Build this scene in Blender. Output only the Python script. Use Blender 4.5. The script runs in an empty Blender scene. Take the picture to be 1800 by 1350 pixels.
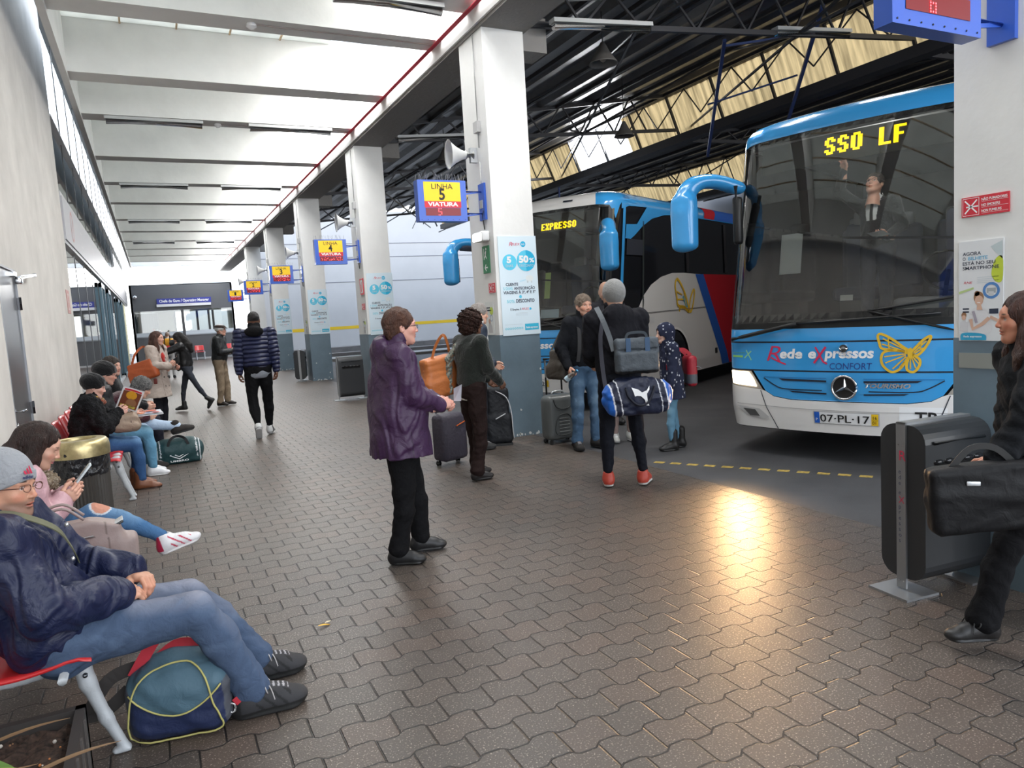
import bpy, bmesh, math, random
import numpy as np
from mathutils import Vector, Matrix
random.seed(7); rng = np.random.RandomState(7)
PI = math.pi
C = bpy.context.scene.collection
sc = bpy.context.scene
R_ = math.radians

# ---------------- camera ----------------
CAM_H = 1.58
F_PX, YAW, PITCH, ROLL = 1270.0, R_(26.05), R_(5.7), R_(-3.45)
def cam_axes():
    fw = Vector((math.sin(YAW)*math.cos(PITCH), math.cos(YAW)*math.cos(PITCH), -math.sin(PITCH)))
    r = Vector((math.cos(YAW), -math.sin(YAW), 0)); u = r.cross(fw)
    R = r*math.cos(ROLL)+u*math.sin(ROLL); U = -r*math.sin(ROLL)+u*math.cos(ROLL)
    return R, U, fw
_R, _U, _F = cam_axes()
cd = bpy.data.cameras.new('camera'); cam = bpy.data.objects.new('camera', cd); C.objects.link(cam)
cam.matrix_world = Matrix(((_R.x, _U.x, -_F.x, 0), (_R.y, _U.y, -_F.y, 0), (_R.z, _U.z, -_F.z, CAM_H), (0, 0, 0, 1)))
cd.sensor_fit = 'HORIZONTAL'; cd.sensor_width = 36.0; cd.lens = 36.0*F_PX/1800.0
cd.clip_start = 0.05; cd.clip_end = 300
sc.camera = cam

# ---------------- world, exposure ----------------
sc.view_settings.view_transform = 'Standard'
sc.view_settings.look = 'None'
sc.view_settings.exposure = 0.18
sc.view_settings.gamma = 1.0
sc.view_settings.use_curve_mapping = False
sc.cycles.max_bounces = 7
sc.cycles.diffuse_bounces = 4
sc.cycles.glossy_bounces = 3
sc.cycles.transmission_bounces = 5
sc.cycles.transparent_max_bounces = 8
sc.cycles.sample_clamp_indirect = 4.0
sc.cycles.caustics_reflective = False
sc.cycles.caustics_refractive = False
world = bpy.data.worlds.new('sky'); sc.world = world; world.use_nodes = True
_nt = world.node_tree; _bg = _nt.nodes['Background']
_tc = _nt.nodes.new('ShaderNodeTexCoord'); _sx = _nt.nodes.new('ShaderNodeSeparateXYZ'); _cr = _nt.nodes.new('ShaderNodeValToRGB')
_nt.links.new(_tc.outputs['Generated'], _sx.inputs[0]); _nt.links.new(_sx.outputs['Z'], _cr.inputs[0]); _nt.links.new(_cr.outputs[0], _bg.inputs[0])
_cr.color_ramp.elements[0].position = 0.0; _cr.color_ramp.elements[0].color = (0.95, 0.97, 1, 1)
_cr.color_ramp.elements[1].position = 0.8; _cr.color_ramp.elements[1].color = (0.62, 0.78, 1, 1)
_bg.inputs[1].default_value = 3.0

def area(name, loc, rot, sx, sy, power, col=(1, 1, 1), spread=180):
    l = bpy.data.lights.new(name, 'AREA'); l.shape = 'RECTANGLE'; l.size = sx; l.size_y = sy
    l.energy = power; l.color = col; l.spread = R_(spread)
    o = bpy.data.objects.new(name, l); C.objects.link(o); o.location = loc; o.rotation_euler = rot
    return o
# daylight through the clear strip of the platform roof, between the concrete beams next to the column row
BY = [-2.9, .1, 3.2, 6.2, 9.25, 11.75, 13.85, 17.0, 19.8, 22.75, 26.0, 29.0, 32.0, 35.0, 38.0, 41.0, 43.9]
for i in range(len(BY)-1):
    area('roof_light_daylight', (3.35, (BY[i]+BY[i+1]+.4)/2, 5.9), (0, 0, 0), 0.85, BY[i+1]-BY[i]-.5, (50, 55, 125, 120, 115)[i] if i < 5 else 110, (1.0, 0.98, 0.95))
# daylight from the open end behind the camera
area('street_side_daylight', (1.2, -6.5, 3.2), (R_(72), 0, 0), 6.5, 4.0, 190, (0.90, 0.95, 1.0))
# daylight from the open yard side of the bus shed
area('yard_side_daylight', (13.0, -6.2, 4.2), (R_(84), 0, 0), 15.0, 4.6, 560, (0.92, 0.96, 1.0))
# daylight through the missing panel of the roof strip
area('roof_gap_daylight', (11.80, 17.62, 6.10), (0, R_(82), 0), 0.9, 2.4, 260, (0.95, 0.97, 1.0))
# daylight at the far open end, above the office
area('far_end_daylight', (1.7, 46.6, 4.95), (R_(-90), 0, 0), 5.0, 1.0, 260, (1, 0.98, 0.95))
# ---------------- helpers ----------------
_mats = {}
def nodes(m):
    return m.node_tree.nodes, m.node_tree.links
def P(col, rough=0.7, metal=0.0, spec=0.5, emit=None, es=1.0, coat=0.0, trans=0.0, alpha=1.0, ior=1.45, bump=None, var=None, sheen=0.0):
    """principled material; bump=(scale, strength[, stretch xyz]); var=(scale, amount) slow colour variation"""
    key = (tuple(col), rough, metal, spec, emit, es, coat, trans, alpha, ior, bump, var, sheen)
    if key in _mats: return _mats[key]
    m = bpy.data.materials.new('surface'); m.use_nodes = True; n, l = nodes(m); b = n['Principled BSDF']
    b.inputs['Base Color'].default_value = (*col, 1); b.inputs['Roughness'].default_value = rough
    b.inputs['Metallic'].default_value = metal; b.inputs['Specular IOR Level'].default_value = spec
    b.inputs['Coat Weight'].default_value = coat; b.inputs['Transmission Weight'].default_value = trans
    b.inputs['Alpha'].default_value = alpha; b.inputs['IOR'].default_value = ior
    b.inputs['Sheen Weight'].default_value = sheen
    if emit: b.inputs['Emission Color'].default_value = (*emit, 1); b.inputs['Emission Strength'].default_value = es
    if bump or var:
        tc = n.new('ShaderNodeTexCoord')
    if bump:
        mp = n.new('ShaderNodeMapping'); l.new(tc.outputs['Object'], mp.inputs[0])
        if len(bump) > 2: mp.inputs['Scale'].default_value = bump[2]
        t = n.new('ShaderNodeTexNoise'); t.inputs['Scale'].default_value = bump[0]; t.inputs['Detail'].default_value = 4
        l.new(mp.outputs[0], t.inputs[0])
        bp = n.new('ShaderNodeBump'); bp.inputs['Strength'].default_value = bump[1]; bp.inputs['Distance'].default_value = 0.02
        l.new(t.outputs[0], bp.inputs['Height']); l.new(bp.outputs[0], b.inputs['Normal'])
    if var:
        t = n.new('ShaderNodeTexNoise'); t.inputs['Scale'].default_value = var[0]; t.inputs['Detail'].default_value = 5; t.inputs['Roughness'].default_value = 0.6
        l.new(tc.outputs['Object'], t.inputs[0])
        r = n.new('ShaderNodeValToRGB'); l.new(t.outputs[0], r.inputs[0])
        r.color_ramp.elements[0].position = 0.3; r.color_ramp.elements[1].position = 0.7
        a = var[1]
        r.color_ramp.elements[0].color = (*[c*(1-a) for c in col], 1); r.color_ramp.elements[1].color = (*[min(1, c*(1+a)) for c in col], 1)
        l.new(r.outputs[0], b.inputs['Base Color'])
    _mats[key] = m
    return m
def VC(rough=0.55, spec=0.4, bump=None, sheen=0.0, name='painted', coat=0.0, puff=None, sss=0.0):
    """material that reads the colour attribute Col; puff=(bands per metre, strength) makes quilted bands"""
    key = ('vc', rough, spec, bump, sheen, coat, puff, sss)
    if key in _mats: return _mats[key]
    m = bpy.data.materials.new(name); m.use_nodes = True; n, l = nodes(m); b = n['Principled BSDF']
    a = n.new('ShaderNodeAttribute'); a.attribute_name = 'Col'; l.new(a.outputs['Color'], b.inputs['Base Color'])
    b.inputs['Roughness'].default_value = rough; b.inputs['Specular IOR Level'].default_value = spec; b.inputs['Sheen Weight'].default_value = sheen
    b.inputs['Coat Weight'].default_value = coat
    if sss: b.inputs['Subsurface Weight'].default_value = sss; b.inputs['Subsurface Scale'].default_value = 0.01
    last = None
    if bump:
        tc = n.new('ShaderNodeTexCoord'); mp = n.new('ShaderNodeMapping'); l.new(tc.outputs['Object'], mp.inputs[0])
        if len(bump) > 2: mp.inputs['Scale'].default_value = bump[2]
        t = n.new('ShaderNodeTexNoise'); t.inputs['Scale'].default_value = bump[0]; t.inputs['Detail'].default_value = 4
        t.inputs['Distortion'].default_value = 0.6
        l.new(mp.outputs[0], t.inputs[0])
        bp = n.new('ShaderNodeBump'); bp.inputs['Strength'].default_value = bump[1]; bp.inputs['Distance'].default_value = 0.02
        l.new(t.outputs[0], bp.inputs['Height']); last = bp
    if puff:
        a2 = n.new('ShaderNodeAttribute'); a2.attribute_name = 'puffv'
        mth = n.new('ShaderNodeMath'); mth.operation = 'MULTIPLY'; mth.inputs[1].default_value = puff[0]*PI; l.new(a2.outputs['Fac'], mth.inputs[0])
        sn = n.new('ShaderNodeMath'); sn.operation = 'SINE'; l.new(mth.outputs[0], sn.inputs[0])
        ab = n.new('ShaderNodeMath'); ab.operation = 'ABSOLUTE'; l.new(sn.outputs[0], ab.inputs[0])
        pw = n.new('ShaderNodeMath'); pw.operation = 'POWER'; pw.inputs[1].default_value = 0.5; l.new(ab.outputs[0], pw.inputs[0])
        bp = n.new('ShaderNodeBump'); bp.inputs['Strength'].default_value = puff[1]; bp.inputs['Distance'].default_value = 0.03
        l.new(pw.outputs[0], bp.inputs['Height'])
        if last: l.new(last.outputs[0], bp.inputs['Normal'])
        last = bp
    if last: l.new(last.outputs[0], b.inputs['Normal'])
    _mats[key] = m
    return m
def GL(col=(0.9, 0.95, 0.95), rough=0.02, tint=0.5, refl=0.12):
    """thin pane: mostly see-through, tinted, with a mirror reflection"""
    key = ('gl', tuple(col), rough, tint, refl)
    if key in _mats: return _mats[key]
    m = bpy.data.materials.new('glass'); m.use_nodes = True; n, l = nodes(m); n.remove(n['Principled BSDF'])
    tr = n.new('ShaderNodeBsdfTransparent'); tr.inputs[0].default_value = (*[c*tint for c in col], 1)
    gl = n.new('ShaderNodeBsdfGlossy'); gl.inputs['Roughness'].default_value = rough; gl.inputs[0].default_value = (1, 1, 1, 1)
    fr = n.new('ShaderNodeFresnel'); fr.inputs[0].default_value = 1.5
    mr = n.new('ShaderNodeMapRange'); mr.inputs[1].default_value = 0; mr.inputs[2].default_value = 1; mr.inputs[3].default_value = refl; mr.inputs[4].default_value = 1
    l.new(fr.outputs[0], mr.inputs[0])
    mx = n.new('ShaderNodeMixShader'); l.new(mr.outputs[0], mx.inputs[0]); l.new(tr.outputs[0], mx.inputs[1]); l.new(gl.outputs[0], mx.inputs[2])
    l.new(mx.outputs[0], n['Material Output'].inputs[0])
    _mats[key] = m
    return m
def EM(col, s): return P(col, 0.6, emit=tuple(col), es=s)

def V3(*a): return np.array(a, float)
def nrm(v): v = np.asarray(v, float); return v/max(np.linalg.norm(v), 1e-9)
def frame_axes(d, up=(0, 0, 1)):
    d = nrm(d); up = np.asarray(up, float)
    if abs(np.dot(d, up)) > .98: up = V3(0, 1, 0) if abs(d[1]) < .9 else V3(1, 0, 0)
    x = nrm(np.cross(d, up)); y = np.cross(x, d)
    return x, y, d

class MB:
    """collects shapes into ONE mesh; mi = material index"""
    def __init__(s): s.v = []; s.f = []; s.m = []; s.sm = []; s.mats = []; s.xf = None
    def mi(s, mat):
        if mat not in s.mats: s.mats.append(mat)
        return s.mats.index(mat)
    def add(s, V, F, mat, smooth=False):
        b = len(s.v); i = s.mi(mat)
        if s.xf is not None:
            M = s.xf; V = [tuple(M @ Vector(p)) for p in V]
        s.v.extend([tuple(p) for p in V]); s.f.extend([tuple(b+q for q in f) for f in F]); s.m.extend([i]*len(F)); s.sm.extend([smooth]*len(F))
    def box(s, lo, hi, mat, rz=0, c=None, bev=0):
        x0, y0, z0 = lo; x1, y1, z1 = hi
        if bev > 0:
            return s.rbox(((x0+x1)/2, (y0+y1)/2, (z0+z1)/2), (x1-x0, y1-y0, z1-z0), mat, bev)
        V = [(x0, y0, z0), (x1, y0, z0), (x1, y1, z0), (x0, y1, z0), (x0, y0, z1), (x1, y0, z1), (x1, y1, z1), (x0, y1, z1)]
        if rz:
            cx, cy = c if c else ((x0+x1)/2, (y0+y1)/2); ca, sa = math.cos(rz), math.sin(rz)
            V = [(cx+(x-cx)*ca-(y-cy)*sa, cy+(x-cx)*sa+(y-cy)*ca, z) for x, y, z in V]
        s.add(V, [(0, 3, 2, 1), (4, 5, 6, 7), (0, 1, 5, 4), (1, 2, 6, 5), (2, 3, 7, 6), (3, 0, 4, 7)], mat)
    def rbox(s, c, size, mat, bev, seg=2, M=None, smooth=True):
        bm = bmesh.new(); bmesh.ops.create_cube(bm, size=1)
        bmesh.ops.scale(bm, vec=size, verts=bm.verts)
        bmesh.ops.bevel(bm, geom=list(bm.edges), offset=min(bev, min(size)*.49), segments=seg, affect='EDGES', profile=.5)
        V = [v.co.copy() for v in bm.verts]; bm.verts.index_update(); F = [[v.index for v in f.verts] for f in bm.faces]; bm.free()
        if M is not None: V = [M @ v for v in V]
        s.add([tuple(v+Vector(c)) for v in V], F, mat, smooth)
    def obox(s, a, b, w, h, mat, up=(0, 0, 1)):
        """bar from a to b with section w x h"""
        a = V3(*a); b = V3(*b); x, y, d = frame_axes(b-a, up)
        V = []
        for p in (a, b):
            for sx, sy in ((-1, -1), (1, -1), (1, 1), (-1, 1)): V.append(p+x*sx*w/2+y*sy*h/2)
        s.add(V, [(3, 2, 1, 0), (4, 5, 6, 7), (0, 1, 5, 4), (1, 2, 6, 5), (2, 3, 7, 6), (3, 0, 4, 7)], mat)
    def tube(s, pts, r, mat, n=8, cap=True, closed=False, flat=1.0, up=(0, 0, 1), smooth=True):
        pts = [V3(*p) for p in pts]; N = len(pts); rs = r if hasattr(r, '__len__') else [r]*N
        V = []; 
        px = None
        for i, p in enumerate(pts):
            if closed: d = pts[(i+1) % N]-pts[i-1]
            else: d = pts[min(i+1, N-1)]-pts[max(i-1, 0)]
            x, y, d = frame_axes(d, up)
            if px is not None:
                x = px-d*np.dot(px, d); x = nrm(x); y = np.cross(d, x); y = -y if False else y
            px = x
            for k in range(n):
                a = 2*PI*k/n; V.append(p+(x*math.cos(a)+y*math.sin(a)*flat)*rs[i])
        F = []
        M = N if closed else N-1
        for i in range(M):
            for k in range(n):
                a = i*n+k; b = i*n+(k+1) % n; c = ((i+1) % N)*n+(k+1) % n; d = ((i+1) % N)*n+k
                F.append((a, b, c, d))
        if cap and not closed: F.append(tuple(range(n))[::-1]); F.append(tuple((N-1)*n+k for k in range(n)))
        s.add(V, F, mat, smooth)
    def cyl(s, a, b, r, mat, n=16, r2=None, smooth=True): s.tube([a, b], [r, r if r2 is None else r2], mat, n, smooth=smooth)
    def ball(s, c, r, mat, n=12, m=8, sc3=(1, 1, 1), M=None):
        V = []; F = []
        for j in range(m+1):
            t = PI*j/m
            for i in range(n):
                a = 2*PI*i/n; p = Vector((r*math.sin(t)*math.cos(a)*sc3[0], r*math.sin(t)*math.sin(a)*sc3[1], r*math.cos(t)*sc3[2]))
                if M is not None: p = M @ p
                V.append(tuple(p+Vector(c)))
        for j in range(m):
            for i in range(n): F.append((j*n+i, (j+1)*n+i, (j+1)*n+(i+1) % n, j*n+(i+1) % n))
        s.add(V, F, mat, True)
    def lathe(s, prof, c, mat, n=24, smooth=True, sx=1, sy=1):
        V = []; F = []
        for r, z in prof:
            for i in range(n):
                a = 2*PI*i/n; V.append((c[0]+r*math.cos(a)*sx, c[1]+r*math.sin(a)*sy, c[2]+z))
        for j in range(len(prof)-1):
            for i in range(n): F.append((j*n+i, j*n+(i+1) % n, (j+1)*n+(i+1) % n, (j+1)*n+i))
        s.add(V, F, mat, smooth)
    def prism(s, poly, mat, f0, thick, n_vec, smooth=False):
        """poly: 2d points; f0(u,v)->3d ; extruded along n_vec*thick"""
        A = [V3(*f0(u, v)) for u, v in poly]; n_vec = V3(*n_vec); B = [p+n_vec*thick for p in A]; k = len(poly)
        F = [tuple(range(k))[::-1], tuple(range(k, 2*k))]+[(i, (i+1) % k, k+(i+1) % k, k+i) for i in range(k)]
        s.add(A+B, F, mat, smooth)
    def build(s, name, parent=None, loc=None):
        me = bpy.data.meshes.new(name); me.from_pydata(s.v, [], s.f)
        for m in s.mats: me.materials.append(m)
        me.polygons.foreach_set('material_index', s.m); me.polygons.foreach_set('use_smooth', s.sm)
        me.update()
        bm = bmesh.new(); bm.from_mesh(me); bmesh.ops.recalc_face_normals(bm, faces=bm.faces); bm.to_mesh(me); bm.free()
        o = bpy.data.objects.new(name, me); C.objects.link(o)
        if parent is not None: o.parent = parent
        if loc is not None: o.location = loc
        return o
def tag(o, label=None, cat=None, group=None, kind=None):
    if label: o['label'] = label
    if cat: o['category'] = cat
    if group: o['group'] = group
    if kind: o['kind'] = kind
    return o
def empty(name, loc=(0, 0, 0), rz=0.0):
    o = bpy.data.objects.new(name, None); C.objects.link(o); o.location = loc; o.rotation_euler = (0, 0, rz); o.empty_display_size = .1
    return o
def copy_tree(o, parent=None):
    c = o.copy(); C.objects.link(c); c.parent = parent
    for ch in list(o.children): copy_tree(ch, c)
    return c
def struct(o): o['kind'] = 'structure'; return o

# ----- flat graphics: text and shapes laid on any surface given by map(u, v, lift) -> 3d -----
_txt = {}
def text_shape(s, size=1.0, bold=0.0, sx=1.0, align='LEFT', shear=0.0, space=1.0):
    key = (s, size, bold, sx, align, shear, space)
    if key in _txt: return _txt[key]
    cu = bpy.data.curves.new('t', 'FONT'); cu.body = s; cu.size = size; cu.offset = bold*size*1.7; cu.align_x = align; cu.shear = shear
    cu.resolution_u = 3; cu.space_character = space
    o = bpy.data.objects.new('t', cu); C.objects.link(o)
    dg = bpy.context.evaluated_depsgraph_get(); me = bpy.data.meshes.new_from_object(o.evaluated_get(dg))
    V = [(v.co.x*sx, v.co.y) for v in me.vertices]; F = [tuple(p.vertices) for p in me.polygons]
    bpy.data.objects.remove(o); bpy.data.curves.remove(cu); bpy.data.meshes.remove(me)
    _txt[key] = (V, F)
    return V, F
def text_w(s, size, **k):
    V, F = text_shape(s, size, **k)
    return (min(v[0] for v in V), max(v[0] for v in V)) if V else (0, 0)
def tri_fill(poly, holes=()):
    from mathutils.geometry import tessellate_polygon
    loops = [[Vector((x, y, 0)) for x, y in poly]]+[[Vector((x, y, 0)) for x, y in h] for h in holes]
    t = tessellate_polygon(loops); V = [(p.x, p.y) for lp in loops for p in lp]
    return V, [tuple(f) for f in t]
def cut2d(V, F, step, axis=0):
    """bisect a flat mesh into strips so that it can bend"""
    bm = bmesh.new(); vs = [bm.verts.new((x, y, 0)) for x, y in V]
    for f in F:
        try: bm.faces.new([vs[i] for i in f])
        except ValueError: pass
    for ax, st in ((0, step[0]), (1, step[1])):
        if not st: continue
        lo = min(v[ax] for v in V); hi = max(v[ax] for v in V); k = math.ceil(lo/st)
        while k*st < hi:
            if k*st > lo+1e-6:
                co = [0, 0, 0]; co[ax] = k*st; no = [0, 0, 0]; no[ax] = 1
                bmesh.ops.bisect_plane(bm, geom=list(bm.verts)+list(bm.edges)+list(bm.faces), dist=1e-7, plane_co=co, plane_no=no)
            k += 1
    bm.verts.index_update(); V2 = [(v.co.x, v.co.y) for v in bm.verts]; F2 = [tuple(v.index for v in f.verts) for f in bm.faces]; bm.free()
    return V2, F2
class Art:
    """graphics on a surface: mp(u, v, lift) -> 3d point"""
    def __init__(s, mb, mp, step=None, lift=0.0008): s.mb = mb; s.mp = mp; s.step = step; s.l = lift
    def put(s, V, F, mat, lvl=1, smooth=False):
        if s.step: V, F = cut2d(V, F, s.step)
        s.mb.add([s.mp(u, v, s.l*lvl) for u, v in V], F, mat, smooth)
    def poly(s, pts, mat, lvl=1, holes=()): V, F = tri_fill(pts, holes); s.put(V, F, mat, lvl)
    def rect(s, x0, y0, x1, y1, mat, lvl=1): s.put([(x0, y0), (x1, y0), (x1, y1), (x0, y1)], [(0, 1, 2, 3)], mat, lvl)
    def disc(s, cx, cy, r, mat, lvl=1, n=28, a0=0, a1=2*PI, ry=None):
        ry = ry or r; P_ = [(cx+r*math.cos(a0+(a1-a0)*i/n), cy+ry*math.sin(a0+(a1-a0)*i/n)) for i in range(n+1)]
        if a1-a0 < 2*PI-1e-6: P_.append((cx, cy))
        else: P_ = P_[:-1]
        s.poly(P_, mat, lvl)
    def ring(s, cx, cy, r, w, mat, lvl=1, n=32):
        V = []; F = []
        for i in range(n):
            a = 2*PI*i/n; V += [(cx+r*math.cos(a), cy+r*math.sin(a)), (cx+(r-w)*math.cos(a), cy+(r-w)*math.sin(a))]
        for i in range(n): a = 2*i; b = 2*((i+1) % n); F.append((a, b, b+1, a+1))
        s.put(V, F, mat, lvl)
    def line(s, pts, w, mat, lvl=1, closed=False):
        pts = [np.array(p, float) for p in pts]; n = len(pts)
        ws = w if hasattr(w, '__len__') else [w]*n
        V = []; F = []
        for i, p in enumerate(pts):
            d = (pts[(i+1) % n]-pts[i-1]) if closed else pts[min(i+1, n-1)]-pts[max(i-1, 0)]
            d = d/max(np.linalg.norm(d), 1e-9); q = np.array([-d[1], d[0]])
            V += [tuple(p+q*ws[i]/2), tuple(p-q*ws[i]/2)]
        m = n if closed else n-1
        for i in range(m): a = 2*i; b = 2*((i+1) % n); F.append((a, a+1, b+1, b))
        s.put(V, F, mat, lvl)
    def text(s, t, x, y, size, mat, lvl=2, width=None, rot=0.0, **k):
        V, F = text_shape(t, size, **k)
        if not V: return
        if width:
            x0 = min(v[0] for v in V); x1 = max(v[0] for v in V); q = width/(x1-x0); V = [((a-x0)*q, b) for a, b in V]
        if rot: ca, sa = math.cos(rot), math.sin(rot); V = [(a*ca-b*sa, a*sa+b*ca) for a, b in V]
        s.put([(a+x, b+y) for a, b in V], F, mat, lvl)
def plane_map(o, u, v):
    o = V3(*o); u = V3(*u); v = V3(*v); n = nrm(np.cross(u, v))
    return lambda a, b, l: tuple(o+u*a+v*b+n*l)
def smooth_curve(pts, n=6, closed=False):
    """catmull-rom through points"""
    P_ = [np.array(p, float) for p in pts]; N = len(P_); out = []
    rngi = range(N if closed else N-1)
    for i in rngi:
        p0 = P_[i-1] if (i > 0 or closed) else P_[i]; p1 = P_[i]; p2 = P_[(i+1) % N]; p3 = P_[(i+2) % N] if (closed or i+2 < N) else p2
        for k in range(n):
            t = k/n; out.append(tuple(.5*((2*p1)+(-p0+p2)*t+(2*p0-5*p1+4*p2-p3)*t*t+(-p0+3*p1-3*p2+p3)*t**3)))
    if not closed: out.append(tuple(P_[-1]))
    return out
# ======================= the place =======================
XW = -1.1          # left wall plane
XC, CW, CDP = 3.84, 0.56, 0.70   # column row: left face, width, depth
COLS = [(1, 8.12+6.12*4), (2, 8.12+6.12*3), (3, 8.12+6.12*2), (4, 8.12+6.12), (5, 8.12), (6, 2.0)]

# ---- pavers: interlocking blocks, straight joints across, toothed joints along
def paver_mat():
    m = bpy.data.materials.new('pavers'); m.use_nodes = True; n, l = nodes(m); b = n['Principled BSDF']
    tc = n.new('ShaderNodeTexCoord'); sx = n.new('ShaderNodeSeparateXYZ'); l.new(tc.outputs['Object'], sx.inputs[0])
    def M(op, a, b_=None, c=None):
        t = n.new('ShaderNodeMath'); t.operation = op
        for i, q in enumerate((a, b_, c)):
            if q is None: continue
            if isinstance(q, (int, float)): t.inputs[i].default_value = q
            else: l.new(q, t.inputs[i])
        return t.outputs[0]
    X, Y = sx.outputs['X'], sx.outputs['Y']
    nz = n.new('ShaderNodeTexNoise'); nz.inputs['Scale'].default_value = 9; nz.inputs['Detail'].default_value = 2; l.new(tc.outputs['Object'], nz.inputs[0])
    jit = M('MULTIPLY', M('SUBTRACT', nz.outputs[0], .5), .006)
    W, H = 0.200, 0.152
    xs = M('DIVIDE', M('ADD', X, jit), W)
    tri = M('PINGPONG', M('ADD', xs, .25), .5)                  # 0..0.5
    tz = M('MULTIPLY', M('SUBTRACT', M('MINIMUM', M('MAXIMUM', M('MULTIPLY', M('SUBTRACT', tri, .25), 3.2), -.25), .25), 0), .085)
    ys = M('ADD', M('DIVIDE', M('ADD', Y, jit), H), M('MULTIPLY', tz, 4.0))
    row = M('FLOOR', ys); fy = M('FRACT', ys)
    off = M('MULTIPLY', M('MODULO', M('ABSOLUTE', row), 2.0), .5)
    xx = M('ADD', xs, off); fx = M('FRACT', xx); colm = M('FLOOR', xx)
    dx = M('MULTIPLY', M('MINIMUM', fx, M('SUBTRACT', 1.0, fx)), W)
    dy = M('MULTIPLY', M('MINIMUM', fy, M('SUBTRACT', 1.0, fy)), H)
    # flip the tooth so each tooth joint alternates row by row
    d = M('MINIMUM', dx, dy)
    mr = n.new('ShaderNodeMapRange'); mr.inputs[1].default_value = .0015; mr.inputs[2].default_value = .0052; l.new(d, mr.inputs[0])
    # colour per block
    wn = n.new('ShaderNodeTexWhiteNoise'); wn.noise_dimensions = '2D'; cx = n.new('ShaderNodeCombineXYZ'); l.new(colm, cx.inputs[0]); l.new(row, cx.inputs[1]); l.new(cx.outputs[0], wn.inputs[0])
    cr = n.new('ShaderNodeValToRGB'); l.new(wn.outputs[0], cr.inputs[0])
    e = cr.color_ramp.elements; e[0].color = (.076, .062, .053, 1); e[1].color = (.098, .071, .057, 1); e.new(.5).color = (.085, .068, .057, 1)
    sp = n.new('ShaderNodeTexNoise'); sp.inputs['Scale'].default_value = 130; sp.inputs['Detail'].default_value = 2; l.new(tc.outputs['Object'], sp.inputs[0])
    sr = n.new('ShaderNodeValToRGB'); l.new(sp.outputs[0], sr.inputs[0]); sr.color_ramp.elements[0].position = .61; sr.color_ramp.elements[1].position = .68
    sr.color_ramp.elements[0].color = (0, 0, 0, 1); sr.color_ramp.elements[1].color = (.30, .26, .22, 1)
    ad = n.new('ShaderNodeMixRGB'); ad.blend_type = 'ADD'; ad.inputs[0].default_value = 1; l.new(cr.outputs[0], ad.inputs[1]); l.new(sr.outputs[0], ad.inputs[2])
    dn = n.new('ShaderNodeTexNoise'); dn.inputs['Scale'].default_value = .8; dn.inputs['Detail'].default_value = 6; l.new(tc.outputs['Object'], dn.inputs[0])
    dr = n.new('ShaderNodeValToRGB'); l.new(dn.outputs[0], dr.inputs[0]); dr.color_ramp.elements[0].position = .3; dr.color_ramp.elements[0].color = (.78, .78, .78, 1); dr.color_ramp.elements[1].position = .7
    mu = n.new('ShaderNodeMixRGB'); mu.blend_type = 'MULTIPLY'; mu.inputs[0].default_value = 1; l.new(ad.outputs[0], mu.inputs[1]); l.new(dr.outputs[0], mu.inputs[2])
    jm = n.new('ShaderNodeMixRGB'); l.new(mr.outputs[0], jm.inputs[0]); jm.inputs[1].default_value = (.014, .012, .011, 1); l.new(mu.outputs[0], jm.inputs[2])
    l.new(jm.outputs[0], b.inputs['Base Color'])
    b.inputs['Roughness'].default_value = .5; b.inputs['Specular IOR Level'].default_value = .5
    rr = M('ADD', M('MULTIPLY', sp.outputs[0], -.40), .62); l.new(rr, b.inputs['Roughness'])
    hgt = M('ADD', M('MULTIPLY', mr.outputs[0], .75), M('MULTIPLY', sp.outputs[0], .22))
    bp = n.new('ShaderNodeBump'); bp.inputs['Strength'].default_value = .8; bp.inputs['Distance'].default_value = .006; l.new(hgt, bp.inputs['Height']); l.new(bp.outputs[0], b.inputs['Normal'])
    return m
mb = MB(); mb.box((-6, -14, -.3), (4.22, 60, 0), paver_mat()); struct(mb.build('floor'))
asph = P((.066, .066, .070), .62, bump=(160, .35), var=(1.3, .22))
mb = MB(); mb.box((4.22, -14, -.3), (34, 60, -.001), asph); o = struct(mb.build('floor_roadway'))
mb = MB(); a = Art(mb, plane_map((0, 0, 0), (1, 0, 0), (0, 1, 0)), lift=.001)
yl = P((.42, .30, .07), .7, var=(25, .5))
P0, P1 = V3(4.35, 5.80), V3(5.55, 3.75); dd = (P1-P0)
for i in range(14):
    p = P0+dd*(i/14+.008); q = P0+dd*((i+.72)/14)
    a.line([p, q], .075, yl)
o = mb.build('road_marking'); tag(o, 'worn yellow dashed line painted on the dark roadway in front of the bus', 'road marking')

# ---- left wall: rough plaster, steel door, then a glass front
conc = P((.62, .60, .56), .85, bump=(14, .25), var=(2.2, .10))
plast = P((.60, .575, .54), .8, bump=(9, .3, (1, 1, .35)), var=(1.6, .12))
white = P((.78, .78, .76), .75, bump=(10, .12), var=(1.5, .06))
DY0, DY1, DZ = 7.22, 8.16, 2.24
mb = MB()
mb.box((XW-.3, -5.0, 0), (XW, DY0, 7.0), plast); mb.box((XW-.3, DY1, 0), (XW, 13.35, 7.0), plast); mb.box((XW-.3, DY0, DZ), (XW, DY1, 7.0), plast)
struct(mb.build('wall_left'))
steel = P((.20, .205, .21), .32, metal=.85, bump=(3, .08, (1, 1, .15)))
chrome = P((.75, .76, .78), .18, metal=1.0); dark = P((.03, .03, .032), .5); rub = P((.015, .015, .016), .8)
mb = MB(); mb.box((XW-.06, DY0+.02, .01), (XW-.012, DY1-.02, DZ-.02), steel)
o = struct(mb.build('door_1'))
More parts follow.
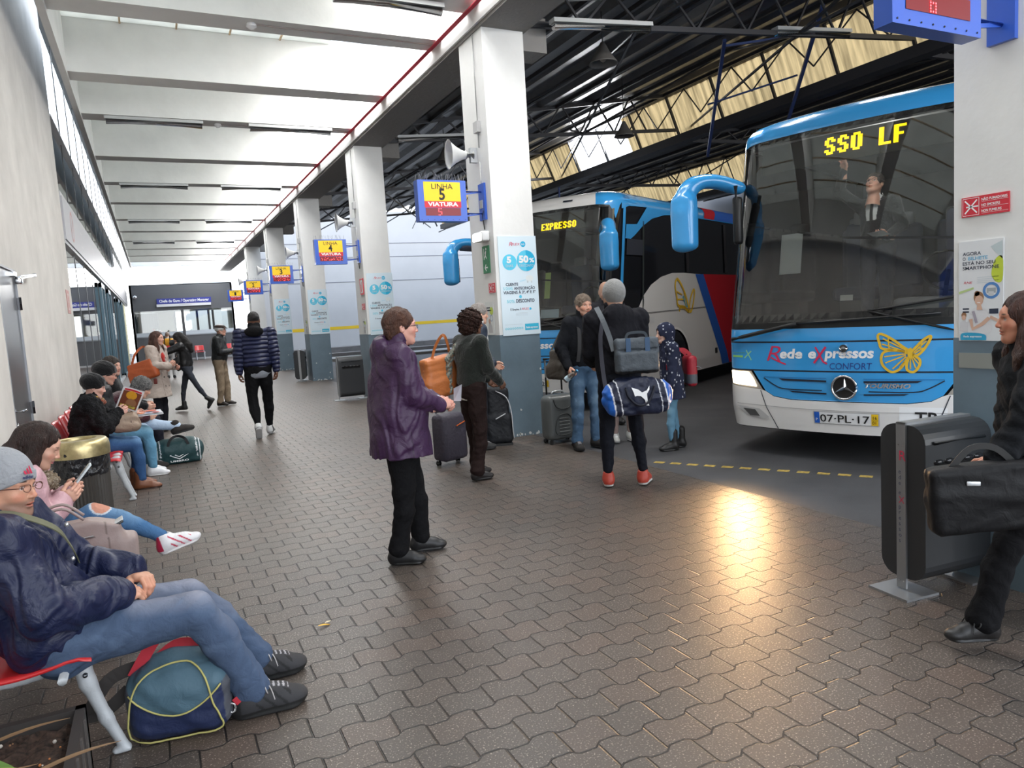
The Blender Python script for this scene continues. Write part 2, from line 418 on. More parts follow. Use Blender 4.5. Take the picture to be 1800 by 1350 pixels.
mb = MB(); mb.box((XW-.1, DY0, 0), (XW+.004, DY0+.02, DZ), P((.35, .36, .38), .4, metal=.6)); mb.box((XW-.1, DY1-.02, 0), (XW+.004, DY1, DZ), P((.30, .31, .33), .4, metal=.6)); mb.box((XW-.1, DY0, DZ-.02), (XW+.004, DY1, DZ), P((.30, .31, .33), .4, metal=.6))
f = mb.build('door_frame', o)
mb = MB(); mb.cyl((XW-.02, DY0+.09, .99), (XW+.05, DY0+.09, .99), .011, chrome); mb.tube([(XW+.05, DY0+.09, .99), (XW+.055, DY0+.12, .99), (XW+.055, DY0+.21, .99)], .010, chrome)
mb.cyl((XW-.02, DY0+.09, .99), (XW-.004, DY0+.09, .99), .026, chrome); mb.cyl((XW-.02, DY0+.09, .87), (XW+.002, DY0+.09, .87), .024, chrome); mb.build('handle', o)
mb = MB()
for z in (1.93, .95, .2): mb.cyl((XW+.012, DY1-.005, z-.06), (XW+.012, DY1-.005, z+.06), .012, P((.12, .12, .13), .35, metal=.9)); mb.box((XW-.01, DY1-.035, z-.055), (XW+.008, DY1+.02, z+.055), P((.12, .12, .13), .35, metal=.9))
mb.build('hinge', o)
mb = MB(); mb.rbox((XW+.035, DY1-.10, 2.14), (.055, .09, .07), chrome, .012); mb.box((XW-.012, DY1-.3, 2.17), (XW+.03, DY1-.14, 2.21), chrome)
mb.obox((XW+.05, DY1-.10, 2.16), (XW+.075, DY1+.62, 2.235), .018, .012, chrome); mb.obox((XW+.05, DY1-.06, 2.185), (XW+.08, DY1+.62, 2.245), .012, .012, chrome)
mb.cyl((XW+.076, DY1+.63, 2.22), (XW+.076, DY1+.63, 2.26), .016, chrome); mb.box((XW, DY1+.6, 2.225), (XW+.09, DY1+.655, 2.25), chrome)
mb.build('door_closer', o)

# glass front
alu = P((.42, .43, .44), .35, metal=.7); aldk = P((.10, .105, .11), .4, metal=.5)
GY0, GY1 = 13.35, 43.8; ZB0, ZB1, ZT = 3.13, 3.80, 6.75
glass_low = GL((.80, .83, .84), .02, .55, .38); glass_up = GL((.86, .92, .90), .03, .8, .34)
mb = MB(); mb.box((XW-.20, GY0, ZB0), (XW+.03, GY1, ZB1), P((.40, .40, .42), .38, metal=.55, bump=(4, .05)))
fs = struct(mb.build('trim_fascia'))
for sfx, z0, z1, gm, st, fw in (('1', .0, ZB0, glass_low, 1.95, .035), ('2', ZB1, ZT, glass_up, 1.95, .03)):
    mb = MB(); y = GY0; ys = []
    while y <= GY1+.01: ys.append(y); y += st
    for y in ys: mb.box((XW-.05, y-fw/2, z0), (XW-.034, y+fw/2, z1), aldk)
    mb.box((XW-.10, GY0, z0), (XW+.01, GY1, z0+.08), alu); mb.box((XW-.10, GY0, z1-.06), (XW+.01, GY1, z1), alu)
    if sfx == '2': mb.box((XW-.10, GY0, 5.0), (XW+.012, GY1, 5.03), alu)
    w = struct(mb.build('window_'+sfx))
    mb = MB(); mb.box((XW-.05, GY0, z0), (XW-.042, GY1, z1), gm); mb.build('window_pane', w)
# darker blue sliding door leaves along the lower glass
bld = P((.10, .19, .25), .35, metal=.1); dl = None
for i, y in enumerate((21.2, 24.4, 31.0, 34.0)):
    mb = MB(); mb.box((XW-.03, y, .02), (XW+.035, y+.12, 2.95), bld); mb.box((XW-.03, y+1.35, .02), (XW+.035, y+1.47, 2.95), bld)
    mb.box((XW-.03, y, 2.83), (XW+.035, y+1.47, 2.95), bld); mb.box((XW-.03, y, .02), (XW+.035, y+1.47, .14), bld); mb.box((XW, y+.12, .14), (XW+.006, y+1.35, 2.83), GL((.55, .75, .82), .02, .5, .2))
    struct(mb.build('door_%d' % (i+2)))
# faded lettering on the fascia
mb = MB(); a = Art(mb, plane_map((XW+.03, 0, 0), (0, 1, 0), (0, 0, 1)))
gr = P((.52, .50, .50), .4, metal=.3); rd = P((.45, .22, .20), .5)
a.mp = (lambda u, v, l: (XW+.031+l, u, v))
a.ring(14.6, 3.47, .26, .05, rd); a.line([(14.45, 3.35), (14.75, 3.6)], .03, rd); a.line([(16.3, 3.32), (16.3, 3.58), (16.6, 3.58), (16.6, 3.32)], .03, gr, closed=True); a.line([(19.4, 3.36), (19.4, 3.6), (19.7, 3.6), (19.7, 3.36)], .03, gr, closed=True)
mb.build('lettering', fs)
# room behind the glass
rm = P((.34, .35, .36), .8); mb = MB()
mb.box((-5.6, GY0-.1, -.01), (XW-.2, GY1, .004), P((.30, .29, .28), .5)); mb.box((-5.7, GY0-.2, 0), (-5.6, GY1, 3.2), rm); mb.box((-5.7, GY0-.2, 0), (XW-.12, GY0-.05, 7), rm)
mb.box((-5.6, GY0, 3.2), (XW-.2, GY1, 3.3), rm); mb.box((-5.7, GY1, 0), (XW-.12, GY1+.15, 7), P((.55, .56, .55), .8)); mb.box((-3.2, GY0, 3.3), (-3.1, GY1, 7), P((.5, .53, .5), .8)); mb.box((-1.75, GY0, 3.3), (-1.7, GY1, 7), P((.62, .68, .64), .7))
struct(mb.build('wall_waiting_room'))
KC = [((.55, .05, .06), (.8, .75, .7)), ((.75, .55, .05), (.1, .1, .1)), ((.1, .2, .4), (.8, .8, .8)), ((.5, .1, .1), (.8, .5, .1))]
for i, y in enumerate((15.4, 19.5, 23.5, 29.0)):
    r_ = empty('kiosk', (-3.4, y, .004)); tag(r_, ['ticket counter with a red and cream front behind the glass wall', 'yellow topped counter standing behind the glass wall', 'blue counter behind the glass beyond the sliding door', 'dark red snack counter far down behind the glass wall'][i], 'counter', 'counters behind the glass')
    mb = MB(); mb.box((-.5, -1.1, 0), (.5, 1.1, 1.05), P(KC[i][1], .6)); mb.build('counter_body', r_)
    mb = MB(); mb.box((.5, -1.1, .62), (.53, 1.1, .95), P(KC[i][0], .5)); mb.box((.5, -1.1, 1.9), (.53, 1.1, 2.3), P(KC[i][0], .5)); mb.box((-.5, -1.1, 1.9), (.5, -1.05, 2.3), P(KC[i][0], .5)); mb.build('sign_band', r_)
    mb = MB(); mb.box((-.56, -1.2, 1.05), (.58, 1.2, 1.09), P((.5, .5, .5), .3)); mb.build('counter_top', r_)
    for q in (-1, 1): mb = MB(); mb.cyl((-.4, q, 1.09), (-.4, q, 1.9), .03, alu); mb.build('post', r_)

# ---- platform roof: cross beams, long beam over the columns, translucent sheets
fascia = P((.80, .80, .78), .7, var=(2, .05))
def trans_mat(col, sc_, ax, amt, tr):
    m = bpy.data.materials.new('translucent_sheet'); m.use_nodes = True; n, l = nodes(m); n.remove(n['Principled BSDF'])
    tc = n.new('ShaderNodeTexCoord'); mp = n.new('ShaderNodeMapping'); mp.inputs['Scale'].default_value = ax; l.new(tc.outputs['Object'], mp.inputs[0])
    t = n.new('ShaderNodeTexNoise'); t.inputs['Scale'].default_value = sc_; t.inputs['Detail'].default_value = 5; l.new(mp.outputs[0], t.inputs[0])
    r = n.new('ShaderNodeValToRGB'); l.new(t.outputs[0], r.inputs[0]); r.color_ramp.elements[0].position = .33; r.color_ramp.elements[1].position = .62
    r.color_ramp.elements[0].color = (*[c*(1-amt) for c in col], 1); r.color_ramp.elements[1].color = (*col, 1)
    ts = n.new('ShaderNodeBsdfTranslucent'); l.new(r.outputs[0], ts.inputs[0]); df = n.new('ShaderNodeBsdfDiffuse'); l.new(r.outputs[0], df.inputs[0])
    mx = n.new('ShaderNodeMixShader'); mx.inputs[0].default_value = tr; l.new(df.outputs[0], mx.inputs[1]); l.new(ts.outputs[0], mx.inputs[2]); l.new(mx.outputs[0], n['Material Output'].inputs[0])
    return m
sheet = trans_mat((.86, .83, .75), 3, (1, 1, 1), .12, .62)
mb = MB()
for k in range(-5, len(BY)):
    if k+6 >= len(BY)-1: continue
    y0 = BY[k+5]+.40; y1 = BY[k+6]
    mb.box((-.72, y0, 5.92), (2.9, y1, 5.94), sheet)
    for x in (.0, .72, 1.44, 2.16): mb.box((x-.012, y0, 5.90), (x+.012, y1, 5.92), P((.62, .45, .28), .6))
struct(mb.build('ceiling'))
mb = MB()
for y0 in BY: mb.box((-.72, y0, 5.20), (XC+.02, y0+.40, 5.98), white)
mb.box((-.78, -6, 5.12), (-.70, GY1, 6.1), fascia)
mb.box((XC-.05, -6, 5.02), (XC+CW+.02, 46, 5.55), white); mb.box((XC-.02, -6, 4.975), (XC+CW+.04, 46, 5.02), P((.20, .19, .18), .9, bump=(18, .5))); mb.box((XC+.02, -6, 5.5), (XC+.12, 46, 6.7), white)  # rough concrete slab under the beam; its dark colour also holds the soffit's shade
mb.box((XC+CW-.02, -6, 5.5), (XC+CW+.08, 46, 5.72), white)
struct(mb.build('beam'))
# ---- columns
paint = P((.135, .190, .235), .42, bump=(7, .15), var=(3, .10)); colw = P((.74, .74, .725), .6, bump=(8, .18), var=(1.4, .06))
chip = P((.62, .64, .64), .7)
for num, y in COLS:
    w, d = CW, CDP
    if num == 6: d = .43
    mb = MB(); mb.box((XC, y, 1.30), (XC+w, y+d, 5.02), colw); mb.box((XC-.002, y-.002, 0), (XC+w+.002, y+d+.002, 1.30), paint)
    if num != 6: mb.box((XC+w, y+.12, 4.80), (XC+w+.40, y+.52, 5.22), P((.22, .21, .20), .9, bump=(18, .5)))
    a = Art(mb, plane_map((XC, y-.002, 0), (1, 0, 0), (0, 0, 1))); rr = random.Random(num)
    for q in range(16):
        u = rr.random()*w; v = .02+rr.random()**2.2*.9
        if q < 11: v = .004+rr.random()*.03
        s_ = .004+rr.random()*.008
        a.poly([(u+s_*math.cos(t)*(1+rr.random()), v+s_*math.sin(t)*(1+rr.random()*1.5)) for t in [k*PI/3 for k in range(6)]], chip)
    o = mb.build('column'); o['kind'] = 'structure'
# ---- far wall of the bay, ledges in front of it
YF = 37.4
fw_ = P((.60, .585, .58), .55, bump=(2, .05), var=(.5, .05)); mb = MB()
mb.box((XC+CW+.35, YF, .28), (30, YF+.3, 7.2), fw_)
for z in (5.55, 4.85, 3.6): mb.box((XC+CW+.35, YF-.012, z), (30, YF, z+.03), P((.25, .25, .28), .6))
mb.box((XC+CW+.35, YF-.006, 1.20), (30, YF, 1.36), P((.85, .55, .03), .6))
struct(mb.build('wall_far'))
lg = P((.23, .21, .20), .8, var=(2, .2)); mb = MB()
mb.box((XC+CW+.3, 36.2, 0), (30, YF+.2, .34), lg); mb.box((XC+CW+.9, 33.6, 0), (30, 34.2, .16), lg); mb.box((XC+CW+.9, 29.5, 0), (30, 31.2, .11), P((.32, .31, .30), .8, var=(2, .15)))
struct(mb.build('trim_kerb'))
mb = MB(); mb.box((2.0, 52.0, 0), (4.9, 52.2, 6.6), P((.8, .8, .78), .7)); mb.box((-9, 60, -.1), (34, 60.3, .2), P((.5, .5, .5), .8)); struct(mb.build('wall_outside'))

# ---- bus shed roof: saw-tooth bays along the platform
rf = P((.12, .115, .11), .32, metal=.5, var=(2, .25)); trs = P((.045, .045, .050), .5, metal=.3); tbl = P((.05, .08, .22), .45, metal=.2)
strip_m = trans_mat((.66, .46, .22), 1.6, (1.0, 6.0, .30), .60, .8)
BAYS = [(5.05, 5.55, 11.62, 6.58, 12.02, 5.62), (12.02, 5.62, 19.3, 6.75, 19.75, 5.75), (19.75, 5.75, 27, 6.9, 27.5, 5.9)]
Y0S, Y1S = -6.0, 30.6
mb = MB()
for (xa, za, xb, zb, xv, zv) in BAYS:
    n_ = int((xb-xa)/.16); V = []; F = []
    for i in range(n_+1):
        t = i/n_; off = .05 if i % 4 in (1, 2) else -.03
        V += [(xa+(xb-xa)*t, Y0S, za+(zb-za)*t+off), (xa+(xb-xa)*t, Y1S, za+(zb-za)*t+off)]
    for i in range(n_): F.append((2*i, 2*i+2, 2*i+3, 2*i+1))
    mb.add(V, F, rf)
    mb.obox((xv, Y0S, zv-.10), (xv, Y1S, zv-.10), .28, .2, trs)
    mb.obox((xb, Y0S, zb-.04), (xb, Y1S, zb-.04), .10, .10, trs)
mb.box((XC+CW+.06, -6, 5.72), (5.05, Y1S, 5.76), rf); mb.box((4.95, Y0S, 5.5), (5.1, Y1S, 5.76), trs)
struct(mb.build('roof_shed'))
# corrugated translucent strips (with one panel missing)
HOLE = (16.35, 18.9)
def strip(name, xb, zb, xv, zv, ya, yb):
    mb = MB(); n_ = max(2, int((yb-ya)/.11)); V = []; F = []
    dx, dz = xv-xb, zv-zb; L = math.hypot(dx, dz); nx, nz = -dz/L, dx/L
    for i in range(n_+1):
        y = ya+(yb-ya)*i/n_; o_ = .022 if i % 2 else -.022
        V += [(xb+nx*o_, y, zb+nz*o_), (xv+nx*o_, y, zv+nz*o_)]
    for i in range(n_): F.append((2*i, 2*i+1, 2*i+3, 2*i+2))
    mb.add(V, F, strip_m); 
    return struct(mb.build(name))
strip('window_3', 11.62, 6.58, 12.02, 5.62, Y0S, HOLE[0]); strip('window_4', 11.62, 6.58, 12.02, 5.62, HOLE[1], Y1S)
strip('window_5', 19.3, 6.75, 19.75, 5.75, Y0S, Y1S); strip('window_6', 4.62, 6.75, 5.05, 5.76, Y0S, Y1S)
# trusses across the bays at each column, with light braces
def truss(y, blue=False):
    mb = MB(); m = trs
    def chord(x, lo): 
        return (5.10+.085*(x-4.4)) if lo else 5.55+.157*(x-5.05)
    xs = [4.4+i*.94 for i in range(9)]
    mb.obox((4.4, y, chord(4.4, 1)), (11.9, y, chord(11.9, 1)), .07, .07, m)
    mb.obox((5.05, y, 5.5), (11.6, y, 6.52), .07, .07, m)
    for i in range(8):
        x0, x1 = xs[i], xs[i+1]; xm = (x0+x1)/2
        if x1 > 11.9: break
        mb.obox((x0, y, chord(x0, 1)), (max(xm, 5.05), y, chord(max(xm, 5.05), 0)), .03, .03, m); mb.obox((max(xm, 5.05), y, chord(max(xm, 5.05), 0)), (x1, y, chord(x1, 1)), .03, .03, m)
    # second bay
    mb.obox((12.0, y, 5.5), (19.7, y, 5.7), .08, .08, m); mb.obox((12.0, y, 5.6), (19.3, y, 6.65), .07, .07, m)
    for i in range(8):
        x0 = 12+.95*i; x1 = x0+.95; xm = x0+.47; zc = lambda x: 5.62+.155*(x-12); zl = lambda x: 5.5+.026*(x-12)
        mb.obox((x0, y, zl(x0)), (xm, y, zc(xm)), .03, .03, m); mb.obox((xm, y, zc(xm)), (x1, y, zl(x1)), .03, .03, m)
    # braces in the plane of the bottom chords and up to the ridge
    for k in range(2):
        xa = 6.2+k*3.0
        mb.obox((xa, y, chord(xa, 1)), (xa+1.5, y+3.06, chord(xa+1.5, 0)), .035, .035, m); mb.obox((xa, y+6.12, chord(xa, 1)), (xa+1.5, y+3.06, chord(xa+1.5, 0)), .035, .035, m)
        mb.obox((xa, y, chord(xa, 1)), (xa+3.0, y+6.12, chord(xa+3.0, 1)), .035, .035, m)
    for k in range(3):
        xa = 12.6+k*2.3; mb.obox((xa, y, 5.5), (xa+1.5, y+3.06, 6.0+.155*(xa-11)), .035, .035, m); mb.obox((xa+1.5, y+3.06, 6.0+.155*(xa-11)), (xa, y+6.12, 5.55), .035, .035, m)
    # strip bracing in front of the translucent sheets
    for j in range(4):
        ya = y+j*1.53; mb.obox((11.58, ya, 6.50), (11.95, ya, 5.62), .05, .05, m)
        mb.obox((11.3, ya, 5.72), (11.5, ya+.77, 6.45), .022, .022, m); mb.obox((11.5, ya+.77, 6.45), (11.3, ya+1.53, 5.72), .022, .022, m)
    o = mb.build('roof_truss'); return o
tys = [2.1+6.12*k for k in range(5)]
for i, y in enumerate(tys):
    o = truss(y); tag(o, ['dark steel lattice truss carrying the shed roof nearest the viewer', 'dark steel lattice truss above the gap between column five and the first bus',
        'dark steel roof truss at the fourth column', 'dark steel roof truss at the third column', 'dark steel roof truss at the second column', 'dark steel roof truss in front of the far wall'][i], 'roof truss', 'steel trusses under the shed roof')
mb = MB()
for x in np.arange(5.5, 11.6, 1.0): mb.obox((x, Y0S, 5.50+.157*(x-5.05)), (x, Y1S, 5.50+.157*(x-5.05)), .05, .07, trs)
for x in np.arange(12.6, 19.2, 1.3): mb.obox((x, Y0S, 5.55+.155*(x-12)), (x, Y1S, 5.55+.155*(x-12)), .05, .07, trs)
struct(mb.build('beam_purlins'))
# two blue braces
mb = MB(); mb.obox((9.6, 10.2, 6.15), (11.9, 13.3, 4.9), .06, .06, tbl); mb.obox((10.2, 8.6, 6.2), (12.4, 11.4, 5.2), .06, .06, tbl); mb.obox((9.7, 10.3, 6.1), (11.6, 9.5, 6.3), .04, .04, tbl); mb.obox((10.6, 11.8, 5.55), (11.5, 10.3, 5.75), .03, .03, tbl)
tag(mb.build('roof_brace'), 'blue and white steel braces hanging below the yellowish roof strip above the bus', 'roof brace')
mb = MB(); mb.obox((9.2, 20.2, 5.0), (12.0, 20.3, 4.2), .05, .05, tbl); mb.obox((9.2, 20.2, 4.5), (10.6, 20.3, 3.9), .04, .04, tbl); mb.obox((9.2, 20.2, 5.0), (9.2, 20.2, 4.5), .04, .04, tbl); mb.obox((12.0, 20.3, 4.2), (10.6, 20.3, 3.9), .04, .04, tbl); mb.obox((12.0, 20.3, 5.6), (12.0, 20.3, 4.2), .05, .05, tbl)
tag(mb.build('blue_brace'), 'blue steel bracing low over the roof of the second bus', 'roof brace')
# right and rear closing walls of the shed
mb = MB(); mb.box((27.4, -6, 0), (27.7, YF, 8.2), P((.16, .16, .17), .8)); struct(mb.build('wall_shed'))

# ---- office at the far end
OY = 43.9; odk = P((.105, .108, .115), .55); X0, X1 = -.95, 4.22
mb = MB(); mb.box((X0, OY, 2.78), (X1, OY+.2, 4.20), odk); mb.box((X0, OY, 0), (X1, OY+.2, 1.42), odk); mb.box((X0, OY, 1.42), (X0+.14, OY+.2, 2.78), odk); mb.box((X1-.12, OY, 1.42), (X1, OY+.2, 2.78), odk)
mb.box((X0, OY, 4.16), (X1, OY+3.2, 4.20), odk); mb.box((X0, OY, 0), (X0+.1, OY+3.2, 4.2), P((.5, .45, .25), .8)); mb.box((X1-.1, OY, 0), (X1, OY+3.2, 4.2), P((.5, .5, .45), .8)); mb.box((X0, OY, -.05), (X1, OY+3.2, .01), P((.3, .3, .3), .6))
mb.box((X0, OY+3.0, 0), (X1, OY+3.2, 1.3), P((.45, .42, .3), .8)); mb.box((X0, OY+3.0, 2.9), (X1, OY+3.2, 4.2), P((.4, .4, .3), .8)); mb.box((X0+1.15, OY+3.0, 1.3), (X0+2.15, OY+3.2, 2.9), P((.66, .60, .34), .8)); mb.box((X0, OY+2.7, 1.0), (X0+1.3, OY+2.75, 2.75), P((.07, .07, .06), .8, bump=(12, .6, (1, 1, .1))))
for x in (.0, 1.28, 1.95, 2.2): mb.box((X0+2.1+x*.95, OY+3.0, 1.3), (X0+2.22+x*.95, OY+3.2, 2.9), P((.09, .09, .1), .5))
mb.box((X0+.1, OY+.25, 2.76), (X1-.1, OY+2.9, 2.80), P((.5, .5, .4), .8))
struct(mb.build('wall_office'))
wf = P((.07, .07, .075), .5); mb = MB(); mb.box((X0+.14, OY-.02, 1.36), (X1-.12, OY+.02, 1.42), P((.3, .32, .34), .5)); mb.box((X0+2.42, OY-.03, 1.05), (X0+2.56, OY+.04, 2.78), wf)
w = struct(mb.build('window_7')); 
mb = MB(); mb.box((X0+.14, OY+.02, 1.42), (X1-.12, OY+.03, 2.78), GL((.95, .97, .95), .02, .9, .03)); mb.build('window_pane', w)
mb = MB(); mb.box((X0+.14, OY+.005, 1.42), (X1-.12, OY+.015, 1.62), P((.55, .60, .64), .5)); mb.build('frosted_band', w)
mb = MB(); mb.box((X0, OY-.06, 0), (X1, OY, .10), P((.5, .5, .5), .5)); struct(mb.build('baseboard_office'))
sb = P((.04, .05, .28), .5); mb = MB(); mb.box((.33, OY-.08, 3.13), (3.07, OY-.02, 3.42), sb); mb.box((.30, OY-.09, 2.98), (3.04, OY-.02, 3.12), P((.75, .75, .75), .4))
a = Art(mb, plane_map((.33, OY-.081, 3.13), (1, 0, 0), (0, 0, 1)), lift=.002); a.text('Chefe de Gare / Operating Manager', .12, .085, .21, P((.9, .9, .9), .5), width=2.5, bold=.012)
a = Art(mb, plane_map((.30, OY-.091, 2.98), (1, 0, 0), (0, 0, 1)), lift=.002); a.line([(1.1, .07), (1.75, .07)], .012, P((.4, .4, .4), .5))
tag(mb.build('name_board'), 'blue board lettered Chefe de Gare / Operating Manager on the dark office wall', 'sign')
o = empty('security_camera', (X0+.25, OY-.02, 3.55)); tag(o, 'small white dome camera on the dark office wall beside the glass front', 'security camera')
mb = MB(); mb.cyl((0, 0, 0), (0, -.08, 0), .10, P((.8, .8, .8), .4)); mb.build('housing', o); mb = MB(); mb.ball((0, -.10, 0), .07, P((.8, .8, .8), .4)); mb.ball((0, -.15, -.01), .035, dark); mb.build('lens_dome', o)
# ======================= smooth solids =======================
def rotm(ax, ang):
    return np.array(Matrix.Rotation(ang, 3, ax))
def axes_m(y, z):
    """rotation matrix whose columns are x, y, z built from forward y and up z"""
    y = nrm(y); z = np.asarray(z, float); z = nrm(z-y*np.dot(z, y)); x = np.cross(y, z)
    return np.array([x, y, z]).T
_CE = [(0, 1), (2, 3), (4, 5), (6, 7), (0, 2), (1, 3), (4, 6), (5, 7), (0, 4), (1, 5), (2, 6), (3, 7)]
class Field:
    """a solid grown from rounded shapes that melt into each other; mesh() returns its skin"""
    def __init__(s, lo, hi, h):
        s.lo = V3(*lo); s.h = h; s.n = np.maximum(2, np.ceil((V3(*hi)-s.lo)/h).astype(int)+1)
        s.F = np.full(s.n, 1.0, np.float32)
    def _sub(s, lo, hi, pad):
        a = np.clip(np.floor((lo-pad-s.lo)/s.h).astype(int), 0, s.n); b = np.clip(np.ceil((hi+pad-s.lo)/s.h).astype(int)+1, 0, s.n)
        if np.any(b <= a): return None
        g = [s.lo[i]+s.h*np.arange(a[i], b[i]) for i in range(3)]
        X, Y, Z = np.meshgrid(*g, indexing='ij'); return (slice(a[0], b[0]), slice(a[1], b[1]), slice(a[2], b[2])), X, Y, Z
    def _mix(s, sl, d, k, op):
        A = s.F[sl]
        if op == 'add':
            if k > 0: h = np.maximum(k-np.abs(A-d), 0)/k; s.F[sl] = np.minimum(A, d)-h*h*k*.25
            else: s.F[sl] = np.minimum(A, d)
        elif op == 'sub':
            d = -d
            if k > 0: h = np.maximum(k-np.abs(A-d), 0)/k; s.F[sl] = np.maximum(A, d)+h*h*k*.25
            else: s.F[sl] = np.maximum(A, d)
    def cone(s, a, b, ra, rb, k=.02, op='add', flat=None):
        """flat = (axis vector, factor): squashed along that axis"""
        a = V3(*a); b = V3(*b); r = max(ra, rb)
        q = s._sub(np.minimum(a, b)-r, np.maximum(a, b)+r, k+2*s.h)
        if q is None: return s
        sl, X, Y, Z = q; d = b-a; L2 = max(d@d, 1e-12)
        px, py, pz = X-a[0], Y-a[1], Z-a[2]
        t = np.clip((px*d[0]+py*d[1]+pz*d[2])/L2, 0, 1); px -= t*d[0]; py -= t*d[1]; pz -= t*d[2]
        if flat is not None:
            n = nrm(flat[0]); f = flat[1]; pn = (px*n[0]+py*n[1]+pz*n[2])*(1/f-1); px += n[0]*pn; py += n[1]*pn; pz += n[2]*pn
        D = np.sqrt(px*px+py*py+pz*pz)-(ra+(rb-ra)*t)
        if flat is not None: D *= min(1, flat[1]*1.15)
        s._mix(sl, D, k, op); return s
    def chain(s, pts, rs, k=.02, **kw):
        for i in range(len(pts)-1): s.cone(pts[i], pts[i+1], rs[i], rs[i+1], k, **kw)
        return s
    def ell(s, c, r, k=.02, op='add', M=None):
        c = V3(*c); r = V3(*r); R = max(r)
        if M is None: q = s._sub(c-r, c+r, k+2*s.h)
        else:
            e = np.abs(M) @ r; q = s._sub(c-e, c+e, k+2*s.h)
        if q is None: return s
        sl, X, Y, Z = q; p = np.stack([X-c[0], Y-c[1], Z-c[2]], -1)
        if M is not None: p = p @ M
        k0 = np.sqrt(((p/r)**2).sum(-1)); k1 = np.sqrt(((p/(r*r))**2).sum(-1))
        s._mix(sl, k0*(k0-1)/np.maximum(k1, 1e-6), k, op); return s
    def box(s, c, hs, rad=.01, k=.01, op='add', M=None):
        c = V3(*c); hs = V3(*hs)
        e = hs if M is None else np.abs(M) @ hs
        q = s._sub(c-e, c+e, k+2*s.h)
        if q is None: return s
        sl, X, Y, Z = q; p = np.stack([X-c[0], Y-c[1], Z-c[2]], -1)
        if M is not None: p = p @ M
        w = np.abs(p)-(hs-rad); D = np.sqrt((np.maximum(w, 0)**2).sum(-1))+np.minimum(w.max(-1), 0)-rad
        s._mix(sl, D, k, op); return s
    def cut(s, c, n):
        """remove everything on the side n points to"""
        c = V3(*c); n = nrm(n); g = [s.lo[i]+s.h*np.arange(s.n[i]) for i in range(3)]
        X, Y, Z = np.meshgrid(*g, indexing='ij'); s.F = np.maximum(s.F, (X-c[0])*n[0]+(Y-c[1])*n[1]+(Z-c[2])*n[2]); return s
    def noise(s, amp, scale, seed=0, warp=1.0):
        g = [s.lo[i]+s.h*np.arange(s.n[i]) for i in range(3)]; P_ = np.stack(np.meshgrid(*g, indexing='ij'), -1)
        m = np.abs(s.F) < amp*2+s.h*3; q = P_[m]; s.F[m] += amp*fold_noise(q, scale, seed); return s
    def mesh(s):
        F = s.F; I = F < 0; nx, ny, nz = F.shape
        c = [(i, j, k) for i in (0, 1) for j in (0, 1) for k in (0, 1)]
        def sh(A, o): return A[o[0]:nx-1+o[0], o[1]:ny-1+o[1], o[2]:nz-1+o[2]]
        cnt = sum(sh(I, o).astype(np.int8) for o in c); act = (cnt > 0) & (cnt < 8)
        idx = np.argwhere(act)
        if len(idx) == 0: return np.zeros((0, 3)), np.zeros((0, 4), int)
        vals = np.stack([F[idx[:, 0]+o[0], idx[:, 1]+o[1], idx[:, 2]+o[2]] for o in c], 1).astype(float)
        co = np.array(c, float); acc = np.zeros((len(idx), 3)); n_ = np.zeros(len(idx))
        for a, b in _CE_REAL:
            va, vb = vals[:, a], vals[:, b]; m = (va < 0) != (vb < 0)
            t = np.where(m, va/np.where(m, va-vb, 1), 0); p = co[a]+(co[b]-co[a])*t[:, None]
            acc += p*m[:, None]; n_ += m
        V = (idx+acc/n_[:, None])*s.h+s.lo
        vid = np.full(act.shape, -1, int); vid[act] = np.arange(len(idx))
        Q = []
        for ax in range(3):
            o = [0, 0, 0]; o[ax] = 1
            A = I[:nx-o[0], :ny-o[1], :nz-o[2]]; B = I[o[0]:, o[1]:, o[2]:]; e = np.argwhere(A != B)
            u, v = [(1, 2), (2, 0), (0, 1)][ax]
            ok = (e[:, u] > 0) & (e[:, v] > 0) & (e[:, u] < F.shape[u]-1) & (e[:, v] < F.shape[v]-1); e = e[ok]
            ins = I[e[:, 0], e[:, 1], e[:, 2]]
            def g(du, dv):
                q = e.copy(); q[:, u] += du; q[:, v] += dv; return vid[q[:, 0], q[:, 1], q[:, 2]]
            q = np.stack([g(-1, -1), g(0, -1), g(0, 0), g(-1, 0)], 1); q[~ins] = q[~ins][:, ::-1]; Q.append(q)
        Q = np.concatenate(Q); Q = Q[(Q >= 0).all(1)]
        return V, Q
_CE_REAL = [(0, 4), (1, 5), (2, 6), (3, 7), (0, 2), (1, 3), (4, 6), (5, 7), (0, 1), (2, 3), (4, 5), (6, 7)]
def fold_noise(P_, scale, seed=0):
    r = np.random.RandomState(seed); out = np.zeros(len(P_)); P_ = P_*scale
    w = np.stack([np.sin(P_ @ (r.randn(3)*.9)+r.rand()*6) for _ in range(3)], -1)*.8
    Q = P_+w
    for o in range(4):
        f = 1.0*1.7**o; out += np.sin(Q @ (nrm(r.randn(3))*f*1.6)+r.rand()*6.28)*(.75**o)
    return out/2.2
def vnormals(V, Q):
    n = np.cross(V[Q[:, 2]]-V[Q[:, 0]], V[Q[:, 3]]-V[Q[:, 1]]); N = np.zeros_like(V)
    for i in range(4): np.add.at(N, Q[:, i], n)
    return N/np.maximum(np.linalg.norm(N, axis=1, keepdims=True), 1e-12)
def relax(V, Q, it=1, lam=.5):
    for _ in range(it):
        S = np.zeros_like(V); c = np.zeros(len(V))
        for i in range(4):
            a = Q[:, i]; b = Q[:, (i+1) % 4]; np.add.at(S, a, V[b]); np.add.at(c, a, 1); np.add.at(S, b, V[a]); np.add.at(c, b, 1)
        V = V+(S/np.maximum(c, 1)[:, None]-V)*lam
    return V
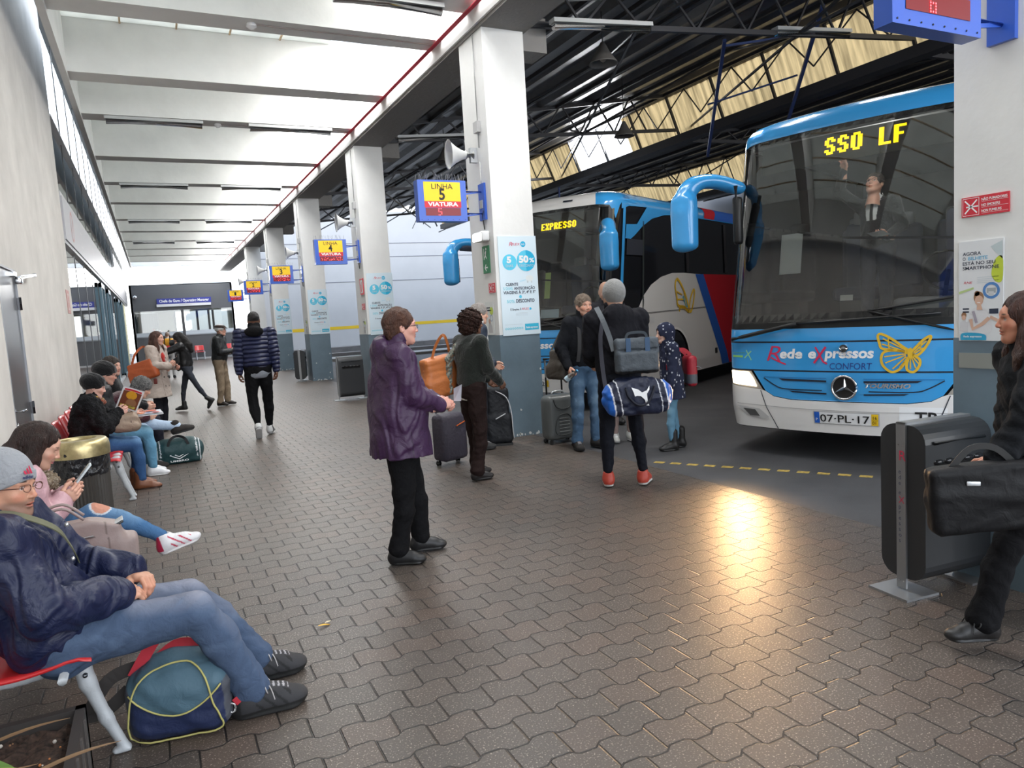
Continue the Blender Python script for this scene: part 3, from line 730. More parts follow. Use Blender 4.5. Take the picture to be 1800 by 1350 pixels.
def sdf_obj(name, parts, mat, parent=None, loc=None, rz=0.0, puff=None):
    """parts: list of (V, Q, col) with col an rgb or an Nx3 array -> one smooth mesh object with colour attribute Col"""
    Vs, Qs, Cs, b = [], [], [], 0
    for V, Q, col in parts:
        Vs.append(V); Qs.append(Q+b); b += len(V)
        col = np.asarray(col, float); Cs.append(np.broadcast_to(col, (len(V), 3)) if col.ndim == 1 else col)
    V = np.concatenate(Vs); Q = np.concatenate(Qs); Cc = np.concatenate(Cs)
    me = bpy.data.meshes.new(name); me.vertices.add(len(V)); me.vertices.foreach_set('co', V.astype(np.float32).ravel())
    me.loops.add(len(Q)*4); me.loops.foreach_set('vertex_index', Q.astype(np.int32).ravel())
    me.polygons.add(len(Q)); me.polygons.foreach_set('loop_start', np.arange(0, len(Q)*4, 4, dtype=np.int32))
    me.update(calc_edges=True); me.validate()
    me.polygons.foreach_set('use_smooth', np.ones(len(me.polygons), bool))
    at = me.color_attributes.new('Col', 'FLOAT_COLOR', 'POINT'); at.data.foreach_set('color', np.concatenate([Cc, np.ones((len(Cc), 1))], 1).astype(np.float32).ravel())
    if puff is not None:
        pa = me.attributes.new('puffv', 'FLOAT', 'POINT'); pa.data.foreach_set('value', np.asarray(puff, np.float32))
    me.materials.append(mat)
    o = bpy.data.objects.new(name, me); C.objects.link(o)
    if parent is not None: o.parent = parent
    if loc is not None: o.location = loc
    o.rotation_euler = (0, 0, rz)
    return o
# ======================= coaches =======================
BLUE = (.045, .33, .72); WHT = (.78, .77, .76)
m_blue = P(BLUE, .22, spec=.5, coat=.5); m_white = P(WHT, .28, coat=.4); m_dglass = P((.012, .013, .016), .06, spec=.7)
m_blk = P((.012, .012, .013), .4); m_red = P((.50, .02, .035), .6, spec=.15); m_royal = P((.03, .12, .48), .6, spec=.15); m_sidew = P((.66, .65, .64), .55, spec=.2); m_gold = P((.72, .46, .04), .6, spec=.2)
m_gap = P((.01, .015, .03), .6); m_txtw = P((.86, .88, .9), .5); m_txtr = P((.62, .03, .10), .5); m_navy = P((.02, .05, .25), .5)
_pl = [(0.0, 0.0)]
for i in range(1, 13): y = 1.0*i/12; _pl.append((-.12*y*y, y))
for i in range(1, 11): a = i/10*PI/2; _pl.append((-.12-.46*(1-math.cos(a))-.0, 1.0+.275*math.sin(a)))
for i in range(1, 24): _pl.append((-.58-.5*i, 1.275))
_pl = np.array(_pl); _ul = np.concatenate([[0], np.cumsum(np.hypot(*np.diff(_pl, axis=0).T))])
BUSL = 12.0
def bus_map(u, v, lift=0.0):
    s = 1 if u >= 0 else -1; u_ = min(abs(u), _ul[-1]); i = int(np.searchsorted(_ul, u_)); i = min(max(i, 1), len(_ul)-1)
    t = (u_-_ul[i-1])/(_ul[i]-_ul[i-1]); x, y = _pl[i-1]+(_pl[i]-_pl[i-1])*t; d = _pl[i]-_pl[i-1]; d = d/np.hypot(*d); nx, ny = d[1], -d[0]
    T = 3.17; vv = min(v, T); w = 1/(1+max(0, (-x-.3))**2*.6)      # front lean fades along the sides
    rec = (.005+.21*max(0, vv-1.2)**1.0+.0*vv); ins = .03*max(0, vv-1.0)/2; z = vv; nz = 0
    if vv < .5: rec += (.5-vv)*.12; ins += (.5-vv)*.12
    if v > T:
        a = min(1, (v-T)/.5)*PI/2; z = T+.20*math.sin(a); rec += .5*(1-math.cos(a)); ins += .36*(1-math.cos(a)); nz = math.sin(a); nx *= math.cos(a); ny *= math.cos(a)
    x -= rec*w if abs(y) < 1.28 else 0
    y -= ins*min(1, y/1.275)
    return (x+nx*lift, s*(y+ny*lift), z+nz*lift)
def side_u(d):           # distance behind the front corner plane -> u
    return _ul[22]+(d-.58)
STP = (.08, .12)
def butterfly(a, cx, cy, w, h, g, side=False, mir=1, fill=None):
    """a two-winged outline butterfly about w wide and h high, drawn with thick veined wings"""
    T = lambda pts: [(cx+mir*x*w, cy+y*h) for x, y in pts]
    lw = .052*w
    up = smooth_curve([(.12, .02), (-.02, .16), (-.22, .36), (-.42, .5), (-.5, .46), (-.47, .26), (-.42, .12), (-.2, .08)], 5, True)
    lo = smooth_curve([(.1, -.02), (-.12, .06), (-.36, .04), (-.44, -.12), (-.4, -.34), (-.24, -.5), (-.08, -.42), (.04, -.2)], 5, True)
    ru = smooth_curve([(.13, .0), (.24, .16), (.38, .34), (.5, .42), (.47, .28), (.36, .06), (.26, -.06), (.18, -.06)], 5, True)
    rl = smooth_curve([(.13, -.04), (.22, -.1), (.3, -.2), (.28, -.36), (.18, -.5), (.06, -.44), (.06, -.24)], 5, True)
    for c in (up, lo, ru, rl): a.line(T(c), lw, g, 3, closed=True)
    for p, q in [((.08, .04), (-.4, .38)), ((.0, .05), (-.42, .24)), ((-.28, .1), (-.3, .38)), ((.06, -.02), (-.38, -.1)), ((.04, -.06), (-.36, -.26)), ((.04, -.1), (-.22, -.42)), ((.06, -.14), (-.08, -.38)), ((.18, .0), (.42, .3)), ((.2, -.02), (.36, .12)), ((.3, .1), (.34, .26)), ((.14, -.1), (.22, -.4)), ((.12, -.12), (.12, -.42)), ((.15, -.08), (.27, -.28))]:
        a.line(T([p, q]), lw*.5, g, 3)
    a.poly(T([(.08, .1), (.14, .14), (.17, .02), (.14, -.16), (.09, -.14), (.06, 0)]), g, 4)
def make_bus(name, label, origin, heading, v1):
    hz = math.atan2(heading[1], heading[0])
    root = empty(name, (origin[0], origin[1], 0), hz); tag(root, label, 'bus')
    UE = side_u(BUSL)
    # --- shell: dark glass-black body with an opening for the windscreen
    mb = MB(); us = sorted(set([round(x, 4) for x in list(np.arange(-1.26, 1.261, .07))+list(np.linspace(1.26, 1.75, 8))+list(-np.linspace(1.26, 1.75, 8))+list(np.arange(2, UE, .5))+[-x for x in np.arange(2, UE, .5)]+[UE, -UE]]))
    vs = [.28, .40, .5, .62, .8, 1.0, 1.2, 1.26, 1.6, 2.0, 2.4, 2.8, 3.12, 3.17, 3.25, 3.34, 3.45, 3.56, 3.67]
    V = [bus_map(u, v, -.012) for v in vs for u in us]; n = len(us); F = []
    for j in range(len(vs)-1):
        for i in range(n-1):
            if abs((us[i]+us[i+1])/2) < 1.25 and 1.25 < (vs[j]+vs[j+1])/2 < 3.12: continue
            F.append((j*n+i, j*n+i+1, (j+1)*n+i+1, (j+1)*n+i))
    t0 = (len(vs)-1)*n; F.append(tuple(t0+i for i in range(n))); F.append(tuple(i for i in range(n))[::-1])
    F += [(j*n, (j+1)*n, (j+1)*n+n-1, j*n+n-1) for j in range(len(vs)-1)]
    mb.add(V, F, m_dglass, True); mb.build('body_shell', root)
    def panel(nm, draw, lift=.006, lab=None):
        mb = MB(); a = Art(mb, bus_map, STP, lift); draw(a); o = mb.build(nm, root)
        for p in o.data.polygons: p.use_smooth = True
        if lab: o['label'] = lab
        return o
    # --- bumper
    def f(a):
        top = [(-1.62, .72), (-1.2, .70), (-.80, .67), (-.76, .655), (-.68, .61), (-.5, .585), (0, .585), (.5, .585), (.68, .61), (.76, .655), (.80, .67), (1.2, .70), (1.62, .72)]
        a.poly([(-1.62, .29), (1.62, .29)]+top[::-1], m_white, 1)
        for s in (-1, 1): a.line([(s*.82, .665), (s*.76, .5), (s*.66, .292)], .008, m_gap, 2)
        a.line([(-1.1, .52), (-.3, .505), (.3, .505), (1.1, .52)], .006, P((.4, .4, .4), .5), 2)
        for s in (-1, 1):
            a.poly([(s*1.10, .50), (s*.84, .48), (s*.74, .40), (s*.80, .375), (s*1.0, .40)], P((.55, .55, .55), .4), 2)
    bum = panel('bumper', f)
    for s in (-1, 1): panel('fog_light', lambda a: a.poly([(s*1.03, .475), (s*.89, .470), (s*.845, .405), (s*.96, .405)], P((.10, .10, .10), .15), 3))
    # --- hood panels
    def f(a):
        a.poly([(-1.62, .88), (-1.62, 1.13), (1.62, 1.13), (1.62, .88), (1.2, .87), (-1.2, .87)], m_blue, 1)
        a.line([(-1.62, 1.137), (1.62, 1.137)], .016, m_gap, 1)
        a.rect(-1.62, 1.145, 1.62, 1.262, m_blue, 1)
    panel('front_flap', f)
    def f(a):
        a.poly([(-.90, .855), (-.77, .665), (-.68, .615), (-.5, .592), (0, .592), (.5, .592), (.68, .615), (.77, .665), (.90, .855)], m_blue, 1)
        a.line([(-1.2, .862), (1.2, .862)], .012, m_gap, 1)
        for s in (-1, 1):
            a.line(smooth_curve([(s*.78, .79), (s*.66, .72), (s*.55, .69), (s*.2, .688)], 5), .010, m_gap, 2)
            a.poly([(s*.62, .79), (s*.16, .782), (s*.16, .765), (s*.58, .77)], m_gap, 2); a.poly([(s*.52, .675), (s*.16, .665), (s*.16, .652), (s*.48, .66)], m_gap, 2)
            a.line([(s*.78, .80), (s*.16, .80)], .008, P((.02, .2, .5), .4), 2)
    panel('grille', f)
    # --- head lights
    lamp_on = EM((1.0, .86, .62), 9.0); cover = P((.35, .33, .30), .12)
    for s in (-1, 1):
        on = v1
        def f(a):
            a.poly([(s*1.50, .86), (s*.925, .852), (s*.80, .672), (s*1.2, .70), (s*1.5, .725)], cover if on else P((.25, .26, .28), .1), 1)
            if on: a.poly([(s*1.21, .846), (s*.955, .842), (s*.905, .78), (s*.865, .70), (s*1.18, .720)], lamp_on, 2)
            else: a.disc(s*1.0, .77, .06, P((.6, .6, .6), .1, metal=.6), 2); a.disc(s*1.2, .78, .055, P((.6, .6, .6), .1, metal=.6), 2)
        panel('headlight', f)
        if on and s < 0:
            l = bpy.data.lights.new('headlight_beam', 'SPOT'); l.energy = 200; l.color = (1, .60, .28); l.spot_size = R_(58); l.spot_blend = 1.0; l.shadow_soft_size = .09
            lo = bpy.data.objects.new('headlight_beam', l); C.objects.link(lo); lo.parent = root; p = bus_map(s*1.02, .78, .08); lo.location = p
            lo.rotation_euler = Vector((1, .34, -.13)).to_track_quat('-Z', 'Y').to_euler()
    # --- roof band over the windscreen, corners
    def f(a):
        c0 = m_blue if v1 else m_white
        a.rect(-1.0, 3.125, 1.0, 3.66, c0, 1)
        for s in (-1, 1): a.poly([(s*1.0, 3.125), (s*1.22, 3.10), (s*1.30, 3.0), (s*1.34, 2.9), (s*1.42, 3.1), (s*1.5, 3.2), (s*2.2, 3.14), (s*2.2, 3.66), (s*1.0, 3.66)], m_blue, 1)
        if v1: a.poly([(-1.12, 3.22), (-.98, 3.24), (-.98, 3.30), (-1.10, 3.28)], EM((.9, .95, 1), 1.5), 3)
        else: a.poly([(-.62, 3.24), (-.45, 3.24), (-.45, 3.28), (-.62, 3.28)], m_gap, 3); a.poly([(.62, 3.24), (.45, 3.24), (.45, 3.28), (.62, 3.28)], m_gap, 3)
    panel('roof_band', f)
    # --- windscreen with its dark surround and a divider line
    mb = MB(); a = Art(mb, bus_map, STP, .004); gl = GL((.86, .90, .88), .012, .85, .04)
    a.rect(-1.28, 1.255, 1.28, 3.125, gl, 1); o = mb.build('windscreen', root)
    for p in o.data.polygons: p.use_smooth = True
    def f(a):
        a.rect(-1.28, 1.255, 1.28, 1.40, m_blk, 1); a.rect(-1.28, 3.08, 1.28, 3.13, m_blk, 1)
        for s in (-1, 1): a.rect(min(s*1.27, s*1.31), 1.26, max(s*1.27, s*1.31), 3.05, P((.3, .32, .33), .15, metal=.9), 2); a.rect(min(s*1.21, s*1.27), 1.26, max(s*1.21, s*1.27), 3.1, m_blk, 1)
        a.line([(-1.28, 2.34), (-.8, 2.24), (0, 2.06), (.8, 1.98), (1.28, 1.95)], .022, m_blk, 1)
    panel('windscreen_frame', f, .004)
    # wipers
    mb = MB()
    for (u0, v0, u1, v1_) in ((-1.10, 1.17, -.42, 1.31), (-.42, 1.31, .75, 1.36), (.9, 1.2, .2, 1.40), (.2, 1.40, .95, 1.50)):
        pts = [bus_map(u0+(u1-u0)*t/6, v0+(v1_-v0)*t/6, .05) for t in range(7)]; mb.tube(pts, .022 if u0 < -1 else .012, m_blk, 6)
    mb.build('wiper', root)
    # --- lettering and marks on the front
    def f(a):
        if v1:
            a.text('R', -.745, .955, .215, m_txtr, 2, shear=.28, width=.15, bold=-.004)
            a.line([(-.70, .99), (-.64, .96), (-.545, .925)], .014, m_txtr, 2)
            a.text('ede', -.605, .985, .125, m_txtw, 2, bold=.022, shear=.12, width=.225); a.text('e', -.325, .987, .125, m_txtw, 2, bold=.022, shear=.12, width=.075)
            a.line([(-.27, .94), (-.16, 1.09)], .02, m_txtr, 3); a.line([(-.255, 1.09), (-.185, .955), (-.15, .935)], .016, m_txtr, 3)
            a.text('pressos', -.175, .99, .125, m_txtw, 2, bold=.022, shear=.12, width=.42)
            a.text('CONFORT', -.13, .885, .085, m_navy, 2, width=.36, shear=.08)
        else:
            a.text('Rede expressos', -.745, .985, .14, m_txtw, 2, bold=.02, shear=.12, width=1.24)
            a.rect(.42, .90, .70, .965, P((.75, .42, .02), .5), 2); a.rect(.38, .90, .42, .965, m_red, 2); a.text('ESPAÑA', .45, .915, .05, m_red, 3, width=.22, bold=.015)
    panel('lettering', f, .0045)
    if v1:
        panel('butterfly_decal', lambda a: butterfly(a, .48, 1.03, .40, .33, m_gold), .0045)
        panel('model_badge', lambda a: a.text('TOURISMO', .17, .722, .055, P((.75, .78, .8), .2, metal=.9), 3, width=.36, bold=.02, shear=.3), .0045)
        def f(a): a.rect(.44, .36, .80, .56, m_txtw, 2); a.text('TR', .56, .415, .15, m_blk, 3, bold=.01)
        panel('sticker', f, .0045)
        def f(a): a.line([(-1.16, 1.032), (-.99, 1.032)], .012, P((.05, .3, .4), .5), 2); a.rect(-1.17, .985, -1.02, 1.005, P((.25, .6, .15), .5), 2); a.line([(-.98, 1.06), (-.92, .96)], .012, P((.25, .6, .35), .5), 2); a.line([(-1.0, .98), (-.92, 1.05)], .012, P((.25, .6, .35), .5), 2)
        panel('operator_logo', f, .0045)
    # emblem
    mb = MB(); ch = P((.78, .80, .82), .12, metal=1.0); e = empty('x'); bpy.data.objects.remove(e)
    def em(u, v): return bus_map(u, v, .03)
    pts = [em(.105*math.cos(t*PI/16), .722+.105*math.sin(t*PI/16)) for t in range(32)]; mb.tube(pts, .011, ch, 6, closed=True)
    a = Art(mb, bus_map, None, .001); a.disc(0, .722, .10, m_blk, 14)
    for k in range(3):
        t = PI/2+k*2*PI/3; q = lambda r, o: (r*math.cos(t+o), .722+r*math.sin(t+o)); c0 = bus_map(0, .722, .034)
        tip = bus_map(*q(.098, 0), .018); l_, r_ = bus_map(*q(.018, .9), .018), bus_map(*q(.018, -.9), .018)
        mb.add([c0, tip, l_, r_], [(0, 1, 2), (0, 3, 1)], ch)
    mb.build('star_emblem', root)
    if v1:
        mb = MB(); mb.cyl(bus_map(-.0, 1.075, .0), bus_map(0, 1.075, .035), .036, ch, 20); mb.cyl(bus_map(0, 1.075, .035), bus_map(0, 1.075, .04), .018, P((.2, .2, .2), .4), 12); mb.build('lock_cap', root)
    # number plate
    def f(a):
        x0, x1, y0, y1 = (-.285, .285, .375, .495)
        a.rect(x0, y0, x1, y1, P((.45, .45, .46), .4), 3); a.rect(x0+.008, y0+.008, x1-.008, y1-.008, P((.82, .83, .84), .4), 4)
        a.rect(x0+.008, y0+.008, x0+.055, y1-.008, P((.02, .12, .55), .4), 5); a.text('P', x0+.02, y0+.03, .035, m_txtw, 6); a.rect(x1-.065, y0+.008, x1-.008, y1-.008, P((.85, .55, .02), .4), 5)
        a.text('07·PL·17' if v1 else '34·NS·72', x0+.062, y0+.024, .098, m_blk, 6, width=.43, bold=.005)
        a.text('16' if v1 else '12', x1-.058, y0+.065, .04, m_blk, 6); a.text('01', x1-.058, y0+.02, .04, m_blk, 6); a.line([(x1-.06, y0+.055), (x1-.012, y0+.055)], .003, m_blk, 6)
    panel('number_plate', f, .003)
    # papers behind the screen
    def f(a):
        if v1:
            a.rect(-.66, 1.78, -.44, 2.16, P((.72, .74, .75), .6), 1); a.rect(-.655, 2.115, -.445, 2.13, m_blue, 2)
            for k in range(9): a.line([(-.64, 2.07-.03*k), (-.47, 2.07-.03*k)], .006, P((.5, .5, .5), .6), 2)
            a.rect(-.055, 1.50, .055, 1.55, P((.8, .8, .78), .5), 1)
        else: a.rect(.15, 1.45, .48, 1.58, P((.6, .75, .85), .6), 1); a.rect(.2, 1.75, .3, 2.15, P((.5, .65, .2), .6), 1)
    panel('window_notice', f, -.004)
    # led board behind the upper screen
    mb = MB(); led = EM((1.0, .62, .0), 2.6); W_ = []
    def lm(u, v, l): p = bus_map(u, v, 0); return (p[0]-.10+l, p[1], p[2])
    a = Art(mb, lm, None, .002); 
    FONT = {'S': ['01110', '11011', '11000', '01110', '00011', '11011', '01110'], 'O': ['01110', '11011', '11011', '11011', '11011', '11011', '01110'], 'L': ['11000']*6+['11111'], 'F': ['11111', '11000', '11000', '11110', '11000', '11000', '11000'],
            'P': ['11110', '11011', '11011', '11110', '11000', '11000', '11000'], 'R': ['11110', '11011', '11011', '11110', '11110', '11011', '11011'], 'E': ['11111', '11000', '11000', '11110', '11000', '11000', '11111'], ' ': ['00000']*7, 'X': ['11011', '11011', '01110', '00100', '01110', '11011', '11011']}
    txt, u0, v0, pc = ('SSO LF', -.315, 2.875, .0205) if v1 else ('EXPRESSO', .0, 2.83, .0135)
    for k, ch_ in enumerate(txt):
        for r_, row in enumerate(FONT[ch_]):
            for c_, b_ in enumerate(row):
                if b_ == '1': cx = u0+(k*6.0+c_)*pc; cy = v0+(6-r_)*pc*1.12; a.rect(cx, cy, cx+pc*.98, cy+pc*1.08, led, 2)
    mb.build('destination_display', root)
    mb = MB(); a = Art(mb, lm, (.1, 0), -.004); a.rect(-1.0, 2.80, 1.0, 3.07, P((.03, .03, .032), .5), 1); mb.build('display_case', root)
    # interior seen through the glass
    mb = MB(); din = P((.13, .13, .135), .6); dg = P((.20, .205, .21), .7); se = P((.10, .11, .17), .9)
    mb.box((-BUSL+.1, -1.2, 1.0), (-.62, 1.2, 1.05), din); mb.box((-1.3, -1.0, 1.05), (-.72, 1.0, 1.30), P((.24, .245, .24), .6)); mb.rbox((-.85, .62, 1.38), (.5, .8, .22), din, .06)
    mb.box((-4.6, -1.18, 1.05), (-4.55, 1.18, 3.2), P((.09, .09, .10), .9)); mb.box((-4.6, -1.2, 3.12), (-.9, 1.2, 3.16), P((.30, .30, .31), .8))
    mb.build('cabin', root)
    if v1:
        l = bpy.data.lights.new('driver_fill', 'POINT'); l.energy = 14; l.color = (1, .96, .9); l.shadow_soft_size = .12; lo = bpy.data.objects.new('driver_fill', l); C.objects.link(lo); lo.parent = root; lo.location = (-.75, .1, 2.98)  # added point light in the cab, only there to brighten the driver
    mb = MB(); mb.tube([(-.98+.11*math.cos(t*PI/10)-.0, .62+.22*math.sin(t*PI/10), 1.72+.18*math.cos(t*PI/10)) for t in range(20)], .014, m_blk, 6, closed=True); mb.cyl((-.98, .62, 1.72), (-.8, .62, 1.45), .02, m_blk); mb.build('steering_wheel', root)
    for (x, y) in ((-1.75, .62), (-2.3, -.55), (-3.1, .75), (-3.1, .25), (-3.1, -.35), (-3.1, -.85)):
        mb = MB(); mb.rbox((x, y, 1.55), (.48, .45, .16), se, .05); mb.rbox((x-.22, y, 1.98), (.14, .44, .8), se, .06); mb.rbox((x-.22, y, 2.42), (.11, .26, .2), P((.35, .36, .38), .8), .04); mb.box((x-.15, y-.15, 1.05), (x+.15, y+.15, 1.5), din)
        mb.build('passenger_seat' if x < -2 else 'driver_seat', root)
    # --- sides
    for s in (-1, 1):
        def f(a):
            uu = lambda d: s*side_u(d)
            wh = [2.5, 8.4]; low = [(uu(.62), .29)]
            arch = []
            for xc in wh: arch += [(uu(xc-.62), .29)]+[(uu(xc-.60*math.cos(t*PI/12)), .52+.60*math.sin(t*PI/12)) for t in range(0, 13)]+[(uu(xc+.62), .29)]
            bot = [(uu(.66), .29)]+arch+[(uu(BUSL), .29)]
            top = [(uu(BUSL), 2.06), (uu(4.0), 2.06), (uu(3.0), 2.085), (uu(2.46), 2.08), (uu(2.0), 2.01), (uu(1.6), 1.88), (uu(1.32), 1.71), (uu(1.12), 1.50), (uu(1.03), 1.36), (uu(.66), 1.22)]
            a.poly(bot+top, m_sidew, 1)
            a.poly([(uu(3.49), 2.065), (uu(3.87), 2.065), (uu(5.1), .30), (uu(4.72), .30)], m_royal, 2); a.poly([(uu(3.87), 2.065), (uu(5.9), 2.06), (uu(7.2), .30), (uu(5.1), .30)], m_red, 2)
            a.line([(uu(1.10), 1.43), (uu(3.9), 1.455)], .012, P((.2, .2, .2), .5), 3); a.line([(uu(1.10), 1.43), (uu(1.12), 1.1)], .01, P((.2, .2, .2), .5), 3)
            a.rect(min(uu(1.55), uu(1.7)), 1.25, max(uu(1.55), uu(1.7)), 1.36, P((.6, .6, .6), .4), 2)
            a.rect(min(uu(4.30), uu(4.42)), .55, max(uu(4.30), uu(4.42)), .65, m_blk, 3)
            for xc in (2.5,):
                a.line([(uu(xc-.63*math.cos(t*PI/16)), .50+.63*math.sin(t*PI/16)) for t in range(17)], .045, P((.78, .77, .75), .3), 2)
        panel('side_panel', f)
        def f(a):
            uu = lambda d: s*side_u(d)
            a.poly([(uu(.60), 2.60), (uu(.80), 2.60), (uu(.95), 2.66), (uu(1.25), 2.81), (uu(1.67), 2.96), (uu(2.2), 3.05), (uu(2.8), 3.09), (uu(BUSL), 3.11), (uu(BUSL), 3.66), (uu(.45), 3.66), (uu(.45), 3.05), (uu(.70), 3.11), (uu(1.45), 3.13), (uu(1.03), 2.84), (uu(.62), 2.82)], m_blue, 1)
            if not v1: a.poly([(uu(4.0), 3.11), (uu(4.5), 3.11), (uu(4.9), 3.66), (uu(4.2), 3.66)], m_red, 2); a.poly([(uu(4.5), 3.11), (uu(BUSL), 3.11), (uu(BUSL), 3.66), (uu(4.9), 3.66)], m_royal, 2)
            a.rect(min(uu(.50), uu(.58)), 1.2, max(uu(.50), uu(.58)), 3.1, m_blue, 1)
        panel('roof_side', f)
        def f(a):
            uu = lambda d: s*side_u(d)
            a.rect(min(uu(.66), uu(1.30)), 2.35, max(uu(.66), uu(1.30)), 2.60, P((.03, .035, .05), .5), 1)
            a.rect(min(uu(1.28), uu(1.34)), 1.4, max(uu(1.28), uu(1.34)), 2.9, P((.03, .04, .04), .5), 1)
        panel('door_frame', f)
        for xd in (3.1, 5.0, 6.9, 8.8): panel('window_post', lambda a: a.rect(min(s*side_u(xd), s*side_u(xd+.12)), 2.1, max(s*side_u(xd), s*side_u(xd+.12)), 3.05, P((.03, .03, .035), .4), 1))
        if s > 0:
            def f(a):
                uu = lambda d: s*side_u(d)
                class A2:
                    pass
                b2 = Art(a.mb, lambda u, v, l: bus_map(side_u(u), v, l), a.step, a.l)
                # butterfly seen edge on: a tall narrow wing and a slim one
                for pts in (smooth_curve([(2.62, 1.97), (2.56, 1.85), (2.62, 1.65), (2.66, 1.52), (2.95, 1.46), (3.12, 1.40), (3.04, 1.62), (2.86, 1.84), (2.72, 1.95)], 5, True), smooth_curve([(3.14, 1.42), (3.2, 1.62), (3.36, 1.78), (3.4, 1.72), (3.3, 1.5), (3.22, 1.4)], 5, True), smooth_curve([(2.7, 1.41), (2.76, 1.49), (2.95, 1.47), (3.1, 1.40)], 5)):
                    b2.line(pts, .05, m_gold, 4)
                b2.poly([(2.86, 1.66), (2.95, 1.7), (3.08, 1.48), (3.0, 1.46)], P((.1, .35, .5), .5), 3)
                for q in ((2.62, 1.76, 2.84, 1.70), (2.64, 1.62, 2.9, 1.62), (2.9, 1.8, 3.0, 1.5)): b2.line([q[:2], q[2:]], .025, m_gold, 4)
            panel('butterfly_decal', f, .0045)
    # --- wheels
    for xc in (2.5, 8.4):
        for s in (-1, 1):
            mb = MB(); y = s*1.12
            prof = [(.0, -.0), (.0, -.0)]
            def ring(r, yy): return [(-xc-.0+r*math.cos(t*2*PI/32), yy, .505+r*math.sin(t*2*PI/32)) for t in range(32)]
            rings = [ring(.50, s*.82), ring(.505, s*1.08), ring(.48, s*1.13), ring(.31, s*1.12)]; V = [p for r in rings for p in r]; F = []
            for j in range(3):
                for i in range(32): F.append((j*32+i, j*32+(i+1) % 32, (j+1)*32+(i+1) % 32, (j+1)*32+i))
            mb.add(V, F, P((.02, .02, .021), .75), True); w = mb.build('wheel', root)
            mb = MB(); rings = [ring(.31, s*1.12), ring(.29, s*1.06), ring(.16, s*1.04), ring(.13, s*1.10), ring(.05, s*1.12), ring(.001, s*1.12)]; V = [p for r in rings for p in r]; F = []
            for j in range(5):
                for i in range(32): F.append((j*32+i, j*32+(i+1) % 32, (j+1)*32+(i+1) % 32, (j+1)*32+i))
            rim = P((.30, .30, .31), .35, metal=.7); mb.add(V, F, rim, True)
            for k in range(10): t = k*PI/5; mb.cyl((-xc+.2*math.cos(t), s*1.05, .505+.2*math.sin(t)), (-xc+.2*math.cos(t), s*1.085, .505+.2*math.sin(t)), .018, chrome, 8); 
            mb.build('rim', w)
            mb = MB(); Vv = [(-xc-.6*math.cos(t*PI/12), s*(1.26-j*.5), .52+.6*math.sin(t*PI/12)) for j in (0, 1) for t in range(13)]
            mb.add(Vv, [(t, t+1, 14+t, 13+t) for t in range(12)], m_blk); mb.build('wheel_arch', root)
    mb = MB(); mb.box((-BUSL+.3, -1.1, .26), (-.5, 1.1, .5), m_blk) if False else mb.box((-1.6, -1.1, .30), (-.35, 1.1, .6), m_blk); mb.build('underside', root)
    # --- mirrors: hanging arms at both corners
    for s in (-1, 1):
        F_ = Field((-.75, min(s*.95, s*1.95), 1.75), (.55, max(s*.95, s*1.95), 3.15), .014)
        pth = smooth_curve([(-.42, s*1.16, 2.70), (-.24, s*1.30, 2.77), (-.06, s*1.42, 2.76), (.05, s*1.50, 2.64), (.07, s*1.51, 2.45)], 4)
        for i in range(len(pth)-1): F_.cone(pth[i], pth[i+1], .085, .085, .03, flat=((0, 0, 1), .75) if i < 9 else None)
        F_.box((.08, s*1.50, 2.36), (.09, .125, .27), .06, .06); F_.cone((.08, s*1.50, 2.45), (.08, s*1.51, 2.18), .115, .10, .05)
        V, Q = F_.mesh(); V = relax(V, Q, 2)
        o = sdf_obj('wing_mirror', [(V, Q, BLUE)], m_blue, root)
        if not v1:
            mb = MB(); mb.tube([(-.5, s*1.2, 2.68), (-.28, s*1.32, 2.72), (-.1, s*1.42, 2.74)], .095, P((.10, .11, .15), .4), 10); mb.build('mirror_bracket', root)
        mb = MB(); mb.rbox((-.02, s*1.50, 2.33), (.02, .19, .42), P((.35, .38, .4), .05, metal=1), .008); mb.build('mirror_glass', o)
        if v1: mb = MB(); mb.rbox((-.28, s*1.10, 2.36), (.10, .09, .48), m_blk, .035); mb.cyl((-.25, s*1.1, 2.7), (-.25, s*1.1, 2.5), .02, m_blk); mb.build('inner_mirror', root)
    return root
h1 = (math.sin(R_(-111.2)), math.cos(R_(-111.2))); A1 = np.array([5.215, 5.627]); dl1 = np.array([.352, -.936]); G1 = A1+dl1*1.17+np.array(h1)*.10
bus1 = make_bus('coach', 'blue and white coach with one headlight lit, front towards the platform beside the nearest column', G1, h1, True)
s2 = np.array([math.sin(R_(63.3)), math.cos(R_(63.3))]); W2 = np.array([8.1, 10.03]); C2 = W2-s2*2.5; G2 = C2+np.array([-s2[1], s2[0]])*1.275
bus2 = make_bus('coach', 'white coach with red and blue side stripes, half hidden behind the fifth column', G2, (-s2[0], -s2[1]), False)
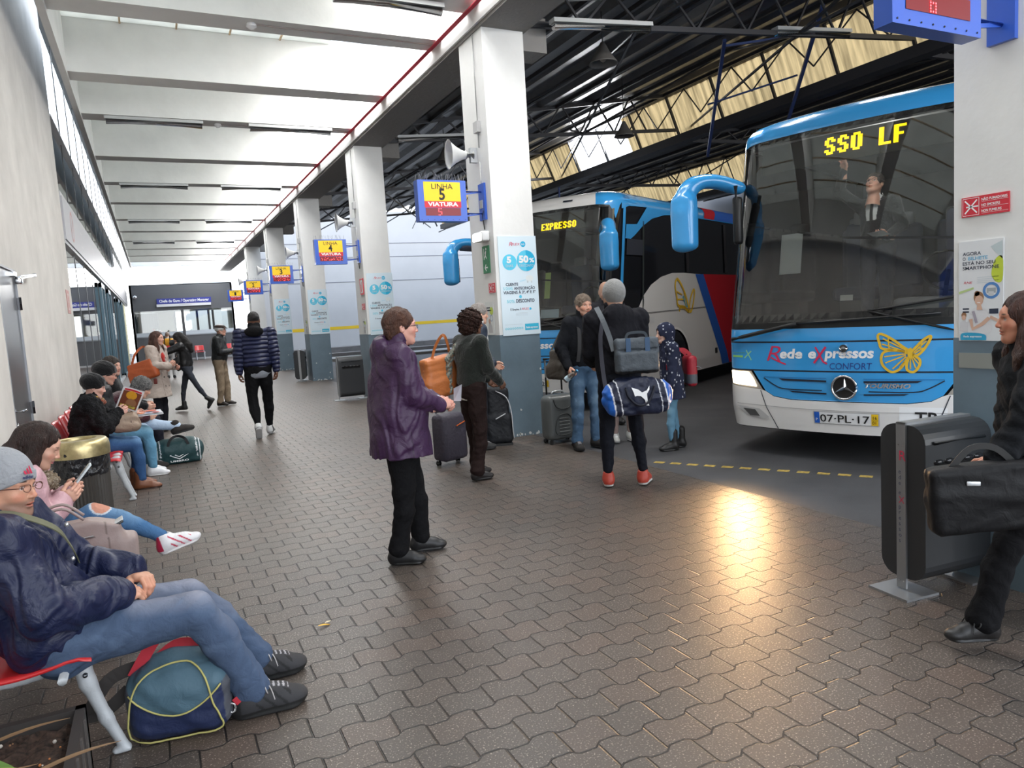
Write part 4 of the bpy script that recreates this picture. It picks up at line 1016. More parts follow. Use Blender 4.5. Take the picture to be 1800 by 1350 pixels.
# ======================= signs, lamps, pipes, bins, benches =======================
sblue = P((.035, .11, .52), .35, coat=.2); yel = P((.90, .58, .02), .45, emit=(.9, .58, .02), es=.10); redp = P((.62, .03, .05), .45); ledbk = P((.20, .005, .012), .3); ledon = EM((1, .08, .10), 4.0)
blk = P((.012, .012, .012), .5); wht = P((.84, .85, .86), .5); silver = P((.58, .60, .62), .35, metal=.6)
DIG = {'1': ['010', '110', '010', '010', '010', '010', '111'], '2': ['111', '001', '001', '111', '100', '100', '111'], '3': ['111', '001', '001', '111', '001', '001', '111'], '4': ['101', '101', '101', '111', '001', '001', '001'], '5': ['111', '100', '100', '111', '001', '001', '110'], '6': ['100', '100', '100', '111', '101', '101', '111']}
for num, yc in COLS:
    y = yc+.16; 
    if num == 6: y = 2.14
    x0, x1 = XC-.88, XC-.26; z0, z1 = 2.715, 3.20; dpt = .13 if num != 6 else .09
    r = empty('line_sign', (0, 0, 0)); tag(r, 'blue framed yellow and red sign lettered LINHA %d VIATURA hanging off a column' % num if num != 6 else 'big blue sign box with red display reading 6, cut off by the top edge', 'sign', 'platform line signs')
    mb = MB(); mb.box((x0, y, z0), (x1, y+dpt, z1), sblue)
    for q in range(8): xx = x0+.03+(x1-x0-.06)*q/7; mb.cyl((xx, y-.003, z0+.02), (xx, y+.002, z0+.02), .005, blk, 6)
    mb.build('sign_box', r)
    mb = MB(); a = Art(mb, plane_map((x0, y, z0), (1, 0, 0), (0, 0, 1)), lift=.0015); w = x1-x0; h = z1-z0
    a.rect(.075, .19, w-.075, h-.022, yel, 1); a.rect(.075, .14+.02, w-.075, .215+.02, redp, 2); a.rect(.085, .065, w-.085, .155, ledbk, 2)
    a.text('LINHA', .175, h-.105, .088, blk, 3, width=.27); a.text(str(num), w/2-.045, .255, .185, blk, 3, bold=.015, width=.075); a.text('VIATURA', .115, .178, .066, wht, 3, width=.39, bold=.022)
    mb.build('sign_face', r)
    mb = MB(); a = Art(mb, plane_map((x0, y, z0), (1, 0, 0), (0, 0, 1)), lift=.003)
    if num >= 5:
        for rr_, row in enumerate(DIG[str(num)]):
            for cc, b in enumerate(row):
                if b == '1': a.disc(w*.40+cc*.018, .147-rr_*.0125, .0045, ledon, 2, n=8)
    else:
        rq = random.Random(num)
        for q in range(40): a.disc(.10+rq.random()*(w-.2), .075+rq.random()*.07, .004, ledon, 2, n=6)
    mb.build('led_display', r)
    mb = MB()
    for zz in (z0+.10, z1-.12): mb.cyl((x1, y+dpt/2, zz), (XC-.005, y+dpt/2, zz), .014, sblue, 8); mb.obox((x1, y+dpt/2, zz-.03), (XC-.03, y+dpt/2, zz), .01, .02, sblue)
    mb.box((XC-.03, y-.02, z0+.02), (XC-.002, y+dpt+.02, z1-.02), sblue); mb.build('bracket', r)
    if num != 6:
        mb = MB(); sp = P((.25, .25, .26), .5)
        for q in range(26): xx = x0+w*(q+.5)/26; yy = y+dpt*rng.rand(); mb.obox((xx, yy, z1), (xx+rng.uniform(-.035, .035), yy+rng.uniform(-.04, .04), z1+.085), .0025, .0025, sp)
        mb.build('bird_spikes', r)
# horn loudspeakers, conduit, lamps and small signs on the left face of each column
horn = P((.55, .55, .54), .5)
SPK = {5: 'grey horn loudspeaker on the fifth column above the sign LINHA 5', 4: 'grey horn loudspeaker on the fourth column above the sign LINHA 4', 3: 'grey horn loudspeaker on the third column', 2: 'grey horn loudspeaker on the second column', 1: 'grey horn loudspeaker on the first column'}
for num, y in COLS:
    if num == 6: continue
    r = empty('horn_loudspeaker', (XC, y+.36, 3.55)); tag(r, SPK[num], 'loudspeaker', 'horn loudspeakers on the columns')
    mb = MB(); 
    def hr(rx, rz, x): return [(x, rx*math.cos(t*PI/8), rz*math.sin(t*PI/8)) for t in range(16)]
    rings = [hr(.045, .045, -.14), hr(.055, .06, -.2), hr(.08, .10, -.28), hr(.12, .16, -.36), hr(.135, .185, -.375), hr(.12, .165, -.365), hr(.03, .03, -.2)]; V = [p for q in rings for p in q]
    mb.add(V, [(j*16+i, j*16+(i+1) % 16, (j+1)*16+(i+1) % 16, (j+1)*16+i) for j in range(6) for i in range(16)], horn, True); mb.build('horn', r)
    mb = MB(); mb.cyl((-.15, 0, 0), (-.05, 0, 0), .06, P((.42, .42, .41), .5)); mb.build('driver', r)
    mb = MB(); mb.box((-.09, -.03, -.09), (0, -.01, .09), silver); mb.box((-.09, .01, -.09), (0, .03, .09), silver); mb.build('bracket', r)
    mb = MB(); cd_ = P((.42, .42, .42), .5)
    pts = [(XC-.012, y+.24, 5.0), (XC-.012, y+.24, 3.95)]; mb.cyl(*pts, .007, cd_, 6); mb.box((XC-.05, y+.18, 3.80), (XC-.001, y+.30, 3.93), cd_); mb.cyl((XC-.012, y+.24, 3.8), (XC-.012, y+.24, 3.62), .007, cd_, 6)
    mb.cyl((XC-.012, y+.24, 3.45), (XC-.012, y+.24, 2.98), .007, cd_, 6); mb.box((XC-.04, y+.19, 2.88), (XC-.001, y+.27, 2.98), cd_)
    mb.tube([(XC-.02, y+.23, 2.88), (XC-.03, y+.18, 2.84), (XC-.03, y+.22, 2.78), (XC-.012, y+.22, 2.62)], .007, blk, 6)
    tag(mb.build('conduit'), 'thin grey conduit with junction boxes on the %s column' % {1: 'first', 2: 'second', 3: 'third', 4: 'fourth', 5: 'fifth'}[num], 'conduit', 'conduits on the columns')
y5 = 8.12
r = empty('emergency_light', (XC-.06, y5+.24, 2.53)); tag(r, 'lit white emergency lamp box on the fifth column below the loudspeaker', 'lamp')
mb = MB(); mb.rbox((0, 0, 0), (.11, .30, .12), P((.8, .8, .8), .4), .02); mb.build('housing', r); mb = MB(); mb.rbox((-.045, 0, -.005), (.05, .27, .10), EM((1, 1, 1), 2.2), .02); mb.build('diffuser', r)
green = P((.03, .20, .09), .5)
mb = MB(); mb.box((XC-.012, y5+.14, 2.08), (XC-.002, y5+.34, 2.42), green); a = Art(mb, plane_map((XC-.012, y5+.34, 2.08), (0, -1, 0), (0, 0, 1)))
a.line([(.06, .07), (.14, .07)], .018, wht); a.line([(.095, .03), (.055, .07), (.095, .11)], .018, wht); a.disc(.115, .30, .014, wht); a.line([(.11, .28), (.09, .22), (.12, .18)], .02, wht); a.line([(.09, .22), (.06, .19)], .014, wht); a.line([(.11, .27), (.075, .25)], .01, wht); a.rect(.04, .17, .055, .31, wht)
tag(mb.build('exit_sign'), 'green emergency exit sign with arrow on the fifth column', 'sign')
def nosmoke(y0, y1, z0, z1, lab, x=XC, full=False):
    mb = MB(); rd_ = P((.60, .03, .05), .45); mb.box((x-.008, y0, z0), (x-.0015, y1, z1), rd_); w = y1-y0; h = z1-z0
    a = Art(mb, plane_map((x-.008, y1, z0), (0, -1, 0), (0, 0, 1)), lift=.0008); 
    s_ = h*.86; o = h*.07
    a.line([(o, o), (o+s_*.95, o), (o+s_*.95, o+s_), (o, o+s_)], h*.03, wht, closed=True); a.line([(o+.12*s_, o+.12*s_), (o+.83*s_, o+.88*s_)], h*.07, wht); a.line([(o+.12*s_, o+.88*s_), (o+.83*s_, o+.12*s_)], h*.07, wht); a.line([(o+.2*s_, o+.5*s_), (o+.9*s_, o+.5*s_)], h*.07, wht)
    for k, t in enumerate(('NÃO FUMADORES', 'NO SMOKERS', 'NON FUMEURS')):
        a.text(t, h*1.02, h*(.74-.29*k), h*.175, wht, width=(w-h*1.1)*(1, .72, .78)[k], bold=.012); a.line([(h*1.02, h*(.69-.29*k)), (w*.98, h*(.69-.29*k))], h*.012, wht)
    tag(mb.build('no_smoking_sign'), lab, 'sign', 'red no smoking signs')
nosmoke(2.15, 2.385, 1.925, 2.025, 'red sign NÃO FUMADORES NO SMOKERS on the nearest column above the poster')
nosmoke(y5+.04, y5+.22, 1.83, 1.95, 'small red no smoking sign on the left face of the fifth column')
nosmoke(14.24+.08, 14.24+.30, 1.80, 1.92, 'small red no smoking sign on the left face of the fourth column')
mb = MB(); mb.box((XC-.012, 14.3, 2.10), (XC-.002, 14.56, 2.42), redp); a = Art(mb, plane_map((XC-.012, 14.56, 2.10), (0, -1, 0), (0, 0, 1))); a.rect(.04, .03, .22, .29, wht); a.line([(.10, .06), (.10, .2)], .05, redp, 2); a.line([(.10, .2), (.17, .25), (.17, .1)], .02, redp, 2)
tag(mb.build('extinguisher_sign'), 'red and white fire extinguisher sign on the fourth column', 'sign')
# big discount posters on the front faces
cy = P((.02, .42, .68), .4); cyl_ = P((.10, .58, .80), .4); pap = P((.66, .78, .86), .42); papg = P((.55, .62, .66), .5); tdk = P((.03, .04, .07), .5); tcy = P((.10, .60, .72), .5); tdr = P((.62, .05, .10), .5)
def big_poster(y, lab, x0=XC+.045):
    w, h = .53, 1.225; mb = MB(); mb.box((x0, y-.012, 1.285), (x0+w, y-.003, 1.285+h), pap); a = Art(mb, plane_map((x0, y-.012, 1.285), (1, 0, 0), (0, 0, 1)), lift=.0012)
    a.text('R', .15, 1.105, .07, tdr, shear=.25, bold=-.004, width=.045); a.text('FLEX', .19, 1.11, .045, tdr, width=.11, shear=.1); a.disc(.345, 1.125, .036, cy); a.text('50', .32, 1.113, .03, wht, 2, width=.045)
    a.disc(.145, .905, .098, cyl_, 1); a.disc(.375, .92, .130, cyl_, 2); a.disc(.375, .92, .130, cy, 3, a0=-PI/2, a1=PI/2)
    a.text('5', .105, .90, .105, wht, 4, bold=.03, width=.062); a.text('DIAS', .09, .845, .045, papg, 4, width=.10)
    a.text('50', .275, .90, .115, wht, 4, bold=.03, width=.135); a.text('%', .42, .90, .075, wht, 4, bold=.015, width=.07); a.text('DESCONTO', .278, .845, .045, papg, 4, width=.20)
    # little piggy bank drawing
    a.disc(.41, .70, .055, P((.72, .78, .80), .5), 1, ry=.04); a.rect(.375, .645, .39, .67, papg, 1); a.rect(.43, .645, .445, .67, papg, 1); a.line([(.27, .665), (.36, .685)], .014, P((.5, .72, .85), .5), 1)
    a.text('CLIENTE', .075, .615, .052, tdk, width=.17, bold=.014); a.text('5 DIAS', .035, .565, .05, tcy, width=.13); a.text('ANTECIPAÇÃO', .185, .565, .05, tdk, width=.295, bold=.014)
    a.text('VIAGENS À 3ª, 4ª E 5ª', .035, .515, .05, tdk, width=.45, bold=.012); a.disc(.27, .477, .020, cyl_); a.text('50%', .075, .405, .056, tcy, width=.11); a.text('DESCONTO', .205, .405, .058, tdk, width=.26, bold=.015)
    a.text('É Simples. É', .12, .31, .034, tdk, width=.15, bold=.01); a.text('RFLEX', .28, .31, .04, tdr, width=.10, shear=.2); a.disc(.40, .322, .015, cy)
    for k in range(3): a.line([(.19, .275-.014*k), (.36, .275-.014*k)], .004, papg)
    a.line([(.03, .135), (.28, .135)], .004, papg)
    for k in range(8): a.ring(.045+.032*k, .085, .014, .006, tcy, n=12)
    a.rect(.31, .055, .505, .135, P((.04, .45, .66), .4)); a.text('Rede expressos', .325, .078, .035, wht, 2, width=.165, bold=.01, shear=.1)
    return tag(mb.build('discount_poster'), lab, 'poster', 'big discount posters on the columns')
for num, y in COLS:
    if num in (5, 4, 3, 2): big_poster(y, {5: 'blue 50% DESCONTO poster on the front of the fifth column, nearest of its kind', 4: 'blue 50% DESCONTO poster on the fourth column behind the woman in purple', 3: 'pale 50% discount poster on the third column', 2: 'pale 50% discount poster on the second column'}[num])
def narrow_poster(y0, y1, z0, z1, lab, seed):
    mb = MB(); mb.box((XC-.009, y0, z0), (XC-.003, y1, z1), P((.66, .68, .67), .5)); a = Art(mb, plane_map((XC-.009, y1, z0), (0, -1, 0), (0, 0, 1))); w = y1-y0; h = z1-z0
    a.rect(w*.15, h*.8, w*.6, h*.84, tdk); a.rect(w*.15, h*.72, w*.7, h*.76, tdk); a.disc(w*.75, h*.72, w*.22, P((.5, .62, .1), .5), ry=h*.12)
    a.poly([(w*.3, .02), (w*.25, h*.2), (w*.35, h*.34), (w*.55, h*.36), (w*.75, h*.25), (w*.8, .02)], P((.45, .45, .46), .6)); a.disc(w*.45, h*.40, w*.13, P((.5, .33, .25), .6)); a.ring(w*.7, h*.5, w*.18, w*.05, P((.25, .35, .5), .5))
    return tag(mb.build('narrow_poster'), lab, 'poster')
narrow_poster(y5+.12, y5+.36, 1.31, 1.72, 'narrow pale poster with green patch on the left face of the fifth column', 1)
narrow_poster(14.24+.10, 14.24+.34, 1.31, 1.62, 'narrow worn poster on the left face of the fourth column', 2)
narrow_poster(20.36+.1, 20.36+.4, 1.31, 1.75, 'narrow pale poster on the left face of the third column', 3)
# smartphone poster on the nearest column
y0, y1, z0, z1 = 2.175, 2.398, 1.285, 1.80; w, h = y1-y0, z1-z0; mb = MB(); mb.box((XC-.008, y0, z0), (XC-.002, y1, z1), P((.70, .72, .74), .4)); a = Art(mb, plane_map((XC-.008, y1, z0), (0, -1, 0), (0, 0, 1)), lift=.0008)
a.poly([(w*.72, h*.93), (w*.98, h*.98), (w*.98, h*.80), (w*.85, h*.86)], P((.50, .58, .60), .5)); a.poly(smooth_curve([(w*.74, h*.66), (w*.82, h*.80), (w*.98, h*.82), (w*.98, h*.60), (w*.85, h*.58)], 4, True), P((.50, .60, .05), .5))
for k, (t, c) in enumerate((('AGORA', tdk), ('O', tdk), ('ESTÁ NO SEU', tdk), ('SMARTPHONE', tdk))): a.text(t, w*.09, h*(.86-.048*k), h*.047, c, 2, width=w*(.42, .07, .74, .82)[k], bold=.008)
a.text('BILHETE', w*.22, h*.812, h*.047, P((.1, .4, .62), .5), 2, width=w*.44, bold=.008)
a.text('RNE', w*.12, h*.575, h*.035, tdr, 2, shear=.2, width=w*.2); 
for k in range(4): a.line([(w*.42, h*(.635-.018*k)), (w*(.9-.1*(k % 2)), h*(.635-.018*k))], h*.005, papg)
a.poly([(0, h*.50), (w*.34, h*.54), (w*.35, h*.52), (0, h*.475)], P((.45, .58, .25), .5))
a.ring(w*.74, h*.50, h*.082, h*.026, P((.08, .22, .50), .5)); a.rect(w*.64, h*.475, w*.84, h*.525, P((.35, .38, .40), .5), 1); a.rect(w*.68, h*.455, w*.80, h*.49, P((.55, .57, .6), .5), 2)
a.rect(w*.09, h*.315, w*.24, h*.33, tdk, 1); a.rect(w*.09, h*.285, w*.24, h*.30, tdk, 1)
sk = P((.62, .40, .30), .6); shirt = P((.68, .68, .70), .6); hb = P((.28, .15, .08), .6)
a.disc(w*.46, h*.435, w*.115, hb, 1, ry=h*.06); a.disc(w*.47, h*.405, w*.095, sk, 2, ry=h*.05); a.disc(w*.42, h*.475, w*.06, hb, 1); a.line([(w*.43, h*.385), (w*.50, h*.382)], h*.006, wht, 3)
a.poly(smooth_curve([(w*.36, h*.33), (w*.24, h*.25), (w*.26, h*.08), (w*.72, h*.08), (w*.74, h*.22), (w*.58, h*.33)], 4, True), shirt, 1); a.poly([(w*.43, h*.36), (w*.52, h*.36), (w*.55, h*.31), (w*.42, h*.31)], sk, 3)
a.line([(w*.28, h*.22), (w*.33, h*.12), (w*.55, h*.17), (w*.70, h*.23)], w*.085, sk, 3); a.line([(w*.34, h*.30), (w*.42, h*.18)], w*.06, P((.35, .32, .38), .6), 4); a.line([(w*.72, h*.24), (w*.95, h*.19)], w*.07, sk, 3)
a.rect(w*.70, h*.27, w*.90, h*.32, tdk, 2); a.disc(w*.12, h*.26, w*.06, hb, 1, ry=h*.03); a.disc(w*.12, h*.235, w*.05, sk, 2, ry=h*.025); a.poly([(w*.02, h*.10), (w*.04, h*.19), (w*.13, h*.21), (w*.22, h*.18), (w*.22, h*.08)], P((.6, .6, .62), .6), 1)
a.poly(smooth_curve([(w*.05, .003), (w*.08, h*.075), (w*.40, h*.08), (w*.62, h*.06), (w*.64, .003)], 4, False), P((.03, .33, .55), .4), 5); a.text('Rede expressos', w*.12, h*.035, h*.028, wht, 6, width=w*.42, shear=.1, bold=.01)
tag(mb.build('smartphone_poster'), 'white AGORA O BILHETE ESTÁ NO SEU SMARTPHONE poster on the nearest column', 'poster')
mb = MB(); mb.box((XC-.006, 2.17, 1.14), (XC-.001, 2.40, 1.22), P((.25, .26, .24), .7)); tag(mb.build('tape_patch'), 'faded beige strip on the grey-blue paint of the nearest column', 'patch')

# pipes along the column row, with bristles
mb = MB(); mb.cyl((XC-.13, -5, 5.155), (XC-.13, 43.5, 5.155), .032, P((.30, .02, .035), .45), 10)
for y in np.arange(-3, 43, 3.06): mb.cyl((XC-.13, y, 5.155), (XC-.13, y, 5.199), .006, silver, 6)
tag(mb.build('red_pipe'), 'long red pipe running under the roof beside the column heads', 'pipe')
mb = MB(); mb.cyl((XC-.03, -5, 5.10), (XC-.03, 44, 5.10), .018, P((.05, .13, .06), .5), 8); tag(mb.build('green_pipe'), 'thin dark green pipe running along the edge of the long concrete beam', 'pipe')
mb = MB(); sp = P((.3, .3, .3), .5)
for q in range(700):
    y = 3+22*rng.rand()**1.4
    if any(b-.12 < y < b+.52 for b in BY) or 7.8 < y < 8.5: continue
    x = XC-.12+rng.uniform(-.03, .03); mb.obox((x, y, 5.18), (x+rng.uniform(-.10, .02), y+rng.uniform(-.04, .04), 5.30+rng.rand()*.04), .0022, .0022, sp)
tag(mb.build('bird_spikes'), 'thin wire bird spikes bristling along the red pipe', 'bird spikes', kind='stuff')
# tube lamps on the beams and in the shed, smoke detectors
FX = P((.55, .56, .56), .3, metal=.3)
def tube_lamp(x0, x1, y, z, lab, dz=0.0, along='x'):
    r = empty('tube_lamp', ((x0+x1)/2, y, z), math.atan2(0, 1)); tag(r, lab, 'lamp', 'switched-off tube lamps'); L = (x1-x0)/2
    mb = MB(); mb.obox((-L, 0, 0), (L, 0, dz), .13, .05, FX); mb.build('lamp_base', r)
    mb = MB(); mb.tube([(-L+.02, 0, -.055), (L-.02, 0, -.055+dz)], .05, GL((.9, .93, .92), .15, .75, .15), 12); mb.build('lamp_cover', r)
    mb = MB(); mb.cyl((-L+.05, 0, -.055), (L-.05, 0, -.055+dz), .014, P((.75, .75, .75), .4), 8); mb.build('tube', r)
words_ = ['third', 'fourth', 'fifth', 'sixth', 'seventh', 'eighth']
for i, yb in enumerate((BY[6], BY[8], BY[10], BY[12])):
    for j, (xa, xb) in enumerate(((-.38, 1.13), (1.88, 3.36))): tube_lamp(xa, xb, yb+.08, 5.17, '%s tube lamp under the %s white roof beam from the front' % (('left', 'right')[j], words_[i*2] if i*2 < 6 else 'ninth'))
tube_lamp(2.1, 3.4, 8.2, 5.17, 'tube lamp at the top edge of the view beside the red pipe')
mb = MB(); mb.box((1.9, 8.0, 5.22), (3.8, 8.4, 5.9), white); struct(mb.build('beam_crossing'))
tube_lamp(4.75, 6.25, 8.0, 5.10, 'grey tube lamp hanging on the shed truss right of the fifth column', .12); tube_lamp(8.7, 10.3, 8.2, 5.52, 'dark tube lamp high on the shed truss in front of the yellowish strip', .14); tube_lamp(4.75, 6.3, 14.3, 5.20, 'grey tube lamp on the shed truss right of the fourth column', .12)
for i, (x, y) in enumerate(((1.41, 9.4), (1.38, 14.05))):
    mb = MB(); mb.lathe([(.001, -.07), (.03, -.065), (.045, -.045), (.06, -.04), (.06, -.015), (.05, 0), (.001, 0)], (x, y, 5.2), P((.85, .85, .85), .4), 16); mb.obox((x, y, 5.19), (XC-.1, y, 5.19), .012, .012, P((.35, .3, .28), .6))
    tag(mb.build('smoke_detector'), ('white smoke detector under the nearest full roof beam', 'white smoke detector under the beam with the first tube lamps')[i], 'smoke detector')
# lit tube lamps added above the frame to brighten the second coach's side
for i, (x, y) in enumerate(((6.1, 6.35), (7.9, 5.9))):
    r = empty('added_tube_lamp', (x, y, 5.16)); tag(r, ('added lit tube lamp hanging from the shed roof over the first coach front', 'added lit tube lamp hanging from the shed roof over the first coach roof')[i], 'lamp', 'added tube lamps in the shed')
    mb = MB(); mb.box((-.65, -.07, .0), (.65, .07, .05), FX); mb.build('lamp_base', r); mb = MB(); mb.cyl((-.6, 0, -.03), (.6, 0, -.03), .02, EM((1, .98, .95), 14.0), 8); mb.build('tube', r)
    for s in (-1, 1): mb = MB(); mb.cyl((s*.5, 0, .05), (s*.5, 0, 5.53+.157*(x+s*.5-5.05)-5.16), .006, blk, 6); mb.build('hanger', r)
    l = area('coach_side_fill', (x, y, 5.10), (R_(14), 0, 0), 1.2, .10, 62, (1, .97, .93))
# dark bell lamps in the shed
for i, (x, y) in enumerate(((6.1, 8.9), (6.2, 15.4), (9.0, 12.5))):
    r = empty('bell_lamp', (x, y, 5.0)); tag(r, ['dark bell shaped lamp hanging in the shed right of the fifth column', 'dark bell shaped lamp hanging between the fourth and fifth columns', 'dark bell shaped lamp hanging over the second coach'][i], 'lamp', 'bell lamps in the shed')
    mb = MB(); mb.lathe([(.03, .30), (.05, .26), (.10, .16), (.20, .02), (.21, 0), (.19, .01), (.09, .15), (.03, .24)], (0, 0, 0), P((.09, .085, .08), .5), 20); mb.build('lamp_shade', r); mb = MB(); mb.cyl((0, 0, .28), (0, 0, 5.56+.157*(x-5.05)-5.0), .008, blk, 6); mb.build('cable', r); mb = MB(); mb.ball((0, 0, .08), .05, P((.4, .35, .3), .3)); mb.build('bulb', r)

# litter bins: dark box bodies hung in a steel frame
def box_bin(name, lab, x, y, rz, wx, dy, z0, z1, letters=False, group=None):
    r = empty(name, (x, y, 0), rz); tag(r, lab, 'bin', group); bb = P((.028, .030, .033), .38, coat=.2); st_ = P((.34, .35, .36), .38, metal=.75)
    # body: rounded-corner profile in (y,z), long along x
    c = .09; h = z1-z0
    prof = []
    for (cy_, cz, a0) in ((dy/2-c, z1-c, 0), (-dy/2+c, z1-c, PI/2), (-dy/2+c, z0+c, PI), (dy/2-c, z0+c, 1.5*PI)):
        for k in range(6): t = a0+k*PI/10; prof.append((cy_+c*math.cos(t), cz+c*math.sin(t)))
    mb = MB(); n = len(prof); V = [(xx, p[0], p[1]) for xx in (-wx/2, wx/2) for p in prof]; F = [(i, (i+1) % n, n+(i+1) % n, n+i) for i in range(n)]+[tuple(range(n)), tuple(range(n, 2*n))[::-1]]
    mb.add(V, F, bb); mb.build('bin_body', r)
    mb = MB()
    for s in (-1, 1): mb.box((min(s*wx/2, s*(wx/2+.012)), -.028, .02), (max(s*wx/2, s*(wx/2+.012)), .028, z1+.012), st_)
    mb.box((-wx/2-.012, -.028, z1), (wx/2+.012, .028, z1+.012), st_); mb.build('frame', r)
    for s in (-1, 1): mb = MB(); mb.box((s*wx/2-.11, -.12, 0), (s*wx/2+.11, .12, .012), st_); mb.build('foot_plate', r)
    for s in (-1, 1):
        mb = MB(); q = z1-.14; mb.add([(-wx*.36, s*(dy/2+.002), q-.09), (wx*.36, s*(dy/2+.002), q-.09), (wx*.40, s*(dy/2-.004), q+.055), (-wx*.40, s*(dy/2-.004), q+.055)], [(0, 1, 2, 3)], P((.004, .004, .004), .9))
        mb.tube([(-wx*.38, s*(dy/2+.005), q+.055), (wx*.38, s*(dy/2+.005), q+.055)], .010, bb, 6); mb.build('opening', r)
        mb = MB()
        for k in range(5):
            bx = -wx*.3+k*wx*.15; mb.ball((bx, s*(dy/2-.005), q-.045), .035, P((.02, .02, .022), .15), 8, 6, (1.2, .5, .45))
        mb.build('bin_liner', r)
    if letters:
        mb = MB(); a = Art(mb, plane_map((-wx/2-.0125, .03, 0), (0, -1, 0), (0, 0, 1)))
        tt = [('R', .67, .075, tdr), ('e', .60, .032, P((.04, .05, .12), .5)), ('d', .57, .032, P((.04, .05, .12), .5)), ('e', .54, .032, P((.04, .05, .12), .5)), ('e', .49, .032, P((.04, .05, .12), .5)), ('X', .445, .05, tdr), ('p', .415, .032, P((.04, .05, .12), .5)), ('r', .385, .032, P((.04, .05, .12), .5)), ('e', .355, .032, P((.04, .05, .12), .5)), ('s', .325, .032, P((.04, .05, .12), .5)), ('s', .295, .032, P((.04, .05, .12), .5)), ('o', .265, .032, P((.04, .05, .12), .5)), ('s', .235, .032, P((.04, .05, .12), .5))]
        for ch_, v, sz, m_ in tt: a.text(ch_, .018, v+.03, sz, m_, 2)
        for v in (.78, .06): a.disc(.018, v, .004, chrome, 2, n=8); a.disc(.045, v, .004, chrome, 2, n=8)
        mb.build('lettering', r)
    return r
box_bin('litter_bin', 'large black litter bin with a lettered steel post, standing at the nearest column', 3.62, 2.39, R_(-6), .46, .27, .075, .885, True, 'black litter bins')
box_bin('litter_bin', 'black litter bin beside the fourth column behind the woman in purple', 3.50, 14.62, 0, .50, .27, .07, .87, False, 'black litter bins')
box_bin('litter_bin', 'black litter bin beside the third column, seen end on', 3.60, 20.75, R_(75), .46, .30, .07, .87, False, 'black litter bins')
# round ribbed bin with brass lid and bag
r = empty('round_bin', (-.56, 6.0, 0)); tag(r, 'round ribbed brown bin with brass lid and black bag beside the young woman', 'bin')
mb = MB(); V = []; F = []; n = 96
for z, rr_ in ((.0, .165), (.02, .17), (.66, .175), (.68, .172)):
    for i in range(n): t = 2*PI*i/n; q = rr_+(.004 if i % 2 else -.003); V.append((q*math.cos(t), q*math.sin(t), z))
for j in range(3):
    for i in range(n): F.append((j*n+i, j*n+(i+1) % n, (j+1)*n+(i+1) % n, (j+1)*n+i))
mb.add(V, F, P((.045, .040, .035), .5)); mb.lathe([(.001, .0), (.165, .0)], (0, 0, 0), blk, 24); mb.build('bin_body', r)
F_ = Field((-.25, -.25, .5), (.25, .25, .86), .008); F_.cone((0, 0, .60), (0, 0, .80), .183, .190, .0); F_.cut((0, 0, .815), (0, 0, 1)); F_.cut((0, 0, .60), (0, 0, -1)); F_.noise(.010, 26, 3); V, Q = F_.mesh()
sdf_obj('bin_bag', [(V, Q, (.012, .012, .014))], P((.012, .012, .014), .16, bump=(30, .9, (1, 1, .5))), r)
mb = MB(); brass = P((.46, .38, .20), .36, metal=.85, bump=(9, .3), var=(12, .35)); mb.lathe([(.196, .74), (.198, .80), (.192, .835), (.175, .855), (.12, .862), (.115, .855), (.115, .83)], (0, 0, 0), brass, 40); mb.lathe([(.001, .835), (.115, .835)], (0, 0, 0), blk, 24); mb.build('lid', r)

